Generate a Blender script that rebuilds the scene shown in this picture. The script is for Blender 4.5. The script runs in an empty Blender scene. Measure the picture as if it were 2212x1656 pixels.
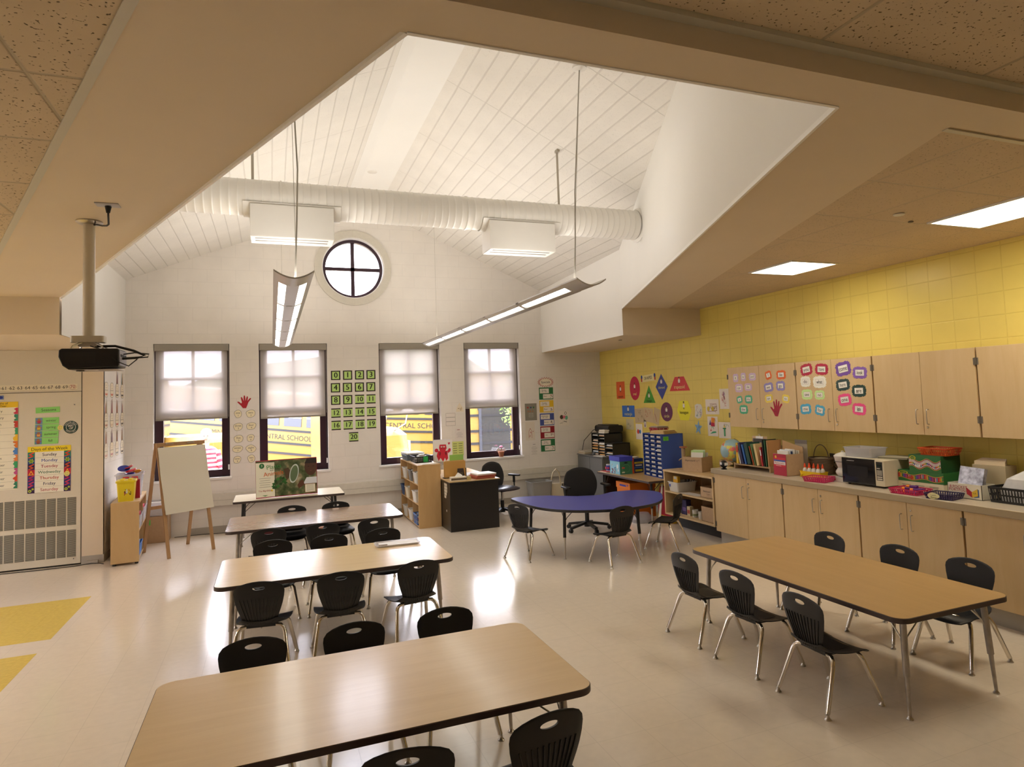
import bpy, bmesh, math, random
from mathutils import Matrix, Vector
random.seed(7)
PI = math.pi
SC = bpy.context.scene
COL = SC.collection

# ---------------- camera, world, exposure ----------------
CAMZ = 1.9158
def _cam():
    yaw, pitch, roll = (math.radians(a) for a in (22.1282, 3.5476, -2.1174))
    F = Vector((math.sin(yaw)*math.cos(pitch), math.cos(yaw)*math.cos(pitch), math.sin(pitch)))
    rt = Vector((math.cos(yaw), -math.sin(yaw), 0)); up = rt.cross(F)
    R = math.cos(roll)*rt + math.sin(roll)*up
    U = -math.sin(roll)*rt + math.cos(roll)*up
    cd = bpy.data.cameras.new('camera'); co = bpy.data.objects.new('camera', cd); COL.objects.link(co)
    cd.sensor_fit = 'HORIZONTAL'; cd.sensor_width = 36.0
    cd.lens = 1426.69/2212*36.0
    cd.shift_x = -(1164.766-1106)/2212
    cd.shift_y = -(828-767.764)/2212
    cd.clip_start = 0.02; cd.clip_end = 500
    M = Matrix((( R.x, U.x, -F.x, 0), (R.y, U.y, -F.y, 0), (R.z, U.z, -F.z, CAMZ), (0, 0, 0, 1)))
    co.matrix_world = M
    SC.camera = co
_cam()
SC.view_settings.view_transform = 'Standard'
SC.view_settings.look = 'None'
SC.view_settings.gamma = 1.0
SC.view_settings.use_curve_mapping = False
SC.view_settings.exposure = 0.58
W = bpy.data.worlds.new('overcast'); SC.world = W; W.use_nodes = True
_bg = W.node_tree.nodes['Background']; _bg.inputs[0].default_value = (0.90, 0.88, 1.0, 1); _bg.inputs[1].default_value = 12.0

# ---------------- materials ----------------
MATS = {}
def pmat(name, col, rough=0.5, metal=0.0, spec=0.5, noise=0.0, nscale=40, bump=0.0, bscale=200, coat=0.0, trans=0.0, alpha=1.0, sheen=0.0, emit=None, estr=0.0, stretch=None):
    if name in MATS: return MATS[name]
    m = bpy.data.materials.new(name); m.use_nodes = True
    nt = m.node_tree; N = nt.nodes; L = nt.links; b = N['Principled BSDF']
    b.inputs['Base Color'].default_value = (*col, 1); b.inputs['Roughness'].default_value = rough
    b.inputs['Metallic'].default_value = metal; b.inputs['Specular IOR Level'].default_value = spec
    b.inputs['Coat Weight'].default_value = coat; b.inputs['Coat Roughness'].default_value = 0.12
    b.inputs['Transmission Weight'].default_value = trans; b.inputs['Alpha'].default_value = alpha
    b.inputs['Sheen Weight'].default_value = sheen
    if emit: b.inputs['Emission Color'].default_value = (*emit, 1); b.inputs['Emission Strength'].default_value = estr
    if noise or bump:
        tc = N.new('ShaderNodeTexCoord'); mp = N.new('ShaderNodeMapping'); L.new(tc.outputs['Object'], mp.inputs[0])
        if stretch: mp.inputs['Scale'].default_value = stretch
    if noise:
        t = N.new('ShaderNodeTexNoise'); t.inputs['Scale'].default_value = nscale; t.inputs['Detail'].default_value = 4
        L.new(mp.outputs[0], t.inputs['Vector'])
        r = N.new('ShaderNodeMapRange'); r.inputs[1].default_value = 0.3; r.inputs[2].default_value = 0.7
        r.inputs[3].default_value = 1-noise; r.inputs[4].default_value = 1+noise
        L.new(t.outputs[0], r.inputs[0])
        mx = N.new('ShaderNodeVectorMath'); mx.operation = 'SCALE'; mx.inputs[0].default_value = col
        L.new(r.outputs[0], mx.inputs['Scale']); L.new(mx.outputs[0], b.inputs['Base Color'])
    if bump:
        t2 = N.new('ShaderNodeTexNoise'); t2.inputs['Scale'].default_value = bscale; t2.inputs['Detail'].default_value = 3
        L.new(mp.outputs[0], t2.inputs['Vector'])
        bp = N.new('ShaderNodeBump'); bp.inputs['Strength'].default_value = bump; bp.inputs['Distance'].default_value = 0.002
        L.new(t2.outputs[0], bp.inputs['Height']); L.new(bp.outputs[0], b.inputs['Normal'])
    MATS[name] = m
    return m
def math_node(nt, op, a, b=None, c=None):
    n = nt.nodes.new('ShaderNodeMath'); n.operation = op
    for i, v in enumerate((a, b, c)):
        if v is None: continue
        if isinstance(v, (int, float)): n.inputs[i].default_value = v
        else: nt.links.new(v, n.inputs[i])
    return n.outputs[0]
def seam(nt, coord, period, off, width, soft=0.35):
    """1 on a line every period, 0 elsewhere"""
    u = math_node(nt, 'ADD', coord, -off + period*0.5 + period*200)
    u = math_node(nt, 'MODULO', u, period)
    u = math_node(nt, 'SUBTRACT', u, period*0.5)
    u = math_node(nt, 'ABSOLUTE', u)
    r = nt.nodes.new('ShaderNodeMapRange'); r.inputs[1].default_value = width*soft; r.inputs[2].default_value = width
    r.inputs[3].default_value = 1; r.inputs[4].default_value = 0
    nt.links.new(u, r.inputs[0]); return r.outputs[0]
def grid_mat(name, col, ax_u, pu, ou, wu, ax_v, pv, ov, wv, linecol=None, lineamt=0.3, bump=0.5, dist=0.004, rough=0.5, spec=0.3, pits=0.0, pitscale=60, mottle=0.03, mscale=3, brick=False, spotcol=(0.25,0.2,0.12), sheet=0):
    m = bpy.data.materials.new(name); m.use_nodes = True; nt = m.node_tree; N = nt.nodes; L = nt.links; b = N['Principled BSDF']
    b.inputs['Roughness'].default_value = rough; b.inputs['Specular IOR Level'].default_value = spec
    tc = N.new('ShaderNodeTexCoord'); sp = N.new('ShaderNodeSeparateXYZ'); L.new(tc.outputs['Object'], sp.inputs[0])
    U = sp.outputs['XYZ'.index(ax_u)]; V = sp.outputs['XYZ'.index(ax_v)]
    if brick:
        row = math_node(nt, 'FLOOR', math_node(nt, 'DIVIDE', math_node(nt, 'ADD', V, -ov+pv*200), pv))
        odd = math_node(nt, 'MODULO', row, 2)
        U = math_node(nt, 'ADD', U, math_node(nt, 'MULTIPLY', odd, pu*0.5))
    su = seam(nt, U, pu, ou, wu); sv = seam(nt, V, pv, ov, wv)
    s = math_node(nt, 'MAXIMUM', su, sv)
    no = N.new('ShaderNodeTexNoise'); no.inputs['Scale'].default_value = mscale; no.inputs['Detail'].default_value = 5
    L.new(tc.outputs['Object'], no.inputs['Vector'])
    mr = N.new('ShaderNodeMapRange'); mr.inputs[1].default_value = .3; mr.inputs[2].default_value = .7
    mr.inputs[3].default_value = 1-mottle; mr.inputs[4].default_value = 1+mottle; L.new(no.outputs[0], mr.inputs[0])
    vs = N.new('ShaderNodeVectorMath'); vs.operation = 'SCALE'; vs.inputs[0].default_value = col; L.new(mr.outputs[0], vs.inputs['Scale'])
    mix = N.new('ShaderNodeMix'); mix.data_type = 'RGBA'
    lc = linecol or tuple(c*0.6 for c in col)
    mix.inputs[7].default_value = (*lc, 1)
    L.new(math_node(nt, 'MULTIPLY', s, lineamt), mix.inputs[0]); L.new(vs.outputs[0], mix.inputs[6])
    out = mix.outputs[2]; hgt = math_node(nt, 'MULTIPLY', s, -1.0)
    if pits:
        tn = N.new('ShaderNodeTexNoise'); tn.inputs['Scale'].default_value = pitscale; tn.inputs['Detail'].default_value = 1.5
        L.new(tc.outputs['Object'], tn.inputs['Vector'])
        pr = N.new('ShaderNodeMapRange'); pr.inputs[1].default_value = .34; pr.inputs[2].default_value = .30; pr.inputs[3].default_value = 0; pr.inputs[4].default_value = 1
        L.new(tn.outputs[0], pr.inputs[0])
        pk = math_node(nt, 'MULTIPLY', pr.outputs[0], math_node(nt, 'SUBTRACT', 1.0, s))
        m2 = N.new('ShaderNodeMix'); m2.data_type = 'RGBA'; m2.inputs[7].default_value = (*spotcol, 1)
        L.new(math_node(nt, 'MULTIPLY', pk, pits), m2.inputs[0]); L.new(out, m2.inputs[6]); out = m2.outputs[2]
        hgt = math_node(nt, 'SUBTRACT', hgt, pk)
    L.new(out, b.inputs['Base Color'])
    bp = N.new('ShaderNodeBump'); bp.inputs['Strength'].default_value = bump; bp.inputs['Distance'].default_value = dist
    L.new(hgt, bp.inputs['Height']); L.new(bp.outputs[0], b.inputs['Normal'])
    MATS[name] = m
    return m
def wood_mat(name, c1, c2, axis='X', scale=1.0, rough=0.35, coat=0.0, band=14):
    """laminate with grain running along axis"""
    m = bpy.data.materials.new(name); m.use_nodes = True; nt = m.node_tree; N = nt.nodes; L = nt.links; b = N['Principled BSDF']
    b.inputs['Roughness'].default_value = rough; b.inputs['Coat Weight'].default_value = coat; b.inputs['Coat Roughness'].default_value = .15
    tc = N.new('ShaderNodeTexCoord'); mp = N.new('ShaderNodeMapping'); L.new(tc.outputs['Object'], mp.inputs[0])
    s = [band*scale]*3; s['XYZ'.index(axis)] = 1.2*scale; mp.inputs['Scale'].default_value = s
    n1 = N.new('ShaderNodeTexNoise'); n1.inputs['Scale'].default_value = 1.0; n1.inputs['Detail'].default_value = 6; n1.inputs['Roughness'].default_value = .65; n1.inputs['Distortion'].default_value = .6
    L.new(mp.outputs[0], n1.inputs['Vector'])
    mp2 = N.new('ShaderNodeMapping'); L.new(tc.outputs['Object'], mp2.inputs[0]); s2 = [110*scale]*3; s2['XYZ'.index(axis)] = 5*scale; mp2.inputs['Scale'].default_value = s2
    n2 = N.new('ShaderNodeTexNoise'); n2.inputs['Scale'].default_value = 1.0; n2.inputs['Detail'].default_value = 2; L.new(mp2.outputs[0], n2.inputs['Vector'])
    cr = N.new('ShaderNodeMapRange'); cr.inputs[1].default_value = .3; cr.inputs[2].default_value = .72; L.new(n1.outputs[0], cr.inputs[0])
    c2r = N.new('ShaderNodeMapRange'); c2r.inputs[1].default_value = .62; c2r.inputs[2].default_value = .75; c2r.inputs[3].default_value = 0; c2r.inputs[4].default_value = .5; L.new(n2.outputs[0], c2r.inputs[0])
    f = math_node(nt, 'MAXIMUM', math_node(nt, 'MULTIPLY', cr.outputs[0], .8), c2r.outputs[0])
    mx = N.new('ShaderNodeMix'); mx.data_type = 'RGBA'; mx.inputs[6].default_value = (*c1, 1); mx.inputs[7].default_value = (*c2, 1)
    L.new(f, mx.inputs[0]); L.new(mx.outputs[2], b.inputs['Base Color'])
    MATS[name] = m
    return m
def emat(name, col, strength):
    m = bpy.data.materials.new(name); m.use_nodes = True; nt = m.node_tree; nt.nodes.clear()
    e = nt.nodes.new('ShaderNodeEmission'); e.inputs[0].default_value = (*col, 1); e.inputs[1].default_value = strength
    o = nt.nodes.new('ShaderNodeOutputMaterial'); nt.links.new(e.outputs[0], o.inputs[0]); MATS[name] = m; return m

# ---------------- mesh builder ----------------
class MB:
    """collects shapes with their materials and links them as ONE mesh object"""
    def __init__(s): s.v = []; s.f = []; s.m = []; s.mats = []; s.T = Matrix.Identity(4)
    def mi(s, mat):
        if isinstance(mat, str): mat = MATS[mat]
        if mat not in s.mats: s.mats.append(mat)
        return s.mats.index(mat)
    def add(s, vs, fs, mat):
        k = len(s.v); i = s.mi(mat)
        s.v += [tuple(s.T @ Vector(p)) for p in vs]
        for f in fs: s.f.append([a+k for a in f]); s.m.append(i)
        return s
    def box(s, x0, x1, y0, y1, z0, z1, mat):
        vs = [(x, y, z) for z in (z0, z1) for y in (y0, y1) for x in (x0, x1)]
        return s.add(vs, [(0,2,3,1), (4,5,7,6), (0,1,5,4), (2,6,7,3), (0,4,6,2), (1,3,7,5)], mat)
    def rbox(s, x0, x1, y0, y1, z0, z1, mat, r=0.01, seg=3, axis='Z'):
        """box with the edges along axis rounded"""
        if axis == 'Z': pts = rrect(x0, x1, y0, y1, r, seg); return s.prism([(a, b) for a, b in pts], z0, z1, mat, 'Z')
        if axis == 'Y': pts = rrect(x0, x1, z0, z1, r, seg); return s.prism(pts, y0, y1, mat, 'Y')
        pts = rrect(y0, y1, z0, z1, r, seg); return s.prism(pts, x0, x1, mat, 'X')
    def prism(s, pts, a0, a1, mat, axis='Z', side=None):
        n = len(pts)
        def P(p, a):
            return (p[0], p[1], a) if axis == 'Z' else (p[0], a, p[1]) if axis == 'Y' else (a, p[0], p[1])
        vs = [P(p, a0) for p in pts] + [P(p, a1) for p in pts]
        s.add(vs, [tuple(range(n))[::-1], tuple(range(n, 2*n))], mat)
        k = len(s.v)-2*n; i = s.mi(side or mat)
        for j in range(n): s.f.append([k+j, k+(j+1) % n, k+n+(j+1) % n, k+n+j]); s.m.append(i)
        return s
    def taper(s, p0, p1, z0, z1, mat, cap=(True, True)):
        """loft between two equal-length outlines"""
        n = len(p0); vs = [(a, b, z0) for a, b in p0] + [(a, b, z1) for a, b in p1]
        fs = [(j, (j+1) % n, n+(j+1) % n, n+j) for j in range(n)]
        if cap[0]: fs.append(tuple(range(n))[::-1])
        if cap[1]: fs.append(tuple(range(n, 2*n)))
        return s.add(vs, fs, mat)
    def cyl(s, p, q, r, mat, r2=None, n=14, cap=True):
        p = Vector(p); q = Vector(q); d = (q-p).normalized(); r2 = r if r2 is None else r2
        u = d.orthogonal().normalized(); w = d.cross(u)
        vs = [p+(u*math.cos(2*PI*k/n)+w*math.sin(2*PI*k/n))*r for k in range(n)] + [q+(u*math.cos(2*PI*k/n)+w*math.sin(2*PI*k/n))*r2 for k in range(n)]
        fs = [(k, (k+1) % n, n+(k+1) % n, n+k) for k in range(n)]
        if cap: fs += [tuple(range(n))[::-1], tuple(range(n, 2*n))]
        return s.add(vs, fs, mat)
    def tube(s, pts, r, mat, n=10, closed=False, radii=None, cap=True):
        pts = [Vector(p) for p in pts]; N = len(pts); rings = []; u = None
        for i, p in enumerate(pts):
            a = pts[(i-1) % N] if (i or closed) else p; b = pts[(i+1) % N] if (i < N-1 or closed) else p
            d = (b-a).normalized()
            if u is None: u = d.orthogonal().normalized()
            u = (u - d*u.dot(d))
            u = u.normalized() if u.length > 1e-6 else d.orthogonal().normalized()
            w = d.cross(u); rr = radii[i] if radii else r
            rings.append([p+(u*math.cos(2*PI*k/n)+w*math.sin(2*PI*k/n))*rr for k in range(n)])
        vs = [v for R in rings for v in R]; fs = []
        for i in range(N if closed else N-1):
            a = i*n; b = ((i+1) % N)*n
            for k in range(n): fs.append((a+k, a+(k+1) % n, b+(k+1) % n, b+k))
        if cap and not closed: fs += [tuple(range(n))[::-1], tuple(range((N-1)*n, N*n))]
        return s.add(vs, fs, mat)
    def lathe(s, prof, mat, n=24, c=(0, 0, 0), axis='Z'):
        vs = []; fs = []; c = Vector(c)
        for (r, z) in prof:
            for k in range(n):
                a = 2*PI*k/n; x, y = r*math.cos(a), r*math.sin(a)
                vs.append(c + (Vector((x, y, z)) if axis == 'Z' else Vector((x, z, y)) if axis == 'Y' else Vector((z, x, y))))
        for i in range(len(prof)-1):
            for k in range(n): fs.append((i*n+k, i*n+(k+1) % n, (i+1)*n+(k+1) % n, (i+1)*n+k))
        if prof[0][0] > 1e-4: fs.append(tuple(range(n))[::-1])
        if prof[-1][0] > 1e-4: fs.append(tuple(range((len(prof)-1)*n, len(prof)*n)))
        return s.add(vs, fs, mat)
    def quad(s, a, b, c, d, mat): return s.add([a, b, c, d], [(0, 1, 2, 3)], mat)
    def text(s, txt, size, mat, M=None, align='CENTER', xs=1.0, bold=0.0):
        """flat lettering, lying in local XY, centred, on matrix M"""
        vs, fs = textmesh(txt, align)
        M = M or Matrix.Identity(4)
        vs = [M @ Vector((x*size*xs, y*size, 0)) for x, y in vs]
        return s.add(vs, fs, mat)
    def build(s, name, parent=None, smooth=40, bevel=0.0, loc=None):
        me = bpy.data.meshes.new(name); me.from_pydata(s.v, [], s.f)
        for m in s.mats: me.materials.append(m)
        me.polygons.foreach_set('material_index', s.m)
        bm = bmesh.new(); bm.from_mesh(me)
        bmesh.ops.recalc_face_normals(bm, faces=bm.faces) if not getattr(s, 'keepn', False) else None
        bm.to_mesh(me); bm.free()
        me.polygons.foreach_set('use_smooth', [True]*len(me.polygons))
        me.set_sharp_from_angle(angle=math.radians(smooth)); me.update()
        o = bpy.data.objects.new(name, me); COL.objects.link(o)
        if parent is not None: o.parent = parent
        if loc: o.location = loc
        if bevel:
            b = o.modifiers.new('bevel', 'BEVEL'); b.width = bevel; b.segments = 2; b.limit_method = 'ANGLE'; b.angle_limit = math.radians(50)
        return o
_TX = {}
def textmesh(txt, align='CENTER'):
    k = (txt, align)
    if k in _TX: return _TX[k]
    cu = bpy.data.curves.new('t', 'FONT'); cu.body = txt; cu.size = 1.0; cu.align_x = align; cu.align_y = 'CENTER'; cu.resolution_u = 3
    ob = bpy.data.objects.new('t', cu); COL.objects.link(ob)
    dg = bpy.context.evaluated_depsgraph_get(); me = bpy.data.meshes.new_from_object(ob.evaluated_get(dg))
    vs = [(v.co.x, v.co.y) for v in me.vertices]; fs = [tuple(p.vertices) for p in me.polygons]
    bpy.data.objects.remove(ob); bpy.data.curves.remove(cu); bpy.data.meshes.remove(me)
    _TX[k] = (vs, fs); return _TX[k]
def rrect(x0, x1, y0, y1, r, seg=4):
    pts = []
    for cx, cy, a in ((x1-r, y0+r, -90), (x1-r, y1-r, 0), (x0+r, y1-r, 90), (x0+r, y0+r, 180)):
        for k in range(seg+1):
            t = math.radians(a+90*k/seg); pts.append((cx+r*math.cos(t), cy+r*math.sin(t)))
    return pts
def ell(cx, cy, rx, ry, n=24): return [(cx+rx*math.cos(2*PI*k/n), cy+ry*math.sin(2*PI*k/n)) for k in range(n)]
def holed(name, outer, holes, mat, conv, thick, parent=None):
    """flat plate with holes; conv maps (u, v, depth) to a point"""
    bm = bmesh.new(); es = []
    for lp in [outer]+holes:
        vs = [bm.verts.new(conv(u, v, 0)) for u, v in lp]
        es += [bm.edges.new((vs[i], vs[(i+1) % len(vs)])) for i in range(len(vs))]
    bmesh.ops.triangle_fill(bm, use_beauty=True, use_dissolve=False, edges=es)
    r = bmesh.ops.extrude_face_region(bm, geom=bm.faces[:])
    d = Vector(conv(0, 0, thick))-Vector(conv(0, 0, 0))
    bmesh.ops.translate(bm, vec=d, verts=[e for e in r['geom'] if isinstance(e, bmesh.types.BMVert)])
    bmesh.ops.recalc_face_normals(bm, faces=bm.faces)
    me = bpy.data.meshes.new(name); bm.to_mesh(me); bm.free(); me.materials.append(MATS[mat] if isinstance(mat, str) else mat)
    o = bpy.data.objects.new(name, me); COL.objects.link(o)
    if parent: o.parent = parent
    return o
def struct(o, label=None):
    o['kind'] = 'structure'
    if label: o['label'] = label
    return o
def tag(o, label, cat, group=None, kind=None):
    o['label'] = label; o['category'] = cat
    if group: o['group'] = group
    if kind: o['kind'] = kind
    return o
def empty(name, label, cat, loc=(0, 0, 0), rz=0.0, group=None, rot=None):
    o = bpy.data.objects.new(name, None); COL.objects.link(o); o.location = loc; o.rotation_euler = rot or (0, 0, rz); o.empty_display_size = .1
    return tag(o, label, cat, group)
def copy_tree(o, parent=None):
    c = o.copy(); COL.objects.link(c)
    if parent is not None: c.parent = parent
    for ch in [x for x in COL.objects if x.parent == o]: copy_tree(ch, c)
    return c
def dup(o, loc, rz, label, group=None):
    c = copy_tree(o); c.location = loc; c.rotation_euler = (0, 0, rz); c['label'] = label
    if group: c['group'] = group
    return c
# ---------------- materials of the room ----------------
CREAM = (0.80, 0.75, 0.65)
pmat('gyp_shaded', (0.74, 0.62, 0.46), rough=.65, noise=.015, nscale=2)  # shaded copy of the gypsum paint: shade and yellow bounce put into its colour
pmat('gyp_lit', (0.86, 0.84, 0.79), rough=.6, noise=.01, nscale=2)  # lit copy of the same paint, kept pale for the bright raised volume
pmat('ductpaint', (0.83, 0.80, 0.74), rough=.35, noise=.02, nscale=3)
grid_mat('block_back', (0.83, 0.785, 0.725), 'X', .41, .1, .006, 'Z', .2046, .02, .006, lineamt=.14, bump=.3, dist=.002, brick=True, rough=.45)
grid_mat('block_side', (0.83, 0.785, 0.725), 'Y', .41, .1, .006, 'Z', .2046, .02, .006, lineamt=.14, bump=.3, dist=.002, brick=True, rough=.45)
grid_mat('block_yellow', (0.83, 0.66, 0.16), 'Y', .2347, 5.315+.117, .007, 'Z', .2046, 2.69-.0, .007, lineamt=.22, bump=.4, dist=.0025, rough=.32, linecol=(.50,.34,.04))
grid_mat('floor_tile', (0.82, 0.71, 0.575), 'X', .305, .12, .0022, 'Y', .305, .05, .0022, lineamt=.25, bump=.12, dist=.001, rough=.20, spec=.5, mottle=.025, mscale=18, linecol=(.40,.34,.26))
grid_mat('floor_yellow', (0.72, 0.52, 0.10), 'X', .305, .12, .0022, 'Y', .305, .05, .0022, lineamt=.3, bump=.1, dist=.001, rough=.22, mottle=.07, mscale=30)
TILEC = (0.66, 0.53, 0.365)
grid_mat('tile_right', TILEC, 'X', .634, 4.023, .011, 'Y', .69, 3.54, .011, lineamt=.5, bump=.7, dist=.006, rough=.85, pits=.55, pitscale=75, linecol=(.55,.5,.4))
grid_mat('tile_left', TILEC, 'X', .634, -.80, .011, 'Y', .69, 2.79, .011, lineamt=.6, bump=.9, dist=.006, rough=.85, pits=1.0, pitscale=75, linecol=(.42,.37,.27), spotcol=(.14,.10,.05))
grid_mat('tile_near', TILEC, 'X', .91, 1.95, .011, 'Y', .91, .1, .011, lineamt=.6, bump=.9, dist=.006, rough=.85, pits=1.0, pitscale=75, linecol=(.42,.37,.27), spotcol=(.14,.10,.05))
grid_mat('tile_slope', (0.80, 0.765, 0.70), 'X', .1505, 1.856, .009, 'Y', 1.43, 6.56, .006, lineamt=.42, bump=.6, dist=.008, rough=.8, pits=.25, pitscale=90, linecol=(.55,.51,.45), spotcol=(.55,.5,.45))
grid_mat('tile_slope_l', (0.80, 0.765, 0.70), 'X', .1505, -.567, .009, 'Y', 1.44, 6.34, .006, lineamt=.42, bump=.6, dist=.008, rough=.8, pits=.25, pitscale=90, linecol=(.55,.51,.45), spotcol=(.55,.5,.45))
pmat('grid_trim', (0.62, 0.58, 0.48), rough=.4)
pmat('baseb', (0.42, 0.38, 0.32), rough=.45)
pmat('frame', (0.035, 0.012, 0.022), rough=.3, spec=.5)
pmat('surround', (0.66, 0.62, 0.53), rough=.6, noise=.03, nscale=20)
pmat('shadebox', (0.34, 0.31, 0.26), rough=.5)
pmat('unitpaint', (0.70, 0.63, 0.50), rough=.4, noise=.01)
pmat('dark', (0.02, 0.018, 0.015), rough=.6)
pmat('white', (0.85, 0.83, 0.80), rough=.5)
YB = 11.512; XR = 5.957; XL = -2.036; ZS = 3.133; ZB = 2.742
def qd(name, pts, mat, parent=None):
    b = MB(); b.keepn = True; b.add(pts, [tuple(range(len(pts)))], mat); return b.build(name, parent)
# floor
b = MB(); b.box(-7, XR+.2, -4, YB+.25, -.1, 0, 'floor_tile'); fl = struct(b.build('floor'))
b = MB(); b.box(-5.5, -1.776, 6.965, 8.346, 0, .0012, 'floor_yellow'); struct(b.build('trim_1'), 'yellow floor inlay beside the vented panel')
b = MB(); b.box(-5.5, -1.776, 4.2, 6.608, 0, .0012, 'floor_yellow'); struct(b.build('trim_2'), 'nearer yellow floor inlay')
# back wall with window openings and the round opening
WIN = [(-1.667, -.616), (-.186, .862), (1.71, 2.77), (3.215, 4.27)]; ZH = 2.932; ZI = .852
RC = (1.318, 4.222)
outer = [(-2.4, 0), (XR+.2, 0), (XR+.2, 3.6), (4.742, 3.96), (1.74, 5.5), (1.1, 5.5), (-2.036, 3.95), (-2.4, 3.7)]
holes = [[(a, ZI), (c, ZI), (c, ZH), (a, ZH)] for a, c in WIN] + [ell(RC[0], RC[1], .52, .53, 48)]
struct(holed('wall_back', outer, holes, 'block_back', lambda u, v, d: (u, YB+d, v), .26))
# yellow wall
b = MB(); b.box(XR, XR+.2, -4, YB, 0, 3.6, 'block_yellow'); struct(b.build('wall_right'))
# left wall beside the windows (drawings wall), unit wall, and closing walls
b = MB(); b.box(XL-.05, XL, 10.15, YB, 0, 3.3, 'block_side'); b.box(-2.27, XL, 10.149, 10.2, 0, ZB+.1, 'gyp_shaded'); struct(b.build('wall_left'))
b = MB(); b.box(-7, -2.27, 10.20, 10.3, 0, 3.4, 'gyp_shaded'); struct(b.build('wall_far_left'))
b = MB(); b.box(-7.2, -7, -4, 10.3, 0, 3.4, 'gyp_lit'); struct(b.build('wall_side'))
b = MB(); b.box(-7.2, XR+.2, -4.2, -4, 0, 3.4, 'gyp_lit'); struct(b.build('wall_near'))
# low ceilings
OLx = lambda y: -.352-.394*(y-2.182)          # outer edge of left soffit
ORx = lambda y: 3.037+.3898*(y-2.131)         # outer edge of right soffit
OPL = lambda y: .4233-.4003*(y-2.09)          # opening edges
OPR = lambda y: 2.289+.3839*(y-2.09)
Yn = 2.09; Yf = 8.2
b = MB()
T = .06
b.prism([(OPR(Yn), Yn), (ORx(Yn), Yn), (ORx(Yf), Yf), (OPR(Yf), Yf)], ZS, ZS+T, 'gyp_shaded')
b.prism([(OLx(Yn), Yn), (OPL(Yn), Yn), (OPL(Yf), Yf), (OLx(Yf)-3.2, Yf), (OLx(6.7)-2.5, 6.7), (OLx(6.2), 6.2)], ZS, ZS+T, 'gyp_shaded')
b.box(-7, XR, 1.874, Yn, ZS-.012, ZS+.10, 'gyp_shaded')
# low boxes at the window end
b.prism([(4.635, Yf), (XR, Yf), (XR, YB), (4.742, YB)], ZB, ZS+T, 'gyp_shaded')
b.box(-7, -2.04, Yf, YB, ZB, ZS+T, 'gyp_shaded')
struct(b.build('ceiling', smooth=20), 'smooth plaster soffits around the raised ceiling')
b = MB(); b.keepn = False
b.prism([(ORx(Yn), Yn), (XR, Yn), (XR, Yf), (ORx(Yf), Yf)], ZS+.004, ZS+.05, 'tile_right'); struct(b.build('ceiling_right'))
b = MB(); b.prism([(-7, Yn), (OLx(Yn), Yn), (OLx(6.2), 6.2), (OLx(6.7)-2.5, 6.7), (-7, 6.7)], ZS+.004, ZS+.05, 'tile_left'); struct(b.build('ceiling_left'))
b = MB(); b.box(-7, XR, -4, 1.874, 3.225, 3.28, 'tile_near'); struct(b.build('ceiling_near'))
b = MB()
b.box(-7, XR, 1.83, 1.874, 3.205, 3.225, 'grid_trim')
def strip(x0, y0, x1, y1, w, z, mat, h=.006):
    d = Vector((x1-x0, y1-y0, 0)).normalized(); n = Vector((-d.y, d.x, 0))*w
    b.prism([(x0, y0), (x1, y1), (x1+n.x, y1+n.y), (x0+n.x, y0+n.y)], z, z+h, mat)
strip(OLx(Yn), Yn, OLx(6.2), 6.2, .035, ZS-.004, 'grid_trim')
strip(ORx(2.13), 2.13, XR, 2.13, .03, ZS-.004, 'grid_trim')
struct(b.build('trim_3'), 'metal edge angle of the tiled ceilings')
# raised ceiling
def ztopR(x): return 3.918+.447*(4.742-x)
def ztopL(x): return 3.905+.41*(x+2.036)
b = MB()
xr0 = 1.736; xl0 = 1.15
def slope_poly(side):
    if side > 0:
        pts = [(xr0, Yn-.3), (OPR(Yn)+.1, Yn-.3), (4.742+.02, Yf+.1), (4.742+.02, YB+.1), (xr0, YB+.1)]
        return [(x, y, ztopR(x)) for x, y in pts]
    pts = [(xl0, Yn-.3), (xl0, YB+.1), (-2.06, YB+.1), (-2.06, Yf), (OPL(Yn)-.1, Yn-.3)]
    return [(x, y, ztopL(x)) for x, y in pts]
qd('ceiling_slope_right', slope_poly(1), 'tile_slope')
qd('ceiling_slope_left', slope_poly(-1), 'tile_slope_l')
for n in ('ceiling_slope_right', 'ceiling_slope_left'): struct(bpy.data.objects[n])
b = MB()
zr = ztopR(xr0); zl = ztopL(xl0)
b.prism([(xl0, zl-.004), (1.29, zr), (xr0, zr), (xr0+.02, zr-.006), (xr0+.02, zr+.05), (xl0, zr+.05)], Yn-.3, YB+.05, 'gyp_lit', 'Y')
struct(b.build('ceiling_ridge', smooth=20))
# walls of the raised volume
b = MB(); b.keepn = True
def vwall(pts, mat='gyp_lit'):
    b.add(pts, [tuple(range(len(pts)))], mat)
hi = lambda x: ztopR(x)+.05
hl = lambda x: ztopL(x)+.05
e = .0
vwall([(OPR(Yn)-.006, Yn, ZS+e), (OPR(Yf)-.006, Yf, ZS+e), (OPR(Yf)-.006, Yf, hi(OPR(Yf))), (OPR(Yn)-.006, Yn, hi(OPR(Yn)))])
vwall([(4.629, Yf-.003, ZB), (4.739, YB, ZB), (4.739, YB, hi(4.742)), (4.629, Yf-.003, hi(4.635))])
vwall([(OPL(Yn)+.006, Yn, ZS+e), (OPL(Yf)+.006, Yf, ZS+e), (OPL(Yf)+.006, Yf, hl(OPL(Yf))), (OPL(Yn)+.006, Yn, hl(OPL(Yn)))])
vwall([(-2.020, Yf, ZB), (-2.033, YB, ZB), (-2.033, YB, hl(-2.036)), (-2.020, Yf, hl(-2.023))])
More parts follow.
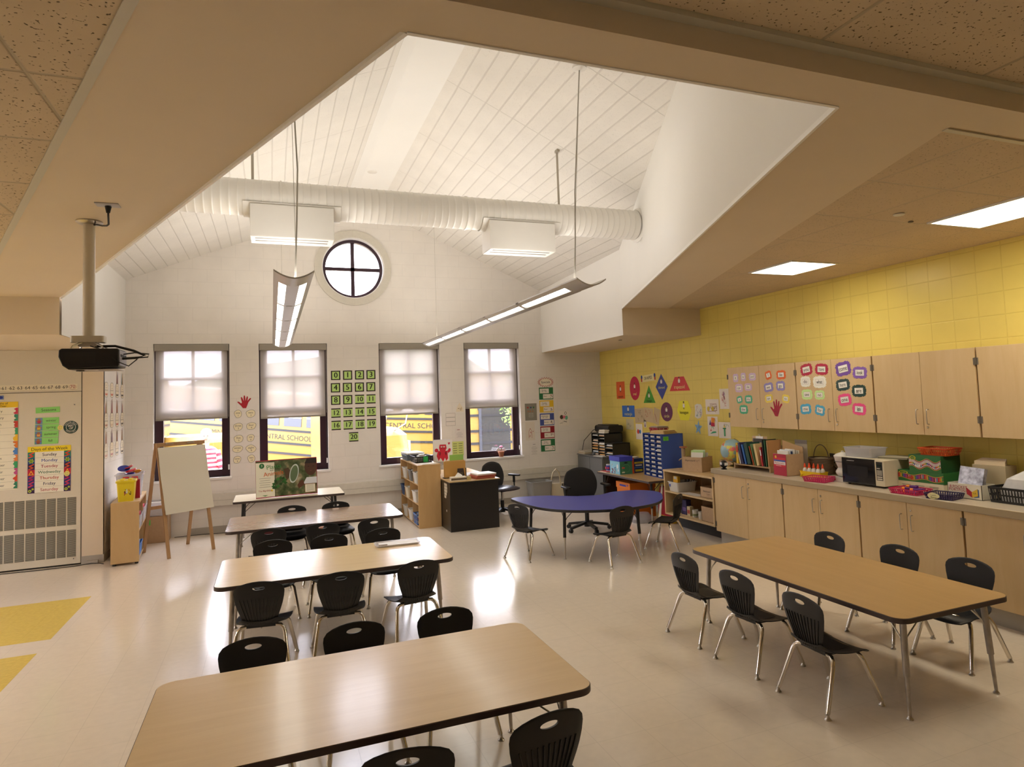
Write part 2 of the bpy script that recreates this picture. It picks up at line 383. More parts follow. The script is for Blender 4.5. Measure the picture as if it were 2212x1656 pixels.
vwall([(OPL(Yn), Yn, ZS), (OPR(Yn), Yn, ZS), (OPR(Yn), Yn, hi(OPR(Yn))), (1.5, Yn, 5.5), (OPL(Yn), Yn, hl(OPL(Yn)))])
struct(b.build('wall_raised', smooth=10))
# bead around the opening (45 degree chamfer)
b = MB(); cw = .016
P = [(OPL(Yn), Yn), (OPR(Yn), Yn), (OPR(Yf), Yf), (OPL(Yf), Yf)]
def bead(p, q, n):
    p = Vector((*p, 0)); q = Vector((*q, 0)); n = Vector((*n, 0)).normalized()*cw; z0 = ZS-.016; z1 = ZS+.01
    pts = [p-n*.6, q-n*.6, q+n*.4, p+n*.4]
    b.add([(v.x, v.y, z0) for v in pts]+[(v.x, v.y, z1) for v in pts], [(3, 2, 1, 0), (4, 5, 6, 7), (0, 1, 5, 4), (1, 2, 6, 5), (2, 3, 7, 6), (3, 0, 4, 7)], 'bead')
pmat('bead', (.93, .91, .86), rough=.3)
bead(P[0], P[1], (0, 1)); bead(P[1], P[2], (-1, .384)); bead(P[0], P[3], (1, .40))
struct(b.build('trim_4'), 'white bead along the edge of the raised ceiling opening')
# baseboards
b = MB(); b.box(-1.2, XR, YB-.012, YB, 0, .10, 'baseb'); struct(b.build('baseboard_back'))
b = MB(); b.box(-2.27, XL+.004, 10.137, 10.15, 0, .10, 'baseb'); b.box(XL, XL+.012, 10.14, YB, 0, .10, 'baseb'); struct(b.build('baseboard_left'))
b = MB(); b.box(XR-.012, XR, 8.2, YB, 0, .10, 'baseb'); struct(b.build('baseboard_right'))
# glass and shade fabric
def glass_mat():
    m = bpy.data.materials.new('glass'); m.use_nodes = True; nt = m.node_tree; nt.nodes.clear()
    t = nt.nodes.new('ShaderNodeBsdfTransparent'); t.inputs[0].default_value = (.96, .97, .97, 1)
    g = nt.nodes.new('ShaderNodeBsdfGlossy'); g.inputs['Roughness'].default_value = .02
    mx = nt.nodes.new('ShaderNodeMixShader'); mx.inputs[0].default_value = .06
    o = nt.nodes.new('ShaderNodeOutputMaterial')
    nt.links.new(t.outputs[0], mx.inputs[1]); nt.links.new(g.outputs[0], mx.inputs[2]); nt.links.new(mx.outputs[0], o.inputs[0]); MATS['glass'] = m
glass_mat()
def shade_mat():
    m = bpy.data.materials.new('shade_fabric'); m.use_nodes = True; nt = m.node_tree; nt.nodes.clear()
    t = nt.nodes.new('ShaderNodeBsdfTransparent'); t.inputs[0].default_value = (.9, .88, .92, 1)
    d = nt.nodes.new('ShaderNodeBsdfDiffuse'); d.inputs[0].default_value = (.52, .47, .40, 1)
    tr = nt.nodes.new('ShaderNodeBsdfTranslucent'); tr.inputs[0].default_value = (.45, .40, .36, 1)
    m1 = nt.nodes.new('ShaderNodeMixShader'); m1.inputs[0].default_value = .35
    m2 = nt.nodes.new('ShaderNodeMixShader'); m2.inputs[0].default_value = .955
    o = nt.nodes.new('ShaderNodeOutputMaterial')
    nt.links.new(d.outputs[0], m1.inputs[1]); nt.links.new(tr.outputs[0], m1.inputs[2])
    nt.links.new(t.outputs[0], m2.inputs[1]); nt.links.new(m1.outputs[0], m2.inputs[2]); nt.links.new(m2.outputs[0], o.inputs[0]); MATS['shade_fabric'] = m
shade_mat()
pmat('jamb', (0.85, 0.83, 0.80), rough=.5)
ZSH = [1.757, 1.723, 1.685, 1.742]
for i, (a, c) in enumerate(WIN):
    w = bpy.data.objects.new('window_%d' % (i+1), None); COL.objects.link(w); struct(w)
    y0 = YB+.12; y1 = YB+.19; fw = .12; mid = (a+c)/2
    b = MB()
    b.box(a, a+fw, y0, y1, ZI, ZH, 'frame'); b.box(c-fw, c, y0, y1, ZI, ZH, 'frame')
    b.box(a+fw, c-fw, y0, y1, ZI, ZI+.105, 'frame'); b.box(a+fw, c-fw, y0, y1, ZH-.1, ZH, 'frame')
    b.box(mid-.022, mid+.022, y0+.01, y1-.01, 1.91, ZH-.1, 'frame'); b.box(a+fw, c-fw, y0+.01, y1-.01, 2.375, 2.42, 'frame')
    b.box(a+fw, c-fw, y0+.002, y1-.002, 1.80, 1.91, 'frame')
    b.box(mid-.03, mid+.03, y0-.012, y0, ZI+.04, ZI+.055, 'frame')
    b.build('window_frame', w, bevel=.004)
    b = MB(); b.box(a+fw-.01, c-fw+.01, y0+.03, y0+.034, ZI+.1, ZH-.09, 'glass'); b.build('window_glass', w)
    b = MB(); b.box(a-.03, c+.03, YB-.025, YB+.12, ZI-.04, ZI, 'white'); b.build('window_sill', w, bevel=.006)
    # rolling shade: a thing of its own
    t = empty('roller_shade', ['grey roller shade half lowered over the leftmost window, behind the easel', 'grey roller shade half lowered in the window behind the big picture book', 'grey roller shade half lowered in the window behind the bin shelf', 'grey roller shade half lowered in the rightmost window, above the flower pot'][i], 'window shade', (mid, YB+.06, ZH), group='roller shades in the four tall windows')
    b = MB(); b.box(a+.01-mid, c-.01-mid, -.055, .03, -.105, -.004, 'shadebox'); b.build('cassette', t, bevel=.003)
    b = MB(); b.quad((a+.02-mid, .007, ZSH[i]-ZH), (c-.035-mid, .007, ZSH[i]-ZH), (c-.035-mid, .007, -.1), (a+.02-mid, .007, -.1), 'shade_fabric'); b.build('fabric', t)
    b = MB(); b.box(a+.02-mid, c-.035-mid, -.002, .014, ZSH[i]-ZH, ZSH[i]-ZH+.028, 'shadebox'); b.build('hem_bar', t)
    b = MB(); b.tube([(c-.02-mid, 0, -.1), (c-.02-mid, 0, -1.15)], .0035, 'shadebox', n=6); b.box(c-.03-mid, c-.01-mid, -.01, .01, -1.98, -1.9, 'white'); b.tube([(c-.02-mid, 0, -1.15), (c-.02-mid, 0, -1.95)], .003, 'dark', n=6); b.build('pull_chain', t)
# round window
w = bpy.data.objects.new('window_5', None); COL.objects.link(w); struct(w)
def ring(b, r0, r1, y0, y1, mat, c=RC, n=64, ry=1.02):
    vs = []; fs = []
    for k in range(n):
        a = 2*PI*k/n; ca, sa = math.cos(a), math.sin(a)*ry
        vs += [(c[0]+r0*ca, y0, c[1]+r0*sa), (c[0]+r1*ca, y0, c[1]+r1*sa), (c[0]+r1*ca, y1, c[1]+r1*sa), (c[0]+r0*ca, y1, c[1]+r0*sa)]
    for k in range(n):
        i = 4*k; j = 4*((k+1) % n)
        for q in range(4): fs.append((i+q, i+(q+1) % 4, j+(q+1) % 4, j+q))
    b.add(vs, fs, mat)
b = MB(); ring(b, .515, .632, YB-.03, YB+.01, 'surround'); 
for k in range(4):
    a = k*PI/2+.01; b.box(RC[0]+.572*math.cos(a)-.004-(.055 if k % 2 == 0 else 0), RC[0]+.572*math.cos(a)+.004+(.055 if k % 2 == 0 else 0), YB-.0305, YB-.029, RC[1]+.585*math.sin(a)-.004-(.055 if k % 2 else 0), RC[1]+.585*math.sin(a)+.004+(.055 if k % 2 else 0), 'grid_trim')
b.build('window_surround', w)
b = MB(); ring(b, .50, .53, YB-.0, YB+.26, 'white'); b.build('window_reveal', w)
b = MB(); ring(b, .45, .518, YB+.10, YB+.19, 'frame'); ring(b, .512, .522, YB+.02, YB+.12, 'frame'); b.box(RC[0]-.031, RC[0]+.031, YB+.13, YB+.18, RC[1]-.47, RC[1]+.47, 'frame'); b.box(RC[0]-.47, RC[0]+.47, YB+.13, YB+.18, RC[1]-.028, RC[1]+.028, 'frame'); b.build('window_frame', w)
b = MB(); b.prism(ell(RC[0], RC[1], .46, .47, 48), YB+.15, YB+.154, 'glass', 'Y'); b.build('window_glass', w)
# cable raceway
b = MB(); b.box(-1.55, 5.36, YB-.085, YB, .42, .60, 'surround'); b.box(-1.55, 5.36, YB-.088, YB-.085, .50, .505, 'baseb'); struct(b.build('trim_5', bevel=.005), 'cream cable raceway along the window wall')
# sky portals help the sampler find the windows
for i, (a, c) in enumerate(WIN+[(RC[0]-.5, RC[0]+.5)]):
    ld = bpy.data.lights.new('window_light_%d' % i, 'AREA'); ld.shape = 'RECTANGLE'; ld.size = c-a
    z0, z1 = (ZI, ZH) if i < 4 else (RC[1]-.5, RC[1]+.5); ld.size_y = z1-z0; ld.cycles.is_portal = True
    lo = bpy.data.objects.new('window_light_%d' % i, ld); COL.objects.link(lo); lo.location = ((a+c)/2, YB+.27, (z0+z1)/2); lo.rotation_euler = (-PI/2, 0, 0)
_f = MATS['floor_tile'].node_tree.nodes['Principled BSDF']; _f.inputs['Coat Weight'].default_value = .35; _f.inputs['Coat Roughness'].default_value = .13
# ---------------- lamps ----------------
emat("lens", (1.0, .97, .90), 9.0)
emat('troffer_lens', (1.0, .92, .74), 9.0)
pmat('lampmetal', (0.50, 0.47, 0.42), rough=.35, metal=.6)
pmat('lampwhite', (0.75, 0.72, 0.66), rough=.4)
pmat('cable', (0.45, 0.42, 0.36), rough=.5)
def area(name, loc, sx, sy, power, up, parent=None, col=(1, .93, .87)):
    ld = bpy.data.lights.new(name, 'AREA'); ld.shape = 'RECTANGLE'; ld.size = sx; ld.size_y = sy; ld.energy = power; ld.color = col
    o = bpy.data.objects.new(name, ld); COL.objects.link(o); o.location = loc; o.rotation_euler = (PI if up else 0, 0, 0)
    if parent: o.parent = parent
    return o
def pendant(cx, y0, y1, z, canopy, label):
    t = empty('pendant_light', label, 'light fixture', (cx, y0, z), group='suspended linear lights')
    Ln = y1-y0; w = .135; b = MB()
    # curved metal wing section, swept along Y: outer shell
    N = 12; up = []; dn = []
    for k in range(N+1):
        u = -1+2*k/N; x = u*w; h = .055*abs(u)**1.8
        up.append((x, h+.012)); dn.append((x, h))
    sec = dn + up[::-1]
    for (a0, a1) in ((0, .32), (Ln-.08, Ln)): b.prism(sec, a0, a1, 'lampmetal', 'Y')
    b.prism([(-.045, .004), (.045, .004), (.045, .018), (-.045, .018)], .3, Ln-.05, 'lampmetal', 'Y')
    for s in (-1, 1):
        e1 = [(p[0], p[1]) for p in dn if p[0]*s >= .105]; e2 = [(p[0], p[1]) for p in up if p[0]*s >= .105]
        pts = [(s*.1, .055*(.1/w)**1.8)]+sorted(e1, key=lambda p: p[0]*s)+sorted(e2, key=lambda p: -p[0]*s)+[(s*.1, .055*(.1/w)**1.8+.012)]
        b.prism(pts, .3, Ln-.05, 'lampmetal', 'Y')
    nseg = 5; sl = (Ln-.36)/nseg
    for k in range(nseg+1): 
        if k: b.prism(sec, .3+k*sl-.035, .3+k*sl+.035, 'lampmetal', 'Y')
    b.build('housing', t, smooth=30)
    for k in range(nseg):
        for s in (-1, 1):
            m = MB(); ya, yb = .3+k*sl+.04, .3+(k+1)*sl-.04
            x0, x1 = s*.048, s*.098
            h0, h1 = .055*(.048/w)**1.8+.006, .055*(.098/w)**1.8+.006
            m.add([(x0, ya, h0), (x1, ya, h1), (x1, yb, h1), (x0, yb, h0)], [(0, 1, 2, 3)], 'lens')
            for q in range(1, int((yb-ya)/.05)):
                yy = ya+q*.05; m.add([(x0, yy-.005, h0-.002), (x1, yy-.005, h1-.002), (x1, yy+.005, h1-.002), (x0, yy+.005, h0-.002)], [(0, 1, 2, 3)], 'lampwhite')
            m.build('lens', t)
    c = Vector(canopy)-Vector((cx, y0, z)); b = MB()
    pts = [(0, .36, .02), (.02, .36, .10), (.035, .35, .5), (.045, .34, .9)]
    for k in range(7): f = k/6; pts.append((.045+(c.x-.045)*f, .34+(c.y-.34)*f, .9+(c.z-.9)*f))
    b.tube(pts, .006, 'cable', n=8); b.build('power_cable', t)
    b = MB(); b.tube([(.03, .42, .02), (c.x, c.y, c.z)], .002, 'cable', n=5); b.build('suspension_wire', t)
    b = MB()
    b.tube([(-.05, .42, .03), (-.02, .42, .08), (.03, .42, .03)], .003, 'cable', n=5); b.build('cable_loop', t)
    b = MB(); b.tube([(0, Ln-.5, .02), (0, Ln-.5, c.z-.1)], .002, 'cable', n=5)
    b.build('suspension_wire', t)
    b = MB(); b.lathe([(0, .0), (.065, .0), (.065, -.02), (.02, -.035), (0, -.035)], 'lampwhite', c=(c.x, c.y, c.z+.01)); b.build('canopy', t)
    area('pendant_uplight', (0, Ln/2, .075), .18, Ln-.5, 18, True, t)
    return t
pendant(2.47, 4.86, 10.9, 2.815, (2.60, 5.18, 4.855), 'long suspended linear light on the right, hanging over the floor before the kidney table')
pendant(.155, 4.88, 10.75, 2.80, (.155, 5.2, 4.78), 'long suspended linear light on the left, hanging over the row of student tables')
def troffer(x0, x1, y0, y1, z, label, pw=60):
    t = empty('ceiling_light', label, 'ceiling light', ((x0+x1)/2, (y0+y1)/2, z), group='recessed ceiling lights')
    hx, hy = (x1-x0)/2, (y1-y0)/2
    b = MB()
    for a in ((-hx-.02, hx+.02, -hy-.02, -hy), (-hx-.02, hx+.02, hy, hy+.02), (-hx-.02, -hx, -hy, hy), (hx, hx+.02, -hy, hy)): b.box(*a, -.008, .02, 'lampwhite')
    b.build('frame', t)
    b = MB(); b.box(-hx, hx, -hy, hy, -.003, .004, 'troffer_lens'); b.build('diffuser', t)
    return t
troffer(4.68, 5.24, 4.93, 5.52, ZS, 'square recessed light glowing in the tiled ceiling above the cabinets')
troffer(4.69, 5.24, 2.1, 3.48, ZS, 'long recessed light at the right edge, nearest in the tiled ceiling')
for (x, y, w_) in ((-3.9, 4.2, 'nearer'), (-5.4, 4.2, 'farther')): troffer(x-.28, x+.28, y-.6, y+.6, ZS, 'recessed light in the left tiled ceiling, the %s one from the soffit' % w_)
# ---------------- tables and student chairs ----------------
wood_mat('laminate', (0.77, 0.55, 0.26), (0.68, 0.455, 0.19), 'X', 1.0, rough=.28, coat=.35)
wood_mat('laminate_long', (0.56, 0.36, 0.15), (0.47, 0.285, 0.105), 'Y', 1.0, rough=.3)
wood_mat('laminate_dark', (0.40, 0.27, 0.19), (0.33, 0.21, 0.14), 'X', 1.0, rough=.24, coat=.4)
pmat('edgeband', (0.055, 0.035, 0.03), rough=.45)
pmat('legpaint', (0.42, 0.38, 0.34), rough=.35, metal=.7, noise=.12, nscale=25)
pmat('chrome', (0.72, 0.68, 0.62), rough=.14, metal=1.0)
pmat('steel', (0.55, 0.52, 0.48), rough=.3, metal=1.0)
pmat('plastic_black', (0.0065, 0.0065, 0.0075), rough=.42, bump=.15, bscale=600)
pmat('black_metal', (0.015, 0.014, 0.014), rough=.35)
pmat('blue_laminate', (0.052, 0.065, 0.36), rough=.33, noise=.05, nscale=60)
def table_leg(parent, x, y, h, sx, sy, upper='legpaint', lower='legpaint', brace=True):
    """adjustable leg with a thinner insert and a glide; braces run inwards"""
    b = MB(); k = .025
    b.cyl((x, y, h), (x+sx*k*.6, y+sy*k*.6, h*.42), .019, upper, n=14)
    b.build('leg', parent); leg = COL.objects[-1] if False else bpy.data.objects[[o.name for o in bpy.data.objects if o.parent == parent and o.name.startswith('leg')][-1]]
    b = MB(); b.cyl((x+sx*k*.6, y+sy*k*.6, h*.43), (x+sx*k, y+sy*k, .022), .014, lower, r2=.010, n=12); b.build('leg_insert', leg)
    b = MB(); b.lathe([(0, 0), (.019, 0), (.019, .006), (.012, .014), (.008, .024), (0, .024)], 'steel', n=12, c=(x+sx*k, y+sy*k, 0)); b.build('glide', leg)
    if brace:
        b = MB(); b.tube([(x, y, h*.72), (x-sx*.03, y, h*.80), (x-sx*.16, y, h-.005)], .0045, 'steel' if upper != 'black_metal' else 'black_metal', n=6)
        b.tube([(x, y, h*.72), (x, y-sy*.03, h*.80), (x, y-sy*.12, h-.005)], .0045, 'steel' if upper != 'black_metal' else 'black_metal', n=6); b.build('brace', leg)
def rect_table(label, x0, x1, y0, y1, h, top, group=None, thick=.032, r=.075, upper='legpaint', ins=(.13, .10)):
    cx, cy = (x0+x1)/2, (y0+y1)/2; hx, hy = (x1-x0)/2, (y1-y0)/2
    t = empty('activity_table', label, 'table', (cx, cy, 0), group=group)
    b = MB(); b.prism(rrect(-hx+.004, hx-.004, -hy+.004, hy-.004, r, 8), h-.006, h, top); b.build('table_top', t)
    b = MB(); b.prism(rrect(-hx, hx, -hy, hy, r+.004, 8), h-thick, h-.0015, 'edgeband'); b.build('edge_band', t, bevel=.003)
    for sx in (-1, 1):
        for sy in (-1, 1): table_leg(t, sx*(hx-ins[0]), sy*(hy-ins[1]), h-thick, sx, sy, upper)
    return t
G4 = None
rect_table('long wood-topped student table, nearest in the foreground', -.53, 1.36, 2.80, 3.80, .585, 'laminate')
rect_table('long wood-topped student table, second in the row, a clear tray lying on it', -.42, 1.42, 5.55, 6.55, .585, 'laminate')
rect_table('long darker brown student table, farthest in the row near the window wall', -.485, 1.435, 7.95, 8.98, .585, 'laminate_dark')
rect_table('long honey-coloured student table in front of the wall cabinets', 3.25, 4.20, 2.765, 4.80, .592, 'laminate_long')
rect_table('wooden table corner at the bottom right edge of the photo', 3.0, 4.6, 1.0, 1.985, .592, 'laminate_long')
rect_table('low cream-topped narrow table under the window, carrying the big picture book', -.513, .97, 10.08, 10.88, .625, 'cream_top' if pmat('cream_top', (.78, .70, .52), rough=.3) else '', upper='black_metal', r=.03)

# chair
def lerp(a, b, t): return a+(b-a)*t
def back_outline(a):
    """outline radius of the backrest around the centre of its handle hole, by angle"""
    return None
BK = []   # outline of the backrest, x and height above seat line
def _bk():
    # right half from the bottom centre up to top centre
    half = [(0, .0), (.055, .002), (.095, .012), (.118, .035), (.130, .075), (.146, .12), (.160, .165), (.170, .21), (.174, .25), (.170, .275), (.152, .298), (.12, .313), (.08, .324), (.04, .330), (0, .332)]
    # smooth by subdividing
    pts = []
    for i in range(len(half)-1):
        for k in range(3): pts.append((lerp(half[i][0], half[i+1][0], k/3), lerp(half[i][1], half[i+1][1], k/3)))
    pts.append(half[-1])
    return pts + [(-x, z) for x, z in pts[-2:0:-1]]
BK = _bk(); Z0B = .325
def bk_surf(x, z, off=0):
    """depth of the curved, reclining back at x and height z above the seat line"""
    t = z/.33
    y = -.128 - .055*t - .012*math.sin(t*PI) + .55*x*x*(1.1-.25*t)
    return Vector((x, y+off, Z0B+z))
def make_backrest(parent):
    hc = (0, .283); hr = (.043, .0145); n = len(BK); R = 9
    vs = []; fs = []
    angs = [math.atan2(z-hc[1], x-hc[0]) for x, z in BK]
    for side in (0, 1):
        for r in range(R+1):
            f = (r/R)**1.15
            for k in range(n):
                hx, hz = hc[0]+hr[0]*math.cos(angs[k]), hc[1]+hr[1]*math.sin(angs[k])
                x, z = lerp(hx, BK[k][0], f), lerp(hz, BK[k][1], f)
                edge = .0045*(1 if r < R else .25)
                vs.append(bk_surf(x, z, edge if side else -edge))
    def I(s, r, k): return s*(R+1)*n + r*n + k % n
    for r in range(R):
        for k in range(n):
            fs.append((I(0, r, k), I(0, r, k+1), I(0, r+1, k+1), I(0, r+1, k)))
            fs.append((I(1, r, k), I(1, r+1, k), I(1, r+1, k+1), I(1, r, k+1)))
    for k in range(n):
        fs.append((I(0, 0, k), I(1, 0, k), I(1, 0, k+1), I(0, 0, k+1))); fs.append((I(0, R, k), I(0, R, k+1), I(1, R, k+1), I(1, R, k)))
    b = MB(); b.add(vs, fs, 'plastic_black')
    for q in range(-5, 6):   # flutes on the rear
        pts = []
        for k in range(9):
            z = .012+ (.195-abs(q)*.003)*k/8+.006*abs(q)*.4; x = q*(.0165+.0105*(k/8))
            lim = .118+.3*(z)*.6
            pts.append(bk_surf(max(-lim, min(lim, x)), z, -.0065))
        b.tube(pts, .0035, 'plastic_black', n=6, radii=[.003+.0012*math.sin(PI*k/8) for k in range(9)])
    b.build('backrest', parent, smooth=60)
def make_seat(parent):
    """waterfall seat, widest in the middle"""
    N = 14; M = 12; top = []; vs = []; fs = []
    def P(u, v, dz):
        y = lerp(-.150, .185, v)
        w = .155+.040*math.sin(min(1, v*1.25)*PI*.62)
        if v > .86: w -= .05*((v-.86)/.14)**2
        if v < .12: w -= .035*((.12-v)/.12)**2
        x = u*w
        z = .333+.022*abs(u)**2.4*(1-.3*v) - .013*math.sin(v*PI) + (.03*((.18-v)/.18)**2 if v < .18 else 0) - (.045*((v-.74)/.26)**2 if v > .74 else 0)
        return (x, y, z+dz)
    for s in (0, 1):
        for i in range(M+1):
            for j in range(N+1):
                vs.append(P(-1+2*j/N, i/M, -.007 if s else 0))
    def I(s, i, j): return s*(M+1)*(N+1)+i*(N+1)+j
    for i in range(M):
        for j in range(N):
            fs.append((I(0, i, j), I(0, i, j+1), I(0, i+1, j+1), I(0, i+1, j))); fs.append((I(1, i, j), I(1, i+1, j), I(1, i+1, j+1), I(1, i, j+1)))
    for i in range(M):
        for j in (0, N): fs.append((I(0, i, j), I(1, i, j), I(1, i+1, j), I(0, i+1, j)))
    for j in range(N):
        for i in (0, M): fs.append((I(0, i, j), I(1, i, j), I(1, i, j+1), I(0, i, j+1)))
    b = MB(); b.add(vs, fs, 'plastic_black'); b.box(-.10, .10, -.10, .10, .305, .326, 'plastic_black')
    b.build('seat', parent, smooth=60)
def make_chair(label, group):
    t = empty('student_chair', label, 'chair', (0, 0, 0), group=group)
    make_seat(t); make_backrest(t)
    for sy in (-1, 1):
        for sx in (-1, 1):
            yt = -.085 if sy < 0 else .10
            b = MB()
            b.tube([(sx*.0, yt, .312), (sx*.10, yt, .312), (sx*.135, yt+sy*.004, .307), (sx*.156, yt+sy*.014, .288), (sx*.166, yt+sy*.026, .262), (sx*.203, sy*.205, .03)], .0142, 'chrome', n=12)
            b.build('leg', t, smooth=60); leg = [o for o in bpy.data.objects if o.parent == t and o.name.startswith('leg')][-1]
            b = MB(); b.lathe([(0, 0), (.018, .0), (.019, .005), (.011, .014), (.010, .032), (0, .032)], 'steel', n=12, c=(sx*.205, sy*.209, 0)); b.build('glide', leg)
    b = MB(); b.tube([(0, -.085, .303), (0, .10, .303)], .009, 'black_metal', n=8)
    for sx in (-1, 1): b.tube([(sx*.105, -.085, .314), (sx*.105, .10, .314)], .008, 'black_metal', n=8)
    b.build('seat_frame', t)
    return t
ch0 = make_chair('black chair at the second table', 'student chairs at the second table')
_first = [True]
def chair(x, y, rz, label, group):
    rz = math.radians(rz)
    if _first[0]:
        _first[0] = False; ch0.location = (x, y, 0); ch0.rotation_euler = (0, 0, rz); ch0['label'] = label; ch0['group'] = group; return ch0
    return dup(ch0, (x, y, 0), rz, label, group)
GA = 'student chairs on the near side of the second table'
chair(-.075, 5.48, -9, 'black chair seen from behind at the second table, leftmost of three', GA)
chair(.475, 5.46, -2, 'black chair seen from behind at the second table, middle of three', GA)
chair(1.04, 5.50, 9, 'black chair seen from behind at the second table, rightmost of three', GA)
GB = 'student chairs between the nearest two tables, facing the camera'
chair(-.115, 3.87, 178, 'black chair facing the camera behind the nearest table, leftmost of three', GB)
chair(.435, 3.86, 183, 'black chair facing the camera behind the nearest table, middle of three', GB)
chair(.965, 3.87, 181, 'black chair facing the camera behind the nearest table, rightmost of three', GB)
GC = 'student chairs on the far side of the second table'
chair(.0, 6.68, 182, 'black chair tucked into the far side of the second table, leftmost of three', GC)
chair(.50, 6.67, 179, 'black chair tucked into the far side of the second table, middle of three', GC)
chair(1.02, 6.68, 180, 'black chair tucked into the far side of the second table, rightmost of three', GC)
GD = 'student chairs on the near side of the third table'
chair(-.05, 7.70, 2, 'black chair at the near side of the dark third table, leftmost of three', GD)
chair(.50, 7.70, -3, 'black chair at the near side of the dark third table, middle of three', GD)
chair(1.01, 7.69, 5, 'black chair at the near side of the dark third table, rightmost of three', GD)
GE_ = 'student chairs on the far side of the third table'
chair(.21, 8.88, 176, 'black chair behind the dark third table, left one before the picture book', GE_)
chair(.76, 8.88, 182, 'black chair behind the dark third table, right one before the picture book', GE_)
GF = 'student chairs at the bottom edge of the photo'
chair(.47, 2.69, -8, 'black chair cut off by the bottom edge, left one at the nearest table', GF)
chair(.985, 2.71, 9, 'black chair at the bottom edge, right one at the nearest table', GF)
GG = 'student chairs on the open side of the honey-coloured table'
chair(3.155, 3.24, -91, 'black chair on chrome legs beside the honey-coloured table, nearest of three', GG)
chair(3.147, 3.865, -86, 'black chair on chrome legs beside the honey-coloured table, middle of three', GG)
chair(3.137, 4.468, -88, 'black chair on chrome legs beside the honey-coloured table, farthest of three', GG)
GH = 'student chairs between the honey-coloured table and the cabinets'
chair(4.41, 3.29, 93, 'black chair between the honey-coloured table and the cabinets, nearest of three', GH)
chair(4.355, 3.82, 91, 'black chair between the honey-coloured table and the cabinets, middle of three', GH)
chair(4.28, 4.45, 89, 'black chair between the honey-coloured table and the cabinets, farthest of three', GH)
GK = 'student chairs round the kidney table'
chair(2.849, 7.566, -64, 'black chair at the left end of the blue kidney table', GK)
chair(3.61, 6.81, 9, 'black chair seen from behind at the front of the blue kidney table', GK)
chair(4.53, 7.15, 37.4, 'black chair turned sideways at the right end of the blue kidney table', GK)

# kidney table
K = [(2.835, 7.95), (2.84, 8.13), (2.92, 8.20), (3.10, 8.185), (3.32, 8.10), (3.50, 7.93), (3.70, 7.78), (3.90, 7.74), (4.04, 7.80), (4.18, 7.875), (4.40, 7.87), (4.56, 7.80), (4.655, 7.63), (4.65, 7.45), (4.56, 7.26), (4.38, 6.98), (4.16, 6.785), (3.86, 6.69), (3.56, 6.70), (3.26, 6.82), (3.05, 7.0), (2.915, 7.25), (2.85, 7.58)]
def smooth_closed(P, n=4):
    out = []; N = len(P)
    for i in range(N):
        p0, p1, p2, p3 = (Vector(P[(i+k-1) % N]) for k in range(4))
        for k in range(n):
            t = k/n; out.append(tuple(.5*((2*p1)+(p2-p0)*t+(2*p0-5*p1+4*p2-p3)*t*t+(3*p1-p0-3*p2+p3)*t**3)))
    return out
kc = (3.75, 7.35); KS = [(x-kc[0], y-kc[1]) for x, y in smooth_closed(K)]
t = empty('kidney_table', 'blue kidney-shaped table with black edge and black legs', 'table', (*kc, 0))
b = MB(); b.prism([(x*.995, y*.993) for x, y in KS], .612, .62, 'blue_laminate'); b.build('table_top', t)
b = MB(); b.prism(KS, .588, .6185, 'black_metal'); b.build('edge_band', t, bevel=.003)
for (x, y) in ((3.20, 7.26), (4.02, 6.98), (3.05, 7.95), (4.40, 7.62)): table_leg(t, x-kc[0], y-kc[1], .588, -1 if x < 3.7 else 1, -1 if y < 7.5 else 1, 'black_metal', 'steel')
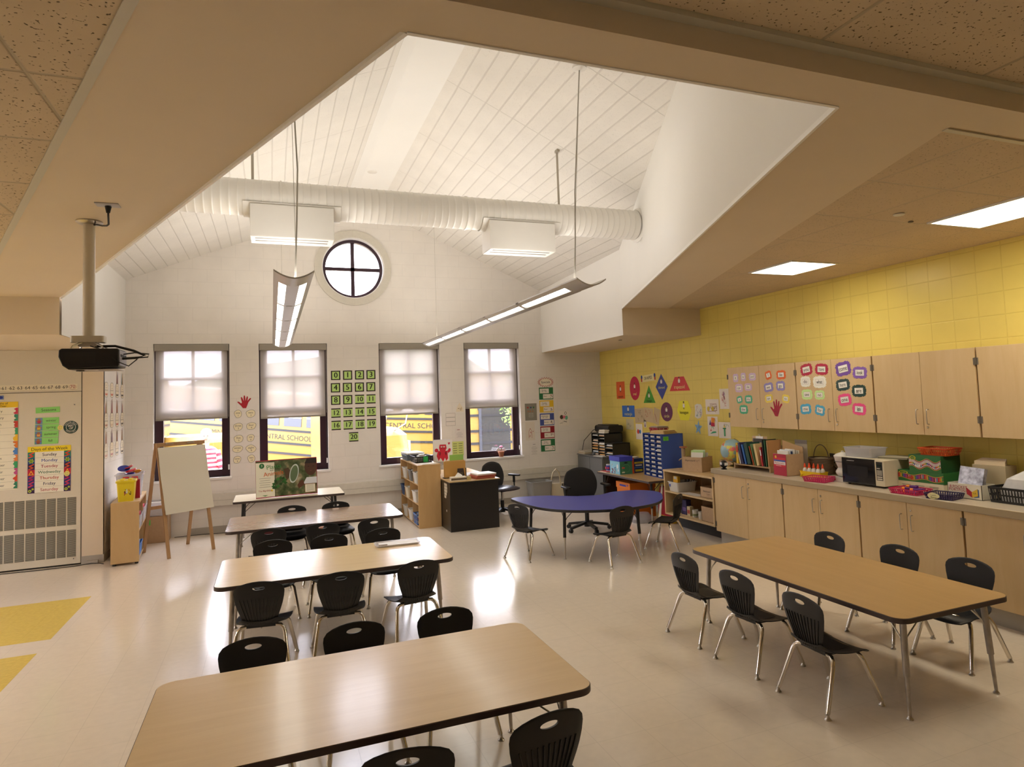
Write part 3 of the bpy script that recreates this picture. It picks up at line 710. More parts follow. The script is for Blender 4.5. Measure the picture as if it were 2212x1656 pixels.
# ---------------- paper, cards and boxes ----------------
def hx(s, rough=.55):
    n = 'paint_'+s+('' if rough == .55 else '_%d' % int(rough*100))
    if n not in MATS:
        c = [int(s[i:i+2], 16)/255 for i in (0, 2, 4)]
        pmat(n, tuple(((v+.055)/1.055)**2.4 if v > .04 else v/12.92 for v in c), rough=rough)
    return n
class Card(MB):
    """flat printed thing: u to the right, v up, layers stacked towards the viewer"""
    def __init__(s): MB.__init__(s); s.k = 0; s.keepn = True
    def poly(s, pts, mat, layer=1):
        z = layer*.0009; pts = list(pts)
        a = sum(pts[i][0]*pts[(i+1) % len(pts)][1]-pts[(i+1) % len(pts)][0]*pts[i][1] for i in range(len(pts)))
        if a < 0: pts = pts[::-1]
        return s.add([(u, v, z) for u, v in pts], [tuple(range(len(pts)))], mat)
    def base(s, pts, mat, th=.0012):
        pts = list(pts); a = sum(pts[i][0]*pts[(i+1) % len(pts)][1]-pts[(i+1) % len(pts)][0]*pts[i][1] for i in range(len(pts)))
        if a < 0: pts = pts[::-1]
        n = len(pts); s.add([(u, v, -th) for u, v in pts]+[(u, v, 0) for u, v in pts], [tuple(range(n))[::-1], tuple(range(n, 2*n))]+[(j, (j+1) % n, n+(j+1) % n, n+j) for j in range(n)], mat)
        return s
    def r(s, cx, cy, w, h, mat, layer=1, rot=0):
        return s.poly(rp(cx, cy, w, h, rot), mat, layer)
    def t(s, txt, size, cx, cy, mat='dark', layer=2, rot=0, xs=1.0):
        return s.text(txt, size, mat, Matrix.Translation((cx, cy, layer*.0009)) @ Matrix.Rotation(math.radians(rot), 4, 'Z'), xs=xs)
    def line(s, pts, w, mat, layer=2, closed=False):
        P = [Vector((*p, 0)) for p in pts]; n = len(P)
        for i in range(n if closed else n-1):
            a, b_ = P[i], P[(i+1) % n]; d = b_-a
            if d.length < 1e-6: continue
            d.normalize(); q = Vector((-d.y, d.x, 0))*w/2; a = a-d*w*.3; b_ = b_+d*w*.3
            s.poly([(a.x-q.x, a.y-q.y), (b_.x-q.x, b_.y-q.y), (b_.x+q.x, b_.y+q.y), (a.x+q.x, a.y+q.y)], mat, layer)
        return s
    def scribble(s, cx, cy, w, h, mats, n=5, seed=1, lw=.0035, layer=2):
        rr = random.Random(seed)
        for k in range(n):
            m = mats[k % len(mats)]; x, y = cx+rr.uniform(-.35, .35)*w, cy+rr.uniform(-.35, .35)*h; pts = []
            for j in range(8):
                pts.append((max(cx-w/2, min(cx+w/2, x)), max(cy-h/2, min(cy+h/2, y)))); x += rr.uniform(-.22, .22)*w; y += rr.uniform(-.22, .22)*h
            s.line(pts, lw, m, layer)
        return s
def rp(cx, cy, w, h, rot=0):
    c, q = math.cos(math.radians(rot)), math.sin(math.radians(rot))
    return [(cx+x*c-y*q, cy+x*q+y*c) for x, y in ((-w/2, -h/2), (w/2, -h/2), (w/2, h/2), (-w/2, h/2))]
def facing(loc, n):
    """matrix whose local XY faces along n ('-X', '-Y' or '+X')"""
    u, nn = {'-X': (Vector((0, -1, 0)), Vector((-1, 0, 0))), '-Y': (Vector((1, 0, 0)), Vector((0, -1, 0))), '+X': (Vector((0, 1, 0)), Vector((1, 0, 0)))}[n]
    v = Vector((0, 0, 1)); M = Matrix(((u.x, v.x, nn.x, loc[0]), (u.y, v.y, nn.y, loc[1]), (u.z, v.z, nn.z, loc[2]), (0, 0, 0, 1))); return M
def put(card, name, label, cat, M, group=None, kind=None):
    o = card.build(name, smooth=10); o.matrix_world = M
    if kind: o['kind'] = kind
    return tag(o, label, cat, group)
def wall_card(card, name, label, cat, y_or_x, z, face, group=None, off=.0025, rot=0):
    loc = {'-X': (XR-off, y_or_x, z), '-Y': (y_or_x, YB-off, z), '+X': (XL+off, y_or_x, z), 'U': (y_or_x, 10.137-off, z)}[face]
    M = facing(loc, '-Y' if face == 'U' else face) @ Matrix.Rotation(math.radians(rot), 4, 'Z')
    return put(card, name, label, cat, M, group)
def blob(rx, ry, n=14, amp=.12, seed=0, ph=0):
    """outline with n rounded scallops"""
    pts = []; N = n*6; e = .27
    for k in range(N):
        a = 2*PI*k/N; c, s_ = math.cos(a), math.sin(a)
        bx = (abs(c)**(2*e))*(1 if c > 0 else -1)*rx; by = (abs(s_)**(2*e))*(1 if s_ > 0 else -1)*ry
        w = abs(math.sin(a*n/2+ph)); q = 1-amp+amp*1.15*w**.6
        pts.append((bx*q, by*q))
    return pts
def hand_pts(w, h, seed=0):
    """traced child's hand, spread fingers up, thumb to the left"""
    P = [(-.10, -.5), (.13, -.5), (.22, -.28), (.30, -.05), (.42, .12), (.50, .22), (.47, .30), (.38, .26), (.24, .08), (.27, .30), (.26, .42), (.19, .43), (.14, .28), (.10, .08), (.08, .34), (.05, .50), (-.03, .50), (-.05, .33), (-.04, .07), (-.12, .28), (-.18, .40), (-.25, .36), (-.23, .20), (-.17, -.02), (-.22, -.12), (-.35, .0), (-.47, .05), (-.50, -.02), (-.40, -.12), (-.25, -.28)]
    return [(x*w, y*h) for x, y in P]
def person_icon(c, cx, cy, s, shirt, hair, lay=2):
    """small printed child holding a white sign, as on the shape posters"""
    c.poly(ell(cx, cy+.60*s, .21*s, .23*s, 12), hx('e0a878'), lay); c.poly([(cx-.23*s, cy+.62*s), (cx+.23*s, cy+.62*s), (cx+.18*s, cy+.86*s), (cx, cy+.92*s), (cx-.18*s, cy+.86*s)], hx(hair), lay+1)
    c.r(cx, cy, .66*s, .72*s, hx('f4f0e6'), lay+1); c.r(cx-.40*s, cy+.05*s, .10*s, .25*s, hx('e0a878'), lay); c.r(cx+.40*s, cy+.05*s, .10*s, .25*s, hx('e0a878'), lay)
    c.r(cx-.13*s, cy-.55*s, .13*s, .35*s, hx('3a3540'), lay); c.r(cx+.13*s, cy-.55*s, .13*s, .35*s, hx('3a3540'), lay)
def crate(b, hx_, hy_, z0, z1, mat, flare=.012, th=.003, rim=.006, slots=True, nx=9, ny=5):
    """open plastic basket: floor, four slotted sides, rolled rim; centred on the origin"""
    b.box(-hx_, hx_, -hy_, hy_, z0, z0+th, mat); H = z1-z0
    def side(p0, p1, q0, q1, n):
        P = lambda u, t: tuple(lerp(lerp(p0[i], p1[i], u), lerp(q0[i], q1[i], u), t) for i in range(3))
        rows = [(0, .16), (.46, .56), (.86, 1)] if slots else [(0, 1)]
        for t0, t1 in rows: b.add([P(0, t0), P(1, t0), P(1, t1), P(0, t1)], [(0, 1, 2, 3)], mat)
        if slots:
            for k in range(n+1):
                u = k/n; w = .28/n
                b.add([P(max(0, u-w), .1), P(min(1, u+w), .1), P(min(1, u+w), .9), P(max(0, u-w), .9)], [(0, 1, 2, 3)], mat)
    a = [(-hx_, -hy_), (hx_, -hy_), (hx_, hy_), (-hx_, hy_)]; f = flare
    c = [(-hx_-f, -hy_-f), (hx_+f, -hy_-f), (hx_+f, hy_+f), (-hx_-f, hy_+f)]
    for k in range(4): side((*a[k], z0), (*a[(k+1) % 4], z0), (*c[k], z1), (*c[(k+1) % 4], z1), nx if k % 2 == 0 else ny)
    pts = [(x, y, z1) for x, y in rrect(-hx_-f, hx_+f, -hy_-f, hy_+f, .012, 3)]
    b.tube(pts, rim/2, mat, n=6, closed=True)
    return b
def tub(b, hx_, hy_, z0, z1, mat, flare=.02, rim=.012, r=.02, th=.003):
    """smooth open storage tub with a turned-out rim"""
    o0 = rrect(-hx_, hx_, -hy_, hy_, r, 4); f = flare; o1 = rrect(-hx_-f, hx_+f, -hy_-f, hy_+f, r+.005, 4)
    i1 = rrect(-hx_-f+th, hx_+f-th, -hy_-f+th, hy_+f-th, r, 4); i0 = rrect(-hx_+th, hx_-th, -hy_+th, hy_-th, r-.003, 4)
    b.taper(o0, o1, z0, z1, mat, cap=(True, False)); b.taper(i0, i1, z0+th, z1, mat, cap=(True, False))
    o2 = rrect(-hx_-f-rim, hx_+f+rim, -hy_-f-rim, hy_+f+rim, r+.01, 4); n = len(o1)
    vs = [(x, y, z1) for x, y in i1]+[(x, y, z1) for x, y in o2]+[(x, y, z1-rim*.8) for x, y in o2]
    fs = [(j, (j+1) % n, n+(j+1) % n, n+j) for j in range(n)]+[(n+j, n+(j+1) % n, 2*n+(j+1) % n, 2*n+j) for j in range(n)]
    b.add(vs, fs, mat); return b
def open_box(b, hx_, hy_, z0, z1, mat, th=.004, flaps=0):
    b.box(-hx_, hx_, -hy_, hy_, z0, z0+th, mat); b.box(-hx_, hx_, -hy_, -hy_+th, z0, z1, mat); b.box(-hx_, hx_, hy_-th, hy_, z0, z1, mat)
    b.box(-hx_, -hx_+th, -hy_, hy_, z0, z1, mat); b.box(hx_-th, hx_, -hy_, hy_, z0, z1, mat); return b
def book(b, w, h, d, cover, pages='f2ece0'):
    """closed book standing: thickness w along X, height h, depth d along Y; spine at -Y"""
    b.box(-w/2, -w/2+.0022, 0, d, 0, h, cover); b.box(w/2-.0022, w/2, 0, d, 0, h, cover); b.box(-w/2, w/2, 0, .003, 0, h, cover)
    b.box(-w/2+.0022, w/2-.0022, .003, d-.004, .003, h-.003, hx(pages)); return b
# ---------------- wall and base cabinets on the yellow wall ----------------
wood_mat('maple', (0.69, 0.50, 0.27), (0.61, 0.42, 0.20), 'Z', 1.0, rough=.38, band=9)
wood_mat('maple_edge', (0.50, 0.33, 0.18), (0.40, 0.26, 0.13), 'Z', 1.0, rough=.45, band=9)
pmat('hinge_metal', (.22, .19, .15), rough=.4, metal=.8)
pmat('counter', (0.56, 0.47, 0.36), rough=.3, noise=.04, nscale=120)
pmat('counter_edge', (0.42, 0.33, 0.20), rough=.4)
def d_pull(b, x, y, z0, z1, mat='steel'):
    b.tube([(x, y, z0), (x-.018, y, z0), (x-.026, y, z0+.008), (x-.028, y, (z0+z1)/2), (x-.026, y, z1-.008), (x-.018, y, z1), (x, y, z1)], .0042, mat, n=8)
def cab(name, label, cat, xf, depth, y0, y1, ys, z0, z1, handle_z, hinge_z, lock_z, group, toe=None):
    """cabinet with two doors facing -X, from y0 (near) to y1 (far), the doors meeting at ys"""
    t = empty(name, label, cat, (xf+depth/2, (y0+y1)/2, 0), group=group); cx, cy = t.location.x, t.location.y
    X = lambda v: v-cx
    Y = lambda v: v-cy
    b = MB(); b.box(X(xf+.022), X(xf+depth), Y(y0), Y(y1), z0, z1, 'maple_edge')
    if toe: b.box(X(xf+.075), X(xf+depth), Y(y0), Y(y1), 0, z0, 'baseb')
    b.build('body', t)
    for (a, c, inner) in ((y0+.009, ys-.002, 1), (ys+.002, y1-.009, -1)):
        b = MB(); b.box(X(xf), X(xf+.02), Y(a), Y(c), z0+.002, z1-.002, 'maple'); b.build('door', t, bevel=.0015)
        dr = [o for o in bpy.data.objects if o.parent == t and o.name.startswith('door')][-1]
        b = MB(); yh = (c-.052) if inner > 0 else (a+.052); d_pull(b, X(xf), Y(yh), *handle_z); b.build('handle', dr)
        ye = a if inner > 0 else c; s = -1 if inner > 0 else 1
        for hz in hinge_z:
            b = MB(); b.cyl((X(xf-.004), Y(ye)+s*.004, hz-.032), (X(xf-.004), Y(ye)+s*.004, hz+.032), .0052, 'hinge_metal', n=8); b.box(X(xf-.003), X(xf), Y(ye)-(.014 if s > 0 else 0), Y(ye)+(.014 if s < 0 else 0), hz-.03, hz+.03, 'hinge_metal'); b.build('hinge', dr)
        if inner > 0:
            b = MB(); b.cyl((X(xf), Y(c-.04), lock_z), (X(xf-.006), Y(c-.04), lock_z), .010, 'chrome', n=14); b.cyl((X(xf-.006), Y(c-.04), lock_z), (X(xf-.012), Y(c-.04), lock_z-.003), .004, 'steel', n=8); b.build('lock', dr)
    return t
BU = [(5.803, 7.02, 6.401), (4.785, 5.803, 5.294), (3.753, 4.785, 4.268), (2.70, 3.753, 3.22), (1.65, 2.70, 2.17)]
BL = ['leftmost two-door base cabinet, its open end beside the shelf unit', 'two-door base cabinet under the microwave, second from the shelf unit', 'two-door base cabinet below the marker and purple baskets', 'two-door base cabinet at the right edge, behind the honey-coloured table', 'two-door base cabinet beyond the right edge']
for (a, c, s), l in zip(BU, BL): cab('base_cabinet', l, 'cabinet', 5.175, XR-.001-5.175, a, c, s, .15, .865, (.625, .76), (.24, .78), .80, 'maple base cabinets under the counter', toe=1)
UU = [(5.935, 7.16, 6.549), (4.883, 5.935, 5.407), (3.827, 4.883, 4.356), (2.77, 3.827, 3.30), (1.7, 2.77, 2.24)]
UL = ['leftmost wall cabinet, lilac, orange and green word cards and a red hand on it', 'wall cabinet covered in larger word cards, second from the left', 'plain two-door wall cabinet right of the word cards', 'plain wall cabinet at the right edge of the photo', 'wall cabinet beyond the right edge']
for (a, c, s), l in zip(UU, UL): cab('wall_cabinet', l, 'cabinet', 5.58, XR-.001-5.58, a, c, s, 1.43, 2.2, (1.532, 1.668), (1.58, 2.08), 1.503, 'maple wall cabinets')
b = MB(); b.box(5.15, XR-.001, 1.6, 7.03, .868, .93, 'counter'); b.box(5.143, 5.15, 1.6, 7.03, .872, .928, 'counter_edge'); b.box(XR-.02, XR-.001, 1.6, 7.03, .93, 1.03, 'counter')
tag(b.build('countertop', bevel=.004), 'long speckled beige countertop running over the base cabinets', 'countertop')

# word cards on the doors
WC = [('it', 6.989, 2.062, 0.107, 0.111, 'd8c0e0'), ('is', 6.839, 2.07, 0.098, 0.108, 'd8c0e0'), ('and', 6.667, 2.065, 0.132, 0.098, 'd8c0e0'), ('can', 6.933, 1.93, 0.154, 0.11, 'd8bcd8'), ('that', 6.754, 1.939, 0.143, 0.096, 'd8bcd8'), ('a', 6.935, 1.781, 0.11, 0.092, '58b890'), ('my', 6.76, 1.784, 0.14, 0.105, '58b890'), ('the', 6.864, 1.656, 0.161, 0.115, '50b48c'), ('I', 6.378, 2.072, 0.109, 0.105, 'f07030'), ('like', 6.162, 2.067, 0.159, 0.109, 'f07030'), ('we', 6.386, 1.925, 0.163, 0.113, '9890d0'), ('go', 6.181, 1.937, 0.147, 0.116, '9890d0'), ('on', 6.39, 1.79, 0.14, 0.101, 'f4dc60'), ('to', 6.107, 1.784, 0.119, 0.1, 'f4dc60'), ('you', 5.759, 2.107, 0.178, 0.131, 'b82848'), ('have', 5.537, 2.1, 0.185, 0.124, 'b82848'), ('do', 5.783, 1.973, 0.149, 0.119, 'f6f4e8'), ('what', 5.577, 1.962, 0.188, 0.131, 'f6f4e8'), ('see', 5.772, 1.828, 0.162, 0.116, 'cdeea0'), ('no', 5.587, 1.82, 0.145, 0.104, 'cdeea0'), ('me', 5.804, 1.665, 0.164, 0.118, '50b0d8'), ('for', 5.597, 1.652, 0.144, 0.116, '50b0d8'), ('come', 5.243, 2.09, 0.204, 0.151, '7850a8'), ('look', 5.034, 2.039, 0.179, 0.124, '8860b8'), ('here', 5.26, 1.921, 0.183, 0.123, '304848'), ('are', 5.059, 1.854, 0.177, 0.124, '204038'), ('one', 5.248, 1.764, 0.175, 0.127, 'f05090'), ('little', 5.072, 1.666, 0.17, 0.122, 'f05090')]
CN = {'d8c0e0': 'pale lilac', 'd8bcd8': 'pale lilac', '58b890': 'green', '50b48c': 'green', 'f07030': 'orange', '9890d0': 'periwinkle blue', 'f4dc60': 'yellow', 'b82848': 'dark red', 'f6f4e8': 'white', 'cdeea0': 'pale green', '50b0d8': 'sky blue', '7850a8': 'purple', '8860b8': 'purple', '304848': 'dark green', '204038': 'dark green', 'f05090': 'pink'}
RT = {'you': 8, 'come': 9, 'for': -12, 'here': 6, 'one': 6, 'little': -5, 'on': 5, 'we': 7, 'I': 12, 'to': -8, 'a': 10, 'me': 4, 'have': -4, 'look': -3}
for i, (w, y, z, cw_, ch_, col) in enumerate(WC):
    c = Card(); sc = 9 if i < 14 else 11
    c.base(blob(cw_*.5, ch_*.5, 16 if len(w) > 1 else 12, .15, ph=i*.3), hx(col)); pw, ph_ = cw_*.60, ch_*.50
    c.r(0, 0, pw, ph_, hx('f6f2ea'), 1); c.line([(-pw/2, -ph_/2), (pw/2, -ph_/2), (pw/2, ph_/2), (-pw/2, ph_/2)], .0016, hx('8a8478'), 2, True)
    c.t(w, ch_*.46, 0, 0, 'dark', 3, xs=min(1.0, pw*.86/(ch_*.46*.56*max(1, len(w)))))
    put(c, 'word_card', '%s scalloped word card reading %s on a wall cabinet door' % (CN[col], w), 'word card', facing((5.5785, y, z), '-X') @ Matrix.Rotation(math.radians(RT.get(w, 0)), 4, 'Z'), 'word cards on the wall cabinets')
c = Card(); c.base(hand_pts(.20, .20), hx('a81c38')); c.scribble(.0, -.04, .07, .07, [hx('5a1830')], 3, 3, .002)
put(c, 'paper_hand', 'dark red paper hand on the door of the leftmost wall cabinet', 'paper hand', facing((5.5785, 6.274, 1.677), '-X') @ Matrix.Rotation(math.radians(-4), 4, 'Z'))
# ---------------- shape posters and drawings on the yellow wall ----------------
GS = 'shape posters on the yellow wall'
def shape(label, word, y, z, pts, col, tcol, shirt='3a3a50', hair='2a2020', ty=-.1, py=.06, ts=.062, xs=1.0, rot=0):
    c = Card(); c.base(pts, hx(col, .35)); person_icon(c, 0, py, .075, shirt, hair, 2); c.t(word, ts, 0, ty, hx(tcol), 3, xs=xs)
    wall_card(c, 'shape_poster', label, 'poster', y, z, '-X', GS, rot=rot)
shape('orange square poster, leftmost of the shape posters', 'square', 10.73, 1.977, rp(0, 0, .31, .315), 'e8642c', '5a2818', ty=-.115, py=.02, ts=.07)
shape('crimson oval poster on the yellow wall', 'oval', 10.215, 2.0, ell(0, 0, .175, .21, 40), 'c81848', 'f2e890', ty=-.10, py=.03, ts=.075)
c = Card(); c.base(rp(0, 0, .47, .115), hx('f0e4a8')); c.t('SHAPES', .075, 0, 0, 'dark', 3); 
for s, k in ((-1, 'c82830'), (1, '3858a8')): c.poly(ell(s*.21, .03, .028, .035, 12), hx('3858a8'), 2); c.r(s*.215, -.02, .035, .06, hx('c82830'), 2)
wall_card(c, 'heading_card', 'cream heading card reading SHAPES above the green triangle poster', 'sign', 9.75, 2.163, '-X', rot=3)
shape('green triangle poster under the shapes heading', 'triangle', 9.745, 1.85, [(-.19, -.11), (.19, -.11), (0, .185)], '48a030', '20381c', ty=-.075, py=.01, ts=.058)
shape('blue diamond poster on the yellow wall', 'diamond', 9.345, 2.0, [(0, -.21), (.18, .005), (0, .215), (-.18, .005)], '2c3c98', 'f2e890', ty=-.01, py=.085, ts=.062, xs=.92)
shape('red trapezoid poster, right end of the top row', 'trapezoid', 8.83, 2.035, [(-.28, -.11), (.28, -.11), (.13, .112), (-.12, .112)], 'd82c30', 'f4e8a0', ty=-.05, py=.045, ts=.078)
shape('blue rectangle poster above the black printer', 'rectangle', 10.48, 1.593, rp(0, 0, .445, .205), '2c70d0', 'f2e890', ty=-.05, py=.035, ts=.075)
shape('purple circle poster beside the yellow hexagon', 'circle', 9.23, 1.592, ell(0, 0, .172, .155, 40), '682058', 'f2e890', ty=-.07, py=.03, ts=.07)
shape('yellow hexagon poster right of the purple circle', 'hexagon', 8.735, 1.616, [(-.11, -.152), (.11, -.152), (.19, 0), (.11, .152), (-.12, .15), (-.19, 0)], 'f4ec30', '404018', ty=-.03, py=.075, ts=.07)
GD_ = "children's drawings on the yellow wall"
def drawing(label, y, z, w, h, cols, seed, paper='efe6da', rot=0, n=6, extra=None, pts=None):
    c = Card(); c.base(pts or rp(0, 0, w, h), hx(paper)); 
    if cols: c.scribble(0, 0, w*.7, h*.7, [hx(k) for k in cols], n, seed, .0035)
    if extra: extra(c)
    wall_card(c, 'drawing', label, 'drawing', y, z, '-X', GD_, rot=rot)
drawing('drawing of a brown and yellow wagon, above the little house drawing', 8.02, 1.675, .315, .22, ['8a5038', 'a87850', 'c0a040'], 3, n=6, extra=lambda c: (c.poly(ell(-.09, -.03, .03, .035, 12), hx('d8c040'), 3), c.poly(ell(.01, -.03, .03, .035, 12), hx('d8c040'), 3), c.line([(-.1, -.07), (.11, -.055), (.1, .04), (-.05, .04)], .006, hx('8a4838'), 3)))
drawing('drawing with red and purple marks, partly tucked under the wall cabinet', 7.73, 1.787, .215, .285, ['c84058', 'a060a0', 'd05050'], 9, n=7)
drawing('drawing of a red and orange house above a green dragon', 8.03, 1.39, .24, .285, ['40a070'], 5, n=2, extra=lambda c: (c.poly([(-.03, .05), (.05, .05), (.06, .12), (-.02, .13)], hx('e89028'), 3), c.poly([(-.04, 0), (-.03, .06), (.05, .05), (.05, 0)], hx('c02848'), 4), c.poly([(-.08, .02), (-.05, .1), (-.035, .02)], hx('503080'), 3), c.poly([(-.07, -.11), (.08, -.09), (.07, -.07), (0, -.075)], hx('50b080'), 3), c.poly([(-.06, -.07), (-.04, -.03), (-.03, -.07)], hx('d04040'), 3)))
drawing('drawing of a green figure on white paper under the wall cabinet', 7.76, 1.343, .27, .228, ['50a070'], 5, n=1, extra=lambda c: (c.r(0, -.03, .035, .11, hx('58b078'), 3), c.r(0, .025, .075, .016, hx('48a068'), 3), c.poly(ell(0, .05, .018, .018, 10), hx('e8d060'), 3), c.poly([(-.008, .06), (.008, .06), (0, .1)], hx('303030'), 3)))
c = Card(); st = [((.115 if k % 2 == 0 else .05)*math.cos(PI/2+k*PI/5)*.85, (.115 if k % 2 == 0 else .05)*math.sin(PI/2+k*PI/5)) for k in range(10)]
c.base(st, hx('90bce0')); c.scribble(0, 0, .08, .08, [hx('3c70b0')], 5, 2, .0025); wall_card(c, 'paper_star', 'light blue paper star right of the blue mailbox sorter', 'paper star', 8.385, 1.36, '-X', rot=-6)
drawing('striped paper hand shape with green and red pencils drawn on it', 8.36, 1.61, .2, .22, ['60a880', 'c05050', '7090b0'], 4, 'e4e0d4', n=6, pts=[(-.09, .09), (-.03, .11), (.07, .1), (.1, .05), (.09, -.05), (.05, -.1), (-.03, -.115), (-.1, -.09), (-.085, .0)])
drawing('tan paper with a small yellow and black drawing, left of the two other tan papers', 10.10, 1.52, .31, .25, ['605040', '807030'], 6, 'cdb894', 3, n=4)
drawing('tan paper with red scribbles, middle of the three tan papers', 9.80, 1.535, .30, .24, ['c05848', 'a04838'], 8, 'd2bc98', -5, n=5)
drawing('tan paper with one red stroke, right of the three tan papers', 9.545, 1.515, .19, .27, [], 8, 'ccb690', -14, extra=lambda c: c.line([(-.05, .03), (0, -.04), (.03, -.09)], .008, hx('b04038'), 3))
drawing('small pale drawing of an arch under the blue rectangle poster', 10.44, 1.36, .27, .19, ['9a7868', '80a078'], 12, 'd8cca0', n=3)
drawing('small drawing of red and blue balloons behind the mailbox sorter', 10.13, 1.24, .22, .27, ['3c8060'], 12, n=2, extra=lambda c: (c.poly(ell(-.03, .0, .035, .04), hx('d84838'), 3), c.poly(ell(.035, .0, .03, .035), hx('4c88c8'), 3)))
drawing('narrow drawing of a purple tower behind the mailbox sorter', 9.92, 1.38, .08, .12, [], 2, extra=lambda c: c.poly([(-.02, -.05), (.02, -.05), (0, .03)], hx('704858'), 3))
# ---------------- corner furniture ----------------
pmat('graymetal', (0.135, 0.135, 0.13), rough=.45)
pmat('blackboard', (0.02, 0.019, 0.018), rough=.5)
pmat('card', (0.50, 0.335, 0.195), rough=.75, noise=.04, nscale=30)
pmat('card_in', (0.42, 0.28, 0.16), rough=.8)
t = empty('storage_cabinet', 'grey two-door metal cabinet standing in the corner under the printer', 'cabinet', (5.63, 10.86, 0))
b = MB(); b.box(-.29, .30, -.50, .50, .03, .80, 'graymetal'); b.box(-.31, .31, -.52, .52, .80, .82, 'graymetal'); b.build('body', t, bevel=.003)
for s in (-1, 1):
    b = MB(); b.box(-.305, -.29, .004 if s > 0 else -.495, .495 if s > 0 else -.004, .05, .79, 'graymetal'); b.build('door', t, bevel=.002)
def organizer(label, cx, cy, w, d, h, z, cols, rows, seed, rz=0, mat='blackboard', th=.012, name='paper_organizer', lab=None, fill=.85):
    """pigeonhole sorter facing -X; w along Y"""
    t = empty(name, label, 'paper organizer', (cx, cy, z), rz)
    b = MB(); b.box(-d/2, d/2, -w/2, -w/2+th, 0, h, mat); b.box(-d/2, d/2, w/2-th, w/2, 0, h, mat); b.box(-d/2, d/2, -w/2, w/2, h-th, h, mat); b.box(d/2-th, d/2, -w/2, w/2, 0, h, mat); b.build('case', t)
    cw_ = (w-th)/cols
    for k in range(1, cols): b = MB(); b.box(-d/2+.002, d/2-th, -w/2+k*cw_, -w/2+k*cw_+th, 0, h-th, mat); b.build('divider', t)
    rr = random.Random(seed); rh = (h-th)/rows
    for k in range(rows):
        b = MB(); b.box(-d/2+.003, d/2-th, -w/2+th, w/2-th, k*rh, k*rh+th*.6, mat); b.build('shelf', t)
    for c_ in range(cols):
        y0 = -w/2+c_*cw_+th
        for k in range(rows):
            if rr.random() < fill:
                b = MB(); n = rr.randint(2, 5); zz = k*rh+th*.6
                for q in range(n):
                    hh = rr.uniform(.003, .01)
                    if zz+hh > (k+1)*rh-.01: break
                    o_ = rr.uniform(-.012, .012); b.box(-d/2-.004+rr.uniform(0, .04), d/2-th-.02, y0+.012+o_, y0+cw_-th-.012+o_*.5, zz, zz+hh, hx(rr.choice(['f0ece2', 'e8e4d8', 'f4f0e8', 'd8d0c0', 'e8b060', 'c8d4e0']))); zz += hh
                o = b.build('paper_stack', t)
            if lab:
                b = MB(); b.box(-d/2-.001, -d/2+.0005, y0+.008, y0+cw_*.62, k*rh+th*.6+.012, k*rh+th*.6+.038, hx('c8c4bc')); b.build('name_label', t)
    return t
organizer('tall black pigeonhole organizer on the grey cabinet, the printer on top of it', 5.63, 10.74, .52, .36, .40, .82, 2, 8, 3)
organizer('low black letter organizer on the grey cabinet, in front of the tall one', 5.60, 10.30, .30, .34, .24, .82, 1, 5, 5)
mb = organizer('blue mailbox sorter with three columns of pigeonholes on the brown table', 5.45, 8.60, .60, .36, .64, .66, 3, 10, 8, rz=math.radians(-5), mat='mailblue' if pmat('mailblue', (.045, .10, .42), rough=.45) else '', th=.009, name='mailbox_sorter', lab=True, fill=.18)
c = Card(); c.base(rp(0, 0, .085, .06), hx('68d038')); c.t('8 Folders', .018, 0, .008, 'dark', 2); c.t('Mail', .018, 0, -.015, 'dark', 2)
cd_ = c.build('label_sticker', mb, smooth=10); cd_.matrix_local = facing((-.10, -.3015, .575), '-Y')
# brown work table
t = empty('work_table', 'brown-topped black table in the corner carrying the mailbox sorter', 'table', (5.43, 8.99, 0))
b = MB(); b.box(-.49, .49, -.79, .80, .652, .66, 'laminate_long'); b.build('table_top', t)
b = MB(); b.box(-.50, .50, -.80, .81, .625, .654, 'edgeband'); b.build('edge_band', t, bevel=.004)
for sx in (-1, 1):
    for sy in (-1, 1): table_leg(t, sx*.40, sy*.70, .625, sx, sy, 'black_metal')
b = MB(); b.box(-.42, .42, .74, .76, .30, .625, 'black_metal'); b.build('side_panel', t)
# printer
t = empty('printer', 'black inkjet printer on top of the tall black organizer', 'printer', (5.70, 10.80, 1.2215))
b = MB(); b.rbox(-.14, .16, -.27, .27, 0, .13, 'plastic_black', r=.045, axis='Y', seg=5); b.build('body', t, bevel=.004)
b = MB(); b.box(-.10, .10, -.22, .22, .13, .142, 'plastic_black'); b.build('lid', t, bevel=.003)
b = MB(); b.box(-.20, -.12, -.20, .1, .012, .018, 'blackboard'); b.build('paper_tray', t)
def stack(name, label, cat, x, y, z, w, d, cols, rz=0, group=None, jit=.008, seed=1, th=.004):
    rr = random.Random(seed); t = empty(name, label, cat, (x, y, z), math.radians(rz), group); zz = 0
    for k in cols:
        b = MB(); jx, jy = rr.uniform(-jit, jit), rr.uniform(-jit, jit); hh = th*rr.uniform(.7, 1.4)
        b.box(-w/2+jx, w/2+jx, -d/2+jy, d/2+jy, zz, zz+hh, hx(k)); b.build('sheet', t); zz += hh+.0004
    return t
stack('paper_stack', 'pile of papers in a wire tray in front of the printer', 'papers', 5.505, 10.60, 1.221, .09, .22, ['f0ece0', 'e6dfd0', 'f4f0e8', 'd8cfb8', 'efe9dc', 'e8e2d4'], th=.009)
stack('paper_stack', 'pile of books and papers at the back of the grey cabinet', 'papers', 5.48, 11.22, .8205, .26, .26, ['c8bea8', 'b8a888', 'e4dcc8', 'd0c8b8'], th=.014)
stack('paper_stack', 'loose white papers beside a grey ball on the grey cabinet', 'papers', 5.40, 10.55, .8205, .12, .28, ['ece6da', 'e4e0d6', 'f0ece4'], 8, th=.002)
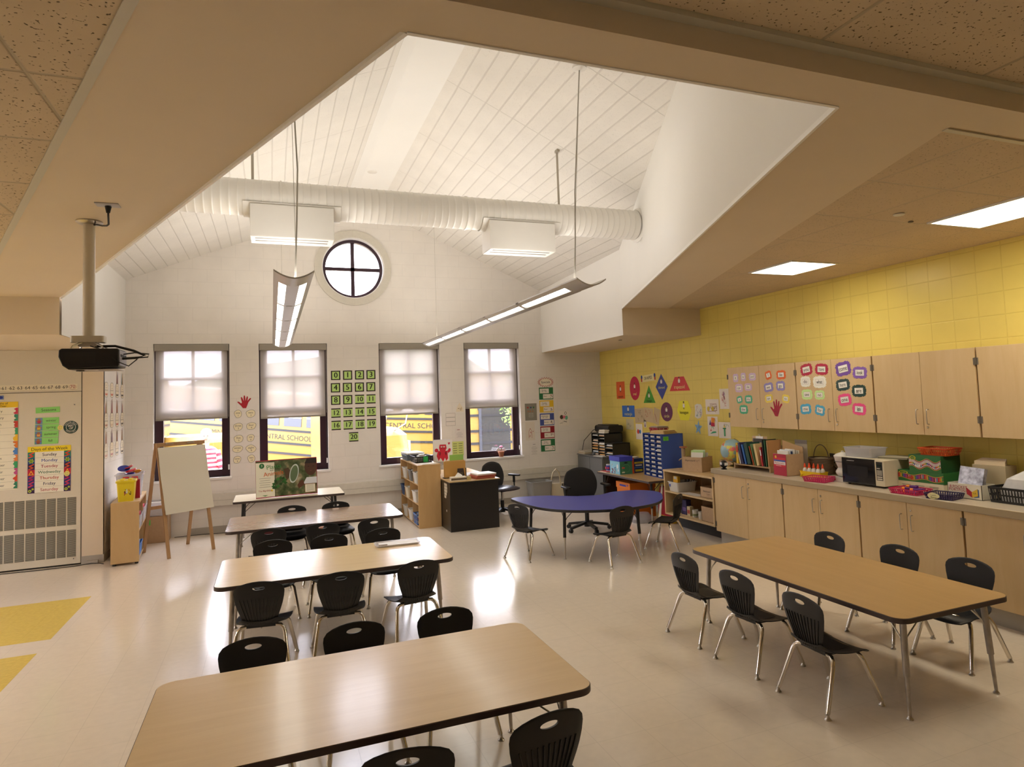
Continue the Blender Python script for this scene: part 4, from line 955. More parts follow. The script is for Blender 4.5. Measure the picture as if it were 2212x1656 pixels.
b = MB(); b.lathe([(0, -.03), (.02, -.024), (.029, -.008), (.03, 0), (.029, .01), (.02, .024), (0, .03)], 'graymetal', n=16); o = tag(b.build('ball', loc=(5.39, 10.80, .8515)), 'small grey ball lying on the grey cabinet', 'ball')
b = MB(); b.tube([(5.72, 11.08, 1.30), (5.62, 11.25, 1.25), (5.50, 11.42, 1.05), (5.46, 11.46, .8), (5.36, 11.47, .5), (5.30, 11.47, .3)], .006, 'dark', n=6); tag(b.build('power_cord'), 'dark cord hanging down from the printer along the back wall', 'cord')
b = MB(); b.rbox(-.06, .06, -.05, .05, 0, .055, 'surround', r=.02, axis='Y'); tag(b.build('tape_dispenser', loc=(5.38, 9.66, .6605)), 'grey tape dispenser at the back of the brown table', 'dispenser')
# things on the brown table
t = empty('storage_box', 'blue-lidded cardboard storage box, light blue and green, on the brown table', 'box', (5.12, 9.31, .6605))
b = MB(); b.box(-.12, .10, -.165, .155, 0, .20, hx('60b0d8')); b.build('body', t)
b = MB(); b.box(-.128, .108, -.173, .163, .20, .272, hx('4048c0')); b.build('lid', t, bevel=.002)
c = Card(); c.base(rp(0, 0, .31, .195), hx('8cc8e0'), .0005); c.scribble(-.05, -.02, .15, .14, [hx('c83858'), hx('f0f0f0'), hx('503080')], 7, 4, .007); c.poly(ell(.09, .02, .025, .035), hx('f0f4f8'), 2); c.poly(ell(.11, -.04, .018, .022), hx('f0f4f8'), 2)
o = c.build('printed_side', t, smooth=10); o.matrix_local = facing((-.1212, -.005, .1), '-X')
c = Card(); c.base(rp(0, 0, .215, .195), hx('3f7c58'), .0005); c.poly(ell(0, .075, .03, .012), hx('10180c'), 2); c.line(ell(0, -.01, .07, .06, 20), .002, hx('90c8a0'), 2, True); c.r(-.05, .0, .05, .022, hx('d86048'), 3); c.r(-.05, -.07, .05, .02, hx('e0e0c0'), 3)
o = c.build('printed_end', t, smooth=10); o.matrix_local = facing((-.01, -.1662, .1), '-Y')
b = MB(); b.lathe([(0, 0), (.052, 0), (.052, .018), (.0515, .018), (.0515, .10), (.052, .10), (.052, .115), (0, .115)], hx('d8d4e0', .3), n=28); b.lathe([(.0525, .02), (.0525, .098)], hx('3848a8'), n=28)
for k in range(8): a = k*PI/4; b.box(.053*math.cos(a)-.012, .053*math.cos(a)+.012, .053*math.sin(a)-.012, .053*math.sin(a)+.012, .04, .075, hx('d84868'))
tag(b.build('tin_can', loc=(5.09, 9.66, .6605)), 'blue, red and white tin can beside the blue-lidded storage box', 'can')
t = empty('book', 'flat white and red book lying at the far end of the brown table', 'book', (5.02, 9.62, .6605)); b = MB(); b.box(-.06, .03, -.10, .12, 0, .008, hx('e8e4dc')); b.box(-.062, .032, -.102, .122, .008, .011, hx('c84848')); b.build('cover', t)
b = MB(); book(b, .035, .24, .20, hx('e8602c')); o = b.build('binder', loc=(5.252, 9.17, .6605)); tag(o, 'orange-spined binder standing beside the blue-lidded storage box', 'binder')
t = empty('game_box', 'dark blue box with yellow lettering between the binder and the mailbox sorter', 'box', (5.37, 9.20, .6605))
b = MB(); b.box(-.085, .085, 0, .10, 0, .22, hx('203878')); b.build('body', t)
c = Card(); c.r(0, .045, .15, .03, hx('e8d040'), 1); c.r(0, .005, .12, .022, hx('e8e4e0'), 1); c.r(0, -.03, .15, .016, hx('5088d0'), 1); c.r(0, -.075, .13, .035, hx('d8c840'), 1); c.t('Game', .03, 0, .045, hx('203878'), 2)
o = c.build('printed_front', t, smooth=10); o.matrix_local = facing((0, -.0012, .11), '-Y')
stack('paper_stack', 'crumpled white paper on top of the dark blue box', 'papers', 5.33, 9.26, .8815, .13, .09, ['f4f2ec', 'eeeae0'], 20, th=.012)
b = MB(); 
for k in range(7): b.box(-.15+k*.003, .13-k*.006, -.17+k*.004+(k % 2)*.02, .14-k*.003, k*.007, k*.007+.006, hx(['d8b880', 'e0c088', 'd0a868', 'dcb87c', 'e4c890', 'd4b074', 'e2c48c'][k]))
o = b.build('envelope', loc=(5.40, 8.48, 1.3015)); o.rotation_euler = (0, 0, .2); o['kind'] = 'stuff'; tag(o, 'loose heap of tan envelopes on top of the blue mailbox sorter', 'envelopes', kind='stuff')
t = empty('basket', 'small crimson basket of papers on top of the blue mailbox sorter', 'basket', (5.52, 8.80, 1.3015)); b = MB(); crate(b, .09, .10, 0, .07, hx('b82048'), flare=.015, nx=6, ny=6); b.build('body', t)
b = MB(); [b.box(-.10+k*.004, .10, -.12+k*.006, .10, .065+k*.008, .07+k*.008, hx(['c8b8a8', 'b09888', 'a8a090', 'd0c4b0'][k])) for k in range(4)]; b.build('contents', t)
# under the brown table
t = empty('storage_box', 'orange cardboard storage box under the brown table', 'box', (5.28, 9.20, 0)); b = MB(); b.box(-.2, .24, -.21, .21, 0, .44, hx('e07818')); b.build('body', t); b = MB(); b.box(-.21, .25, -.22, .22, .44, .535, hx('e88020')); b.build('lid', t, bevel=.002)
c = Card(); c.r(0, .0, .2, .028, hx('3838a0'), 1); c.poly(ell(.0, -.12, .03, .03), hx('3060b0'), 1); c.r(.15, .01, .03, .03, hx('8050a0'), 1); o = c.build('printed_side', t, smooth=10); o.matrix_local = facing((-.2115, 0, .485), '-X')
t = empty('toy_bag', 'red cloth bag with a yellow printed hem under the brown table', 'bag', (5.52, 8.52, 0)); b = MB(); o0 = rrect(-.15, .15, -.2, .2, .06, 5); o1 = rrect(-.12, .12, -.17, .17, .05, 5); b.taper(rrect(-.15, .15, -.2, .2, .06, 5), rrect(-.15, .15, -.2, .2, .06, 5), .09, .30, hx('b01830')); b.taper(o0, o1, .30, .50, hx('b01830')); b.build('body', t)
b = MB(); b.taper(rrect(-.155, .155, -.205, .205, .06, 5), rrect(-.155, .155, -.205, .205, .06, 5), 0, .095, hx('e8b830')); b.tube([(-.157, .02, .03), (-.158, .04, .08), (-.158, .07, .08), (-.157, .09, .03)], .006, 'dark', n=6); b.build('hem', t)
b = MB(); 
P = [(-.18, -.02, 0), (.1, -.16, .02), (.15, .1, .0), (-.12, .18, .03)]
o0 = smooth_closed([(-.18, -.06), (-.06, -.15), (.12, -.12), (.17, .05), (.05, .16), (-.12, .13)], 4); o1 = [(x*.55, y*.5) for x, y in o0]
b.taper(o0, [(x*.98, y*.95) for x, y in o0], 0, .05, 'clearplastic' if pmat('clearplastic', (.62, .60, .62), rough=.25, alpha=.55) else ''); b.taper([(x*.98, y*.95) for x, y in o0], o1, .05, .13, 'clearplastic')
tag(b.build('plastic_bag', loc=(5.12, 8.72, 0)), 'clear plastic bag lying on the floor behind the kidney table', 'bag')
b = MB(); b.add([(5.10, 8.28, 0), (5.10, 8.22, 0), (5.17, 8.215, .60), (5.17, 8.245, .60), (5.11, 8.28, 0), (5.11, 8.22, 0), (5.18, 8.215, .60), (5.18, 8.245, .60)], [(0, 1, 2, 3), (7, 6, 5, 4), (0, 3, 7, 4), (1, 5, 6, 2), (3, 2, 6, 7), (0, 4, 5, 1)], hx('d8d0bc')); tag(b.build('wooden_strip'), 'pale wooden strip leaning at the left end of the open shelf unit', 'strip')
# trash can, tote
t = empty('waste_bin', 'grey plastic waste bin against the back wall', 'bin', (4.42, 11.10, 0)); b = MB(); tub(b, .165, .12, 0, .41, 'binplastic' if pmat('binplastic', (.28, .27, .25), rough=.5) else '', flare=.035, rim=.014, r=.03); b.build('body', t)
t = empty('tote_bag', 'cream canvas tote bag with an upright handle beside the grey waste bin', 'bag', (4.80, 11.12, 0)); b = MB(); b.taper(rrect(-.16, .14, -.07, .07, .03), rrect(-.17, .15, -.05, .05, .03), 0, .34, hx('d8cbb0')); b.build('body', t)
b = MB(); b.tube([(-.15, -.04, .30), (-.15, -.045, .42), (-.12, -.05, .54), (-.06, -.05, .60), (0, -.05, .54), (.02, -.05, .42), (.03, -.045, .30)], .012, hx('c8b898'), n=8); b.build('handle', t)
b = MB(); b.tube([(.06, -.056, .33), (.08, -.07, .2), (.1, -.072, .04)], .01, 'dark', n=6); b.build('strap', t)
# ---------------- open shelf unit left of the cabinets ----------------
t = empty('shelf_unit', 'low open maple shelf unit at the left end of the base cabinets', 'shelf', (5.50, 7.60, 0))
b = MB(); b.box(-.33, .30, .55, .575, .19, .80, 'maple'); b.build('side_panel', t); b = MB(); b.box(-.33, .30, -.565, -.54, .19, .80, 'maple'); b.build('side_panel', t)
b = MB(); b.box(-.335, .33, -.565, .58, .79, .815, 'maple'); b.build('top', t)
for z in (.19, .50): b = MB(); b.box(-.33, .30, -.54, .55, z, z+.02, 'maple'); b.build('shelf', t)
b = MB(); b.box(.29, .30, -.54, .55, .19, .80, 'maple_edge'); b.build('back_panel', t)
b = MB(); b.box(-.12, .28, -.55, .56, 0, .19, 'dark'); b.build('plinth', t)
CX = 5.5
def cbox(label, x, y, z, hx_, hy_, h, txts, face='-X', mat='card', rz=0, kind='cardboard_box', contents=None, tcol='dark'):
    t = empty(kind, label, 'box', (x, y, z), math.radians(rz)); b = MB(); open_box(b, hx_, hy_, 0, h, mat); b.build('body', t)
    if txts:
        c = Card()
        for (s, sz, u, v) in txts: c.t(s, sz, u, v, tcol, 1)
        o = c.build('printing', t, smooth=10); o.matrix_local = facing((-hx_-.0006, 0, h/2), '-X')
    if contents: contents(t)
    return t
def cont_dark(t):
    b = MB(); b.box(-.10, .10, -.12, .12, .004, .06, 'dark'); b.build('contents', t)
cbox('shallow cardboard box with printed lines on the upper shelf of the shelf unit', 5.36, 7.232, .521, .13, .160, .135, [('BodyGuard', .032, -.02, .015), ('quality paper', .014, .01, -.015), ('8 1/2 x 11', .013, .01, -.035)])
cbox('plain cardboard box on the lower shelf of the shelf unit', 5.36, 7.232, .211, .13, .160, .19, [])
def hb(t):
    for k, (c_, dz, dx, dy) in enumerate((('e8e4d8', .05, -.03, 0), ('b8d890', .08, .0, .02), ('d8ecc0', .09, .03, .01), ('c8c0b0', .06, .06, -.02))):
        b = MB(); b.box(dx-.002, dx+.003, -.09+dy, .10+dy, .02, .20+dz, hx(c_)); o = b.build('folder', t); o.rotation_euler = (0, .15, 0)
cbox('cardboard box of green folders on top of the shelf unit, printed on its side', 5.42, 7.69, .8155, .135, .15, .20, [('Harcourt', .042, -.03, .055), ('School Publishers', .012, .08, .06), ('Math', .012, .08, .045), ('9210', .011, .08, -.07)], rz=22, contents=hb)
cbox('brown cardboard box standing behind the printed folder box, next to the globe', 5.70, 7.30, .8155, .10, .14, .16, [], rz=8)
t = empty('plastic_tub', 'white plastic dish tub on the upper shelf of the shelf unit', 'tub', (5.345, 7.975, .521)); b = MB(); tub(b, .145, .105, 0, .135, 'tubwhite' if pmat('tubwhite', (.70, .67, .62), rough=.35) else '', flare=.018, rim=.01); b.build('body', t)
c = Card(); c.r(0, 0, .035, .03, hx('3850b0'), 1); c.r(.0, -.022, .03, .012, hx('90a8a0'), 1); o = c.build('sticker', t, smooth=10); o.matrix_local = facing((-.158, .07, .085), '-X')
t = empty('crayon_box', 'yellow crayon box standing in the white plastic tub', 'box', (5.27, 8.0, .526)); b = MB(); b.box(-.02, .02, -.055, .055, 0, .20, hx('e8b020')); b.build('body', t)
c = Card(); c.poly([(-.04, .06), (.04, .06), (.03, .10), (-.03, .10)], hx('d8d0c0'), 1); c.t('Crayola', .028, 0, -.02, hx('3040b0'), 1); o = c.build('printing', t, smooth=10); o.matrix_local = facing((-.0206, 0, .1), '-X')
for k in range(4):
    b = MB(); b.box(-.02, .02, -.008, .008, 0, .15, hx(['504840', '303448', '706860', '484040'][k])); o = b.build('book', loc=(5.34+.03*k, 7.935-.012*k, .545)); o.rotation_euler = (.35, 0, .3*k); tag(o, 'dark small book leaning inside the white plastic tub', 'book', 'small books leaning in the white tub')
b = MB(); b.add([(5.19, 7.86, .5225), (5.20, 7.42, .5225), (5.33, 7.42, .524), (5.33, 7.78, .524)], [(0, 1, 2, 3)], hx('ece6dc')); b.add([(5.19, 7.86, .521), (5.20, 7.42, .521), (5.33, 7.42, .521), (5.33, 7.78, .521)], [(3, 2, 1, 0)], hx('ece6dc')); tag(b.build('paper_sheet'), 'white paper sheet lying on the upper shelf beside the tub', 'paper')
def mug(label, x, y, z, mat='tubwhite', band=None, sc=1.0):
    t = empty('mug', label, 'mug', (x, y, z), math.radians(200), 'mugs on the lower shelf'); b = MB(); r = .040*sc; h = .098*sc
    b.lathe([(0, 0), (r*.95, 0), (r, .006), (r, h), (r-.004, h), (r-.004, .006), (0, .006)], mat, n=28)
    if band: b.lathe([(r+.0005, h*.2), (r+.0005, h*.5)], hx(band), n=28)
    b.build('body', t)
    b = MB(); b.tube([(0, r-.002, h*.8), (0, r+.018, h*.78), (0, r+.026, h*.5), (0, r+.016, h*.25), (0, r-.002, h*.22)], .005, mat, n=8); b.build('handle', t)
mug('patterned white mug on the lower shelf, left of the plain white one', 5.30, 7.63, .211, band='8a9068'); mug('plain white mug on the lower shelf beside the cardboard box', 5.29, 7.48, .211)
b = MB(); b.box(-.03, .03, -.035, .035, 0, .125, hx('c8b890')); b.box(-.0305, -.03, -.03, .03, .03, .08, hx('b04838')); tag(b.build('carton', loc=(5.31, 7.76, .2105)), 'small tan and red carton beside the mugs', 'carton')
b = MB(); b.box(-.04, .04, -.06, .06, 0, .20, hx('302858')); b.box(-.0405, -.04, -.05, .03, .05, .10, hx('705898')); tag(b.build('book_box', loc=(5.33, 7.885, .2105)), 'dark purple box on the lower shelf, behind the sideways chair', 'box')
b = MB(); b.box(-.04, .04, -.04, .04, 0, .17, hx('7898b8')); b.box(-.0405, -.04, -.03, .03, .02, .06, hx('3858a8')); tag(b.build('carton', loc=(5.30, 8.06, .2105)), 'light blue carton at the left end of the lower shelf', 'carton')
t = empty('scratching_post', 'small tan sisal scratching post toy on top of the shelf unit', 'post', (5.42, 8.02, .8155)); b = MB(); b.lathe([(0, 0), (.075, 0), (.075, .012), (0, .012)], 'card', n=6); b.build('base', t)
b = MB(); b.lathe([(.025, .012)]+[(.027+.002*(k % 2), .012+k*.006) for k in range(48)]+[(.0, .30)], 'rope' if pmat('rope', (.40, .29, .17), rough=.9) else '', n=16); b.build('post', t); b = MB(); b.lathe([(0, .30), (.055, .30), (.055, .318), (0, .318)], hx('a86848'), n=16); b.build('top_disc', t)
b = MB(); b.tube([(-.02, .02, .15), (-.05, .03, .13), (-.06, .03, .12)], .008, 'rope', n=8); b.build('knot', t)
# ---------------- things on the counter ----------------
Z = .931
t = empty('pencil_sharpener', 'black pencil sharpener at the left end of the counter', 'pencil sharpener', (5.20, 6.83, Z)); b = MB(); b.lathe([(0, 0), (.035, 0), (.037, .008), (.018, .015), (.018, .02), (0, .02)], 'plastic_black', n=20); b.lathe([(0, -.045), (.028, -.04), (.042, -.02), (.046, 0), (.042, .02), (.028, .04), (0, .045)], 'plastic_black', n=20, c=(0, 0, .063), axis='Y'); b.build('body', t)
b = MB(); b.box(-.025, .025, -.048, -.0455, .05, .085, hx('e8e8e4')); b.box(-.047, -.0455, -.02, .015, .06, .09, hx('e8e8e4')); b.build('label', t); b = MB(); b.tube([(0, .045, .063), (0, .06, .063), (.02, .062, .05)], .004, 'steel', n=6); b.build('crank', t)
# globe
def globe_mat():
    m = bpy.data.materials.new('globe_print'); m.use_nodes = True; nt = m.node_tree; N = nt.nodes; L = nt.links; bs = N['Principled BSDF']; bs.inputs['Roughness'].default_value = .35
    tc = N.new('ShaderNodeTexCoord'); n1 = N.new('ShaderNodeTexNoise'); n1.inputs['Scale'].default_value = 8.5; n1.inputs['Detail'].default_value = 4; L.new(tc.outputs['Object'], n1.inputs['Vector'])
    v = N.new('ShaderNodeTexVoronoi'); v.inputs['Scale'].default_value = 26; L.new(tc.outputs['Object'], v.inputs['Vector'])
    hs = N.new('ShaderNodeHueSaturation'); hs.inputs['Saturation'].default_value = 1.0; hs.inputs['Color'].default_value = (.72, .36, .12, 1); sp = N.new('ShaderNodeSeparateColor'); L.new(v.outputs['Color'], sp.inputs[0])
    mr = N.new('ShaderNodeMapRange'); mr.inputs[3].default_value = .38; mr.inputs[4].default_value = .62; L.new(sp.outputs[0], mr.inputs[0]); L.new(mr.outputs[0], hs.inputs['Hue'])
    st = N.new('ShaderNodeMapRange'); st.inputs[1].default_value = .54; st.inputs[2].default_value = .56; L.new(n1.outputs[0], st.inputs[0])
    mx = N.new('ShaderNodeMix'); mx.data_type = 'RGBA'; mx.inputs[6].default_value = (.30, .46, .50, 1); L.new(hs.outputs[0], mx.inputs[7]); L.new(st.outputs[0], mx.inputs[0]); L.new(mx.outputs[2], bs.inputs['Base Color']); MATS['globe_print'] = m
globe_mat()
t = empty('globe', 'globe on a brass stand at the left end of the counter', 'globe', (5.46, 7.0-.012, Z)); R_ = .145; cz = .205
b = MB(); b.lathe([(R_*math.sin(PI*k/24), -R_*math.cos(PI*k/24)) for k in range(25)], 'globe_print', n=40); o = b.build('sphere', t, smooth=180); o.location = (0, 0, cz); o.rotation_euler = (.3, .2, 1.2)
b = MB(); b.lathe([(0, 0), (.085, 0), (.083, .006), (.05, .018), (.018, .028), (.010, .05), (0, .052)], 'brass' if pmat('brass', (.50, .36, .14), rough=.3, metal=1) else '', n=28); b.tube([((R_+.008)*math.sin(a)*1.0, 0, cz-(R_+.008)*math.cos(a)) for a in [(-.15+k*.16) for k in range(20)]], .004, 'brass', n=6); b.build('stand', t)
# book rack
t = empty('book_rack', 'low wooden book rack on the counter beside the globe', 'rack', (5.50, 6.50, Z)); b = MB(); b.box(-.13, .13, .33, .35, 0, .07, 'maple_edge'); b.box(-.13, .13, -.305, -.285, 0, .07, 'maple_edge'); b.box(-.13, .13, -.29, .33, .048, .060, 'maple_edge'); b.box(.11, .12, -.29, .33, 0, .30, 'maple_edge'); b.build('frame', t)
RZ = Z+.0605
def rack_book(y, th, h, d, lean, col, label, pages='f0eadc', rzz=0, grp='books and binders in the rack on the counter', name='book', spine=None, x=5.385):
    b = MB(); b.box(0, d, -th/2, -th/2+.002, 0, h, hx(col)); b.box(0, d, th/2-.002, th/2, 0, h, hx(col)); b.box(0, .003, -th/2, th/2, 0, h, hx(col)); b.box(.003, d-.004, -th/2+.002, th/2-.002, .003, h-.004, hx(pages))
    if spine: b.box(-.0008, 0, -th*.35, th*.35, h*.55, h*.85, hx(spine))
    s_ = math.sin(math.radians(abs(lean))); o = b.build(name, loc=(x, y, RZ+th/2*s_+.001)); o.rotation_euler = (math.radians(lean), 0, rzz); tag(o, label, 'book' if name == 'book' else name.replace('_', ' '), grp); return o
rack_book(6.795, .045, .255, .20, 0, 'e0b830', 'yellow and red book at the left end of the rack', spine='c04030')
rack_book(6.742, .018, .235, .20, -14, 'e8e4e8', 'thin white book leaning in the rack beside the clipboard')
rack_book(6.70, .038, .262, .20, -14, '2a2858', 'navy blue binder leaning in the rack', name='binder')
rack_book(6.64, .03, .245, .20, -15, '3068b8', 'bright blue binder leaning in the rack', name='binder')
rack_book(6.575, .06, .262, .20, -15, '1c4438', 'thick dark green binder leaning in the rack', name='binder')
rack_book(6.50, .014, .235, .20, -17, 'd05828', 'thin orange book leaning in the rack')
rack_book(6.475, .012, .26, .20, -15, '7c9870', 'thin sage green book leaning in the rack')
rack_book(6.42, .04, .26, .20, -12, 'dcc088', 'tan folder of papers leaning in the rack', name='folder')
rack_book(6.345, .022, .225, .20, -8, 'c03038', 'red and white book in the rack', spine='f0f0f0')
rack_book(6.31, .018, .315, .20, -4, '181818', 'black book with a white edge in the rack')
rack_book(6.275, .02, .31, .20, -4, '285838', 'forest green book in the rack')
rack_book(6.235, .022, .31, .20, -3, 'b88858', 'tan folder at the right end of the rack', name='folder')
t = empty('clipboard', 'brown clipboard standing upright at the back of the book rack', 'clipboard', (5.575, 6.64, RZ-.04), 0, rot=(math.radians(0), math.radians(6), 0)); b = MB(); b.box(-.002, .002, -.14, .13, .05, .375, 'maple_edge'); b.build('board', t); b = MB(); b.box(-.006, -.002, -.07, .06, .345, .375, 'steel'); b.tube([(-.006, -.02, .375), (-.006, -.015, .40), (-.006, .005, .40), (-.006, .01, .375)], .004, 'steel', n=6); b.box(-.0035, -.002, -.12, .11, .30, .345, hx('403830')); b.build('clip', t)
b = MB(); b.add([(5.56, 6.19, RZ-.06), (5.59, 5.90, RZ-.06), (5.59, 5.90, RZ+.24), (5.56, 6.19, RZ+.31)], [(0, 1, 2, 3)], hx('c4a074')); b.add([(5.563, 6.19, RZ-.06), (5.593, 5.90, RZ-.06), (5.593, 5.90, RZ+.24), (5.563, 6.19, RZ+.31)], [(3, 2, 1, 0)], hx('c4a074')); tag(b.build('folder'), 'large tan folder standing open behind the red magazine box', 'folder')
# magazine box
t = empty('magazine_box', 'brown magazine box with a red printed front on the counter', 'box', (5.405, 5.935, Z), math.radians(-5)); b = MB(); open_box(b, .115, .115, 0, .242, 'card', th=.005); b.build('body', t)
c = Card(); c.base(rp(0, 0, .224, .236), hx('b01838'), .0005); c.poly(rp(0, .03, .2, .1), hx('d02838'), 1); c.r(0, .045, .20, .018, hx('4060b0'), 2); c.r(0, .018, .20, .034, hx('f0ece4'), 2); c.t('Mathematics', .034, 0, .018, hx('c02030'), 3); c.poly(ell(-.065, .085, .016, .016), hx('f0c030'), 2); c.r(-.02, -.012, .09, .005, hx('e8c8c8'), 2)
o = c.build('printed_front', t, smooth=10); o.matrix_local = facing((-.1157, 0, .121), '-X')
MGN = ['white', 'pale blue', 'dark blue', 'bright white', 'light grey', 'cream']
for k, (c_, h, dx) in enumerate((('f0ece4', .275, -.07), ('e4e8f0', .285, -.045), ('304070', .27, -.02), ('f4f0ea', .29, .01), ('d8d4cc', .28, .04), ('e8e0d0', .275, .07))):
    b = MB(); b.box(dx-.008, dx+.008, -.095, .085-.01*k, .006, h, hx(c_)); o = b.build('magazine', loc=(5.405, 5.935, Z)); o.rotation_euler = (0, 0, math.radians(-5)); tag(o, MGN[k]+' magazine standing in the red-fronted magazine box', 'magazine', 'magazines in the red-fronted box')
t = empty('display_card', 'grey display card with punched holes standing behind the magazine box', 'card', (5.66, 5.99, Z)); b = MB(); b.box(-.004, .0, -.09, .10, 0, .375, hx('8a8078')); b.build('rear_card', t); b = MB(); b.box(-.014, -.010, -.10, .085, 0, .33, hx('c0b4a0')); [b.box(-.0145, -.014, y0, y0+.012, .27, .30, hx('504438')) for y0 in (-.04, .02)]; b.box(-.0147, -.014, .05, .08, .18, .22, hx('283040')); b.build('front_card', t)
t = empty('wicker_basket', 'dark woven basket with a tall handle behind the glue bottles', 'basket', (5.71, 5.755, Z)); b = MB()
wk = pmat('wicker', (.13, .085, .05), rough=.8, bump=.6, bscale=120)
for k in range(11): b.tube([(x, y, .01+k*.017) for x, y in ell(0, 0, .085+k*.0025, .115+k*.003, 22)], .0095, 'wicker', n=6, closed=True)
b.build('body', t); b = MB(); b.tube([(0, .11*math.cos(a), .17+.16*math.sin(a)) for a in [PI*k/14 for k in range(15)]], .005, 'wicker', n=6); b.build('handle', t); b = MB(); b.box(-.05, .05, -.07, .05, .17, .185, hx('b8a888')); b.build('contents', t)
b = MB(); b.rbox(-.03, .03, -.05, .05, 0, .05, 'plastic_black', r=.015, axis='X'); b.box(-.031, .031, -.051, .051, .05, .075, hx('e86818')); tag(b.build('stapler', loc=(5.58, 5.90, Z)), 'black and orange desk tool between the magazine box and the glue caddy', 'stapler')
t = empty('caddy', 'yellow plastic caddy holding white glue bottles on the counter', 'caddy', (5.44, 5.60, Z)); b = MB(); tub(b, .055, .14, 0, .068, hx('f0c818'), flare=.008, rim=.004, r=.01); b.tube([(-.062, .13, .06), (-.068, .10, .035), (-.068, .13, -.0+.006)], .006, hx('f0c818'), n=6); b.build('body', t)
gl = None
for k in range(8):
    i, j = k % 4, k//4
    loc = (5.415+.05*j, 5.70-.063*i-.015*j, Z+.0045)
    if gl is None:
        gl = empty('glue_bottle', 'white glue bottle, first from the left in the front row of the yellow caddy', 'bottle', loc, 0, 'glue bottles in the yellow caddy')
        b = MB(); b.lathe([(0, 0), (.021, 0), (.023, .004), (.023, .07), (.019, .085), (.011, .095), (.011, .10), (0, .10)], 'tubwhite', n=18); b.lathe([(.0234, .02), (.0234, .062)], hx('e8e4ec'), n=18); b.build('body', gl)
        b = MB(); b.lathe([(0, .10), (.012, .10), (.011, .118), (.004, .145), (0, .147)], hx('e85020'), n=14); b.build('cap', gl)
    else: dup(gl, loc, k, 'white glue bottle, %s from the left in the %s row of the yellow caddy' % (('first', 'second', 'third', 'fourth')[i], ('front', 'rear')[j]))
def basket(label, x, y, z, hx_, hy_, h, col, rz, nx=10, ny=12, fl=.014):
    t = empty('basket', label, 'basket', (x, y, z), math.radians(rz)); b = MB(); crate(b, hx_, hy_, 0, h, col, flare=fl, nx=nx, ny=ny); b.build('body', t); return t
basket('empty pink plastic basket on the counter in front of the glue caddy', 5.255, 5.345, Z, .085, .115, .05, hx('c82860'), 14)
# blender
t = empty('food_processor', 'white kitchen appliance with a bowl and domed lid beside the microwave', 'appliance', (5.465, 5.215, Z)); b = MB(); b.rbox(-.085, .085, -.085, .085, 0, .045, 'tubwhite', r=.025); b.lathe([(.03, .045), (.05, .055), (.072, .08), (.075, .10), (.06, .125), (.05, .14)], 'tubwhite', n=28); b.build('base', t)
b = MB(); b.lathe([(.05, .14), (.058, .16), (.075, .205), (.083, .245), (.086, .252)], 'tubwhite', n=28); b.build('bowl', t); b = MB(); b.lathe([(.088, .252), (.088, .262), (.06, .282), (.03, .292), (.015, .296), (.014, .31), (0, .313)], 'tubwhite', n=28); b.build('lid', t)
b = MB(); b.lathe([(.079, .20), (.079, .206)], 'graymetal', n=28); c = Card(); b.box(-.0865, -.085, .03, .05, .012, .03, hx('d04848')); b.build('trim', t)
t = empty('wall_outlet', 'dark wall outlet with a plugged-in cord behind the white appliance', 'outlet', (XR-.001, 5.83, 1.085)); b = MB(); b.box(-.008, 0, -.035, .035, -.057, .057, hx('403828')); b.build('plate', t); b = MB(); b.box(-.03, -.008, -.015, .015, -.02, .02, 'dark'); b.tube([(-.03, 0, 0), (-.06, .02, -.02), (-.05, -.06, -.08), (-.03, -.12, -.14)], .004, 'dark', n=6); b.build('plug', t)
# microwave
t = empty('microwave', 'cream and black microwave oven on the counter', 'microwave', (5.54, 4.845, Z)); b = MB(); b.box(-.20, .20, -.24, .25, .018, .262, 'mwcream' if pmat('mwcream', (.66, .58, .42), rough=.4) else ''); [b.cyl((x, y, 0), (x, y, .018), .015, 'dark', n=10) for x in (-.17, .17) for y in (-.2, .21)]; b.build('body', t, bevel=.005)
b = MB(); b.box(-.216, -.20, -.135, .253, .016, .264, 'mwblack' if pmat('mwblack', (.008, .008, .010), rough=.08, spec=.6) else ''); b.build('door', t, bevel=.003); dr = [o for o in bpy.data.objects if o.parent == t and o.name.startswith('door')][-1]
b = MB(); b.box(-.2168, -.216, -.06, .19, .085, .19, hx('1a1a1c', .2)); b.box(-.2168, -.216, .10, .19, .235, .240, hx('a8a8a0')); b.build('window', dr)
b = MB(); b.box(-.214, -.20, -.242, -.139, .018, .262, 'mwcream'); b.build('control_panel', t, bevel=.003); cp = [o for o in bpy.data.objects if o.parent == t and o.name.startswith('control')][-1]
c = Card(); c.base(rp(0, .02, .07, .175), hx('101010', .3), .0004); c.r(0, .075, .05, .02, hx('202c28', .2), 1); c.r(-.01, .045, .035, .010, hx('b8b4a8'), 1); [c.r(0, .024-.013*k, .058, .009, hx('b8b0a0'), 1) for k in range(4)]; [c.r(0, -.035-.02*k, .058, .014, hx('c8c0b0'), 1) for k in range(2)]
o = c.build('buttons', cp, smooth=10); o.matrix_local = facing((-.2147, -.19, .14), '-X')
MW = Z+.2625
b = MB(); b.box(-.11, .10, -.13, .12, 0, .002, hx('dcd4c4')); o = tag(b.build('paper_sheet', loc=(5.46, 5.0, MW)), 'white sheet under the clear tub on the microwave', 'paper')
stack('magazine_pile', 'flat grey magazines at the back right corner of the microwave top', 'magazines', 5.62, 4.68, MW, .22, .28, ['8a8468', 'a09a80', '787058', 'b0a890'], 12, th=.004)
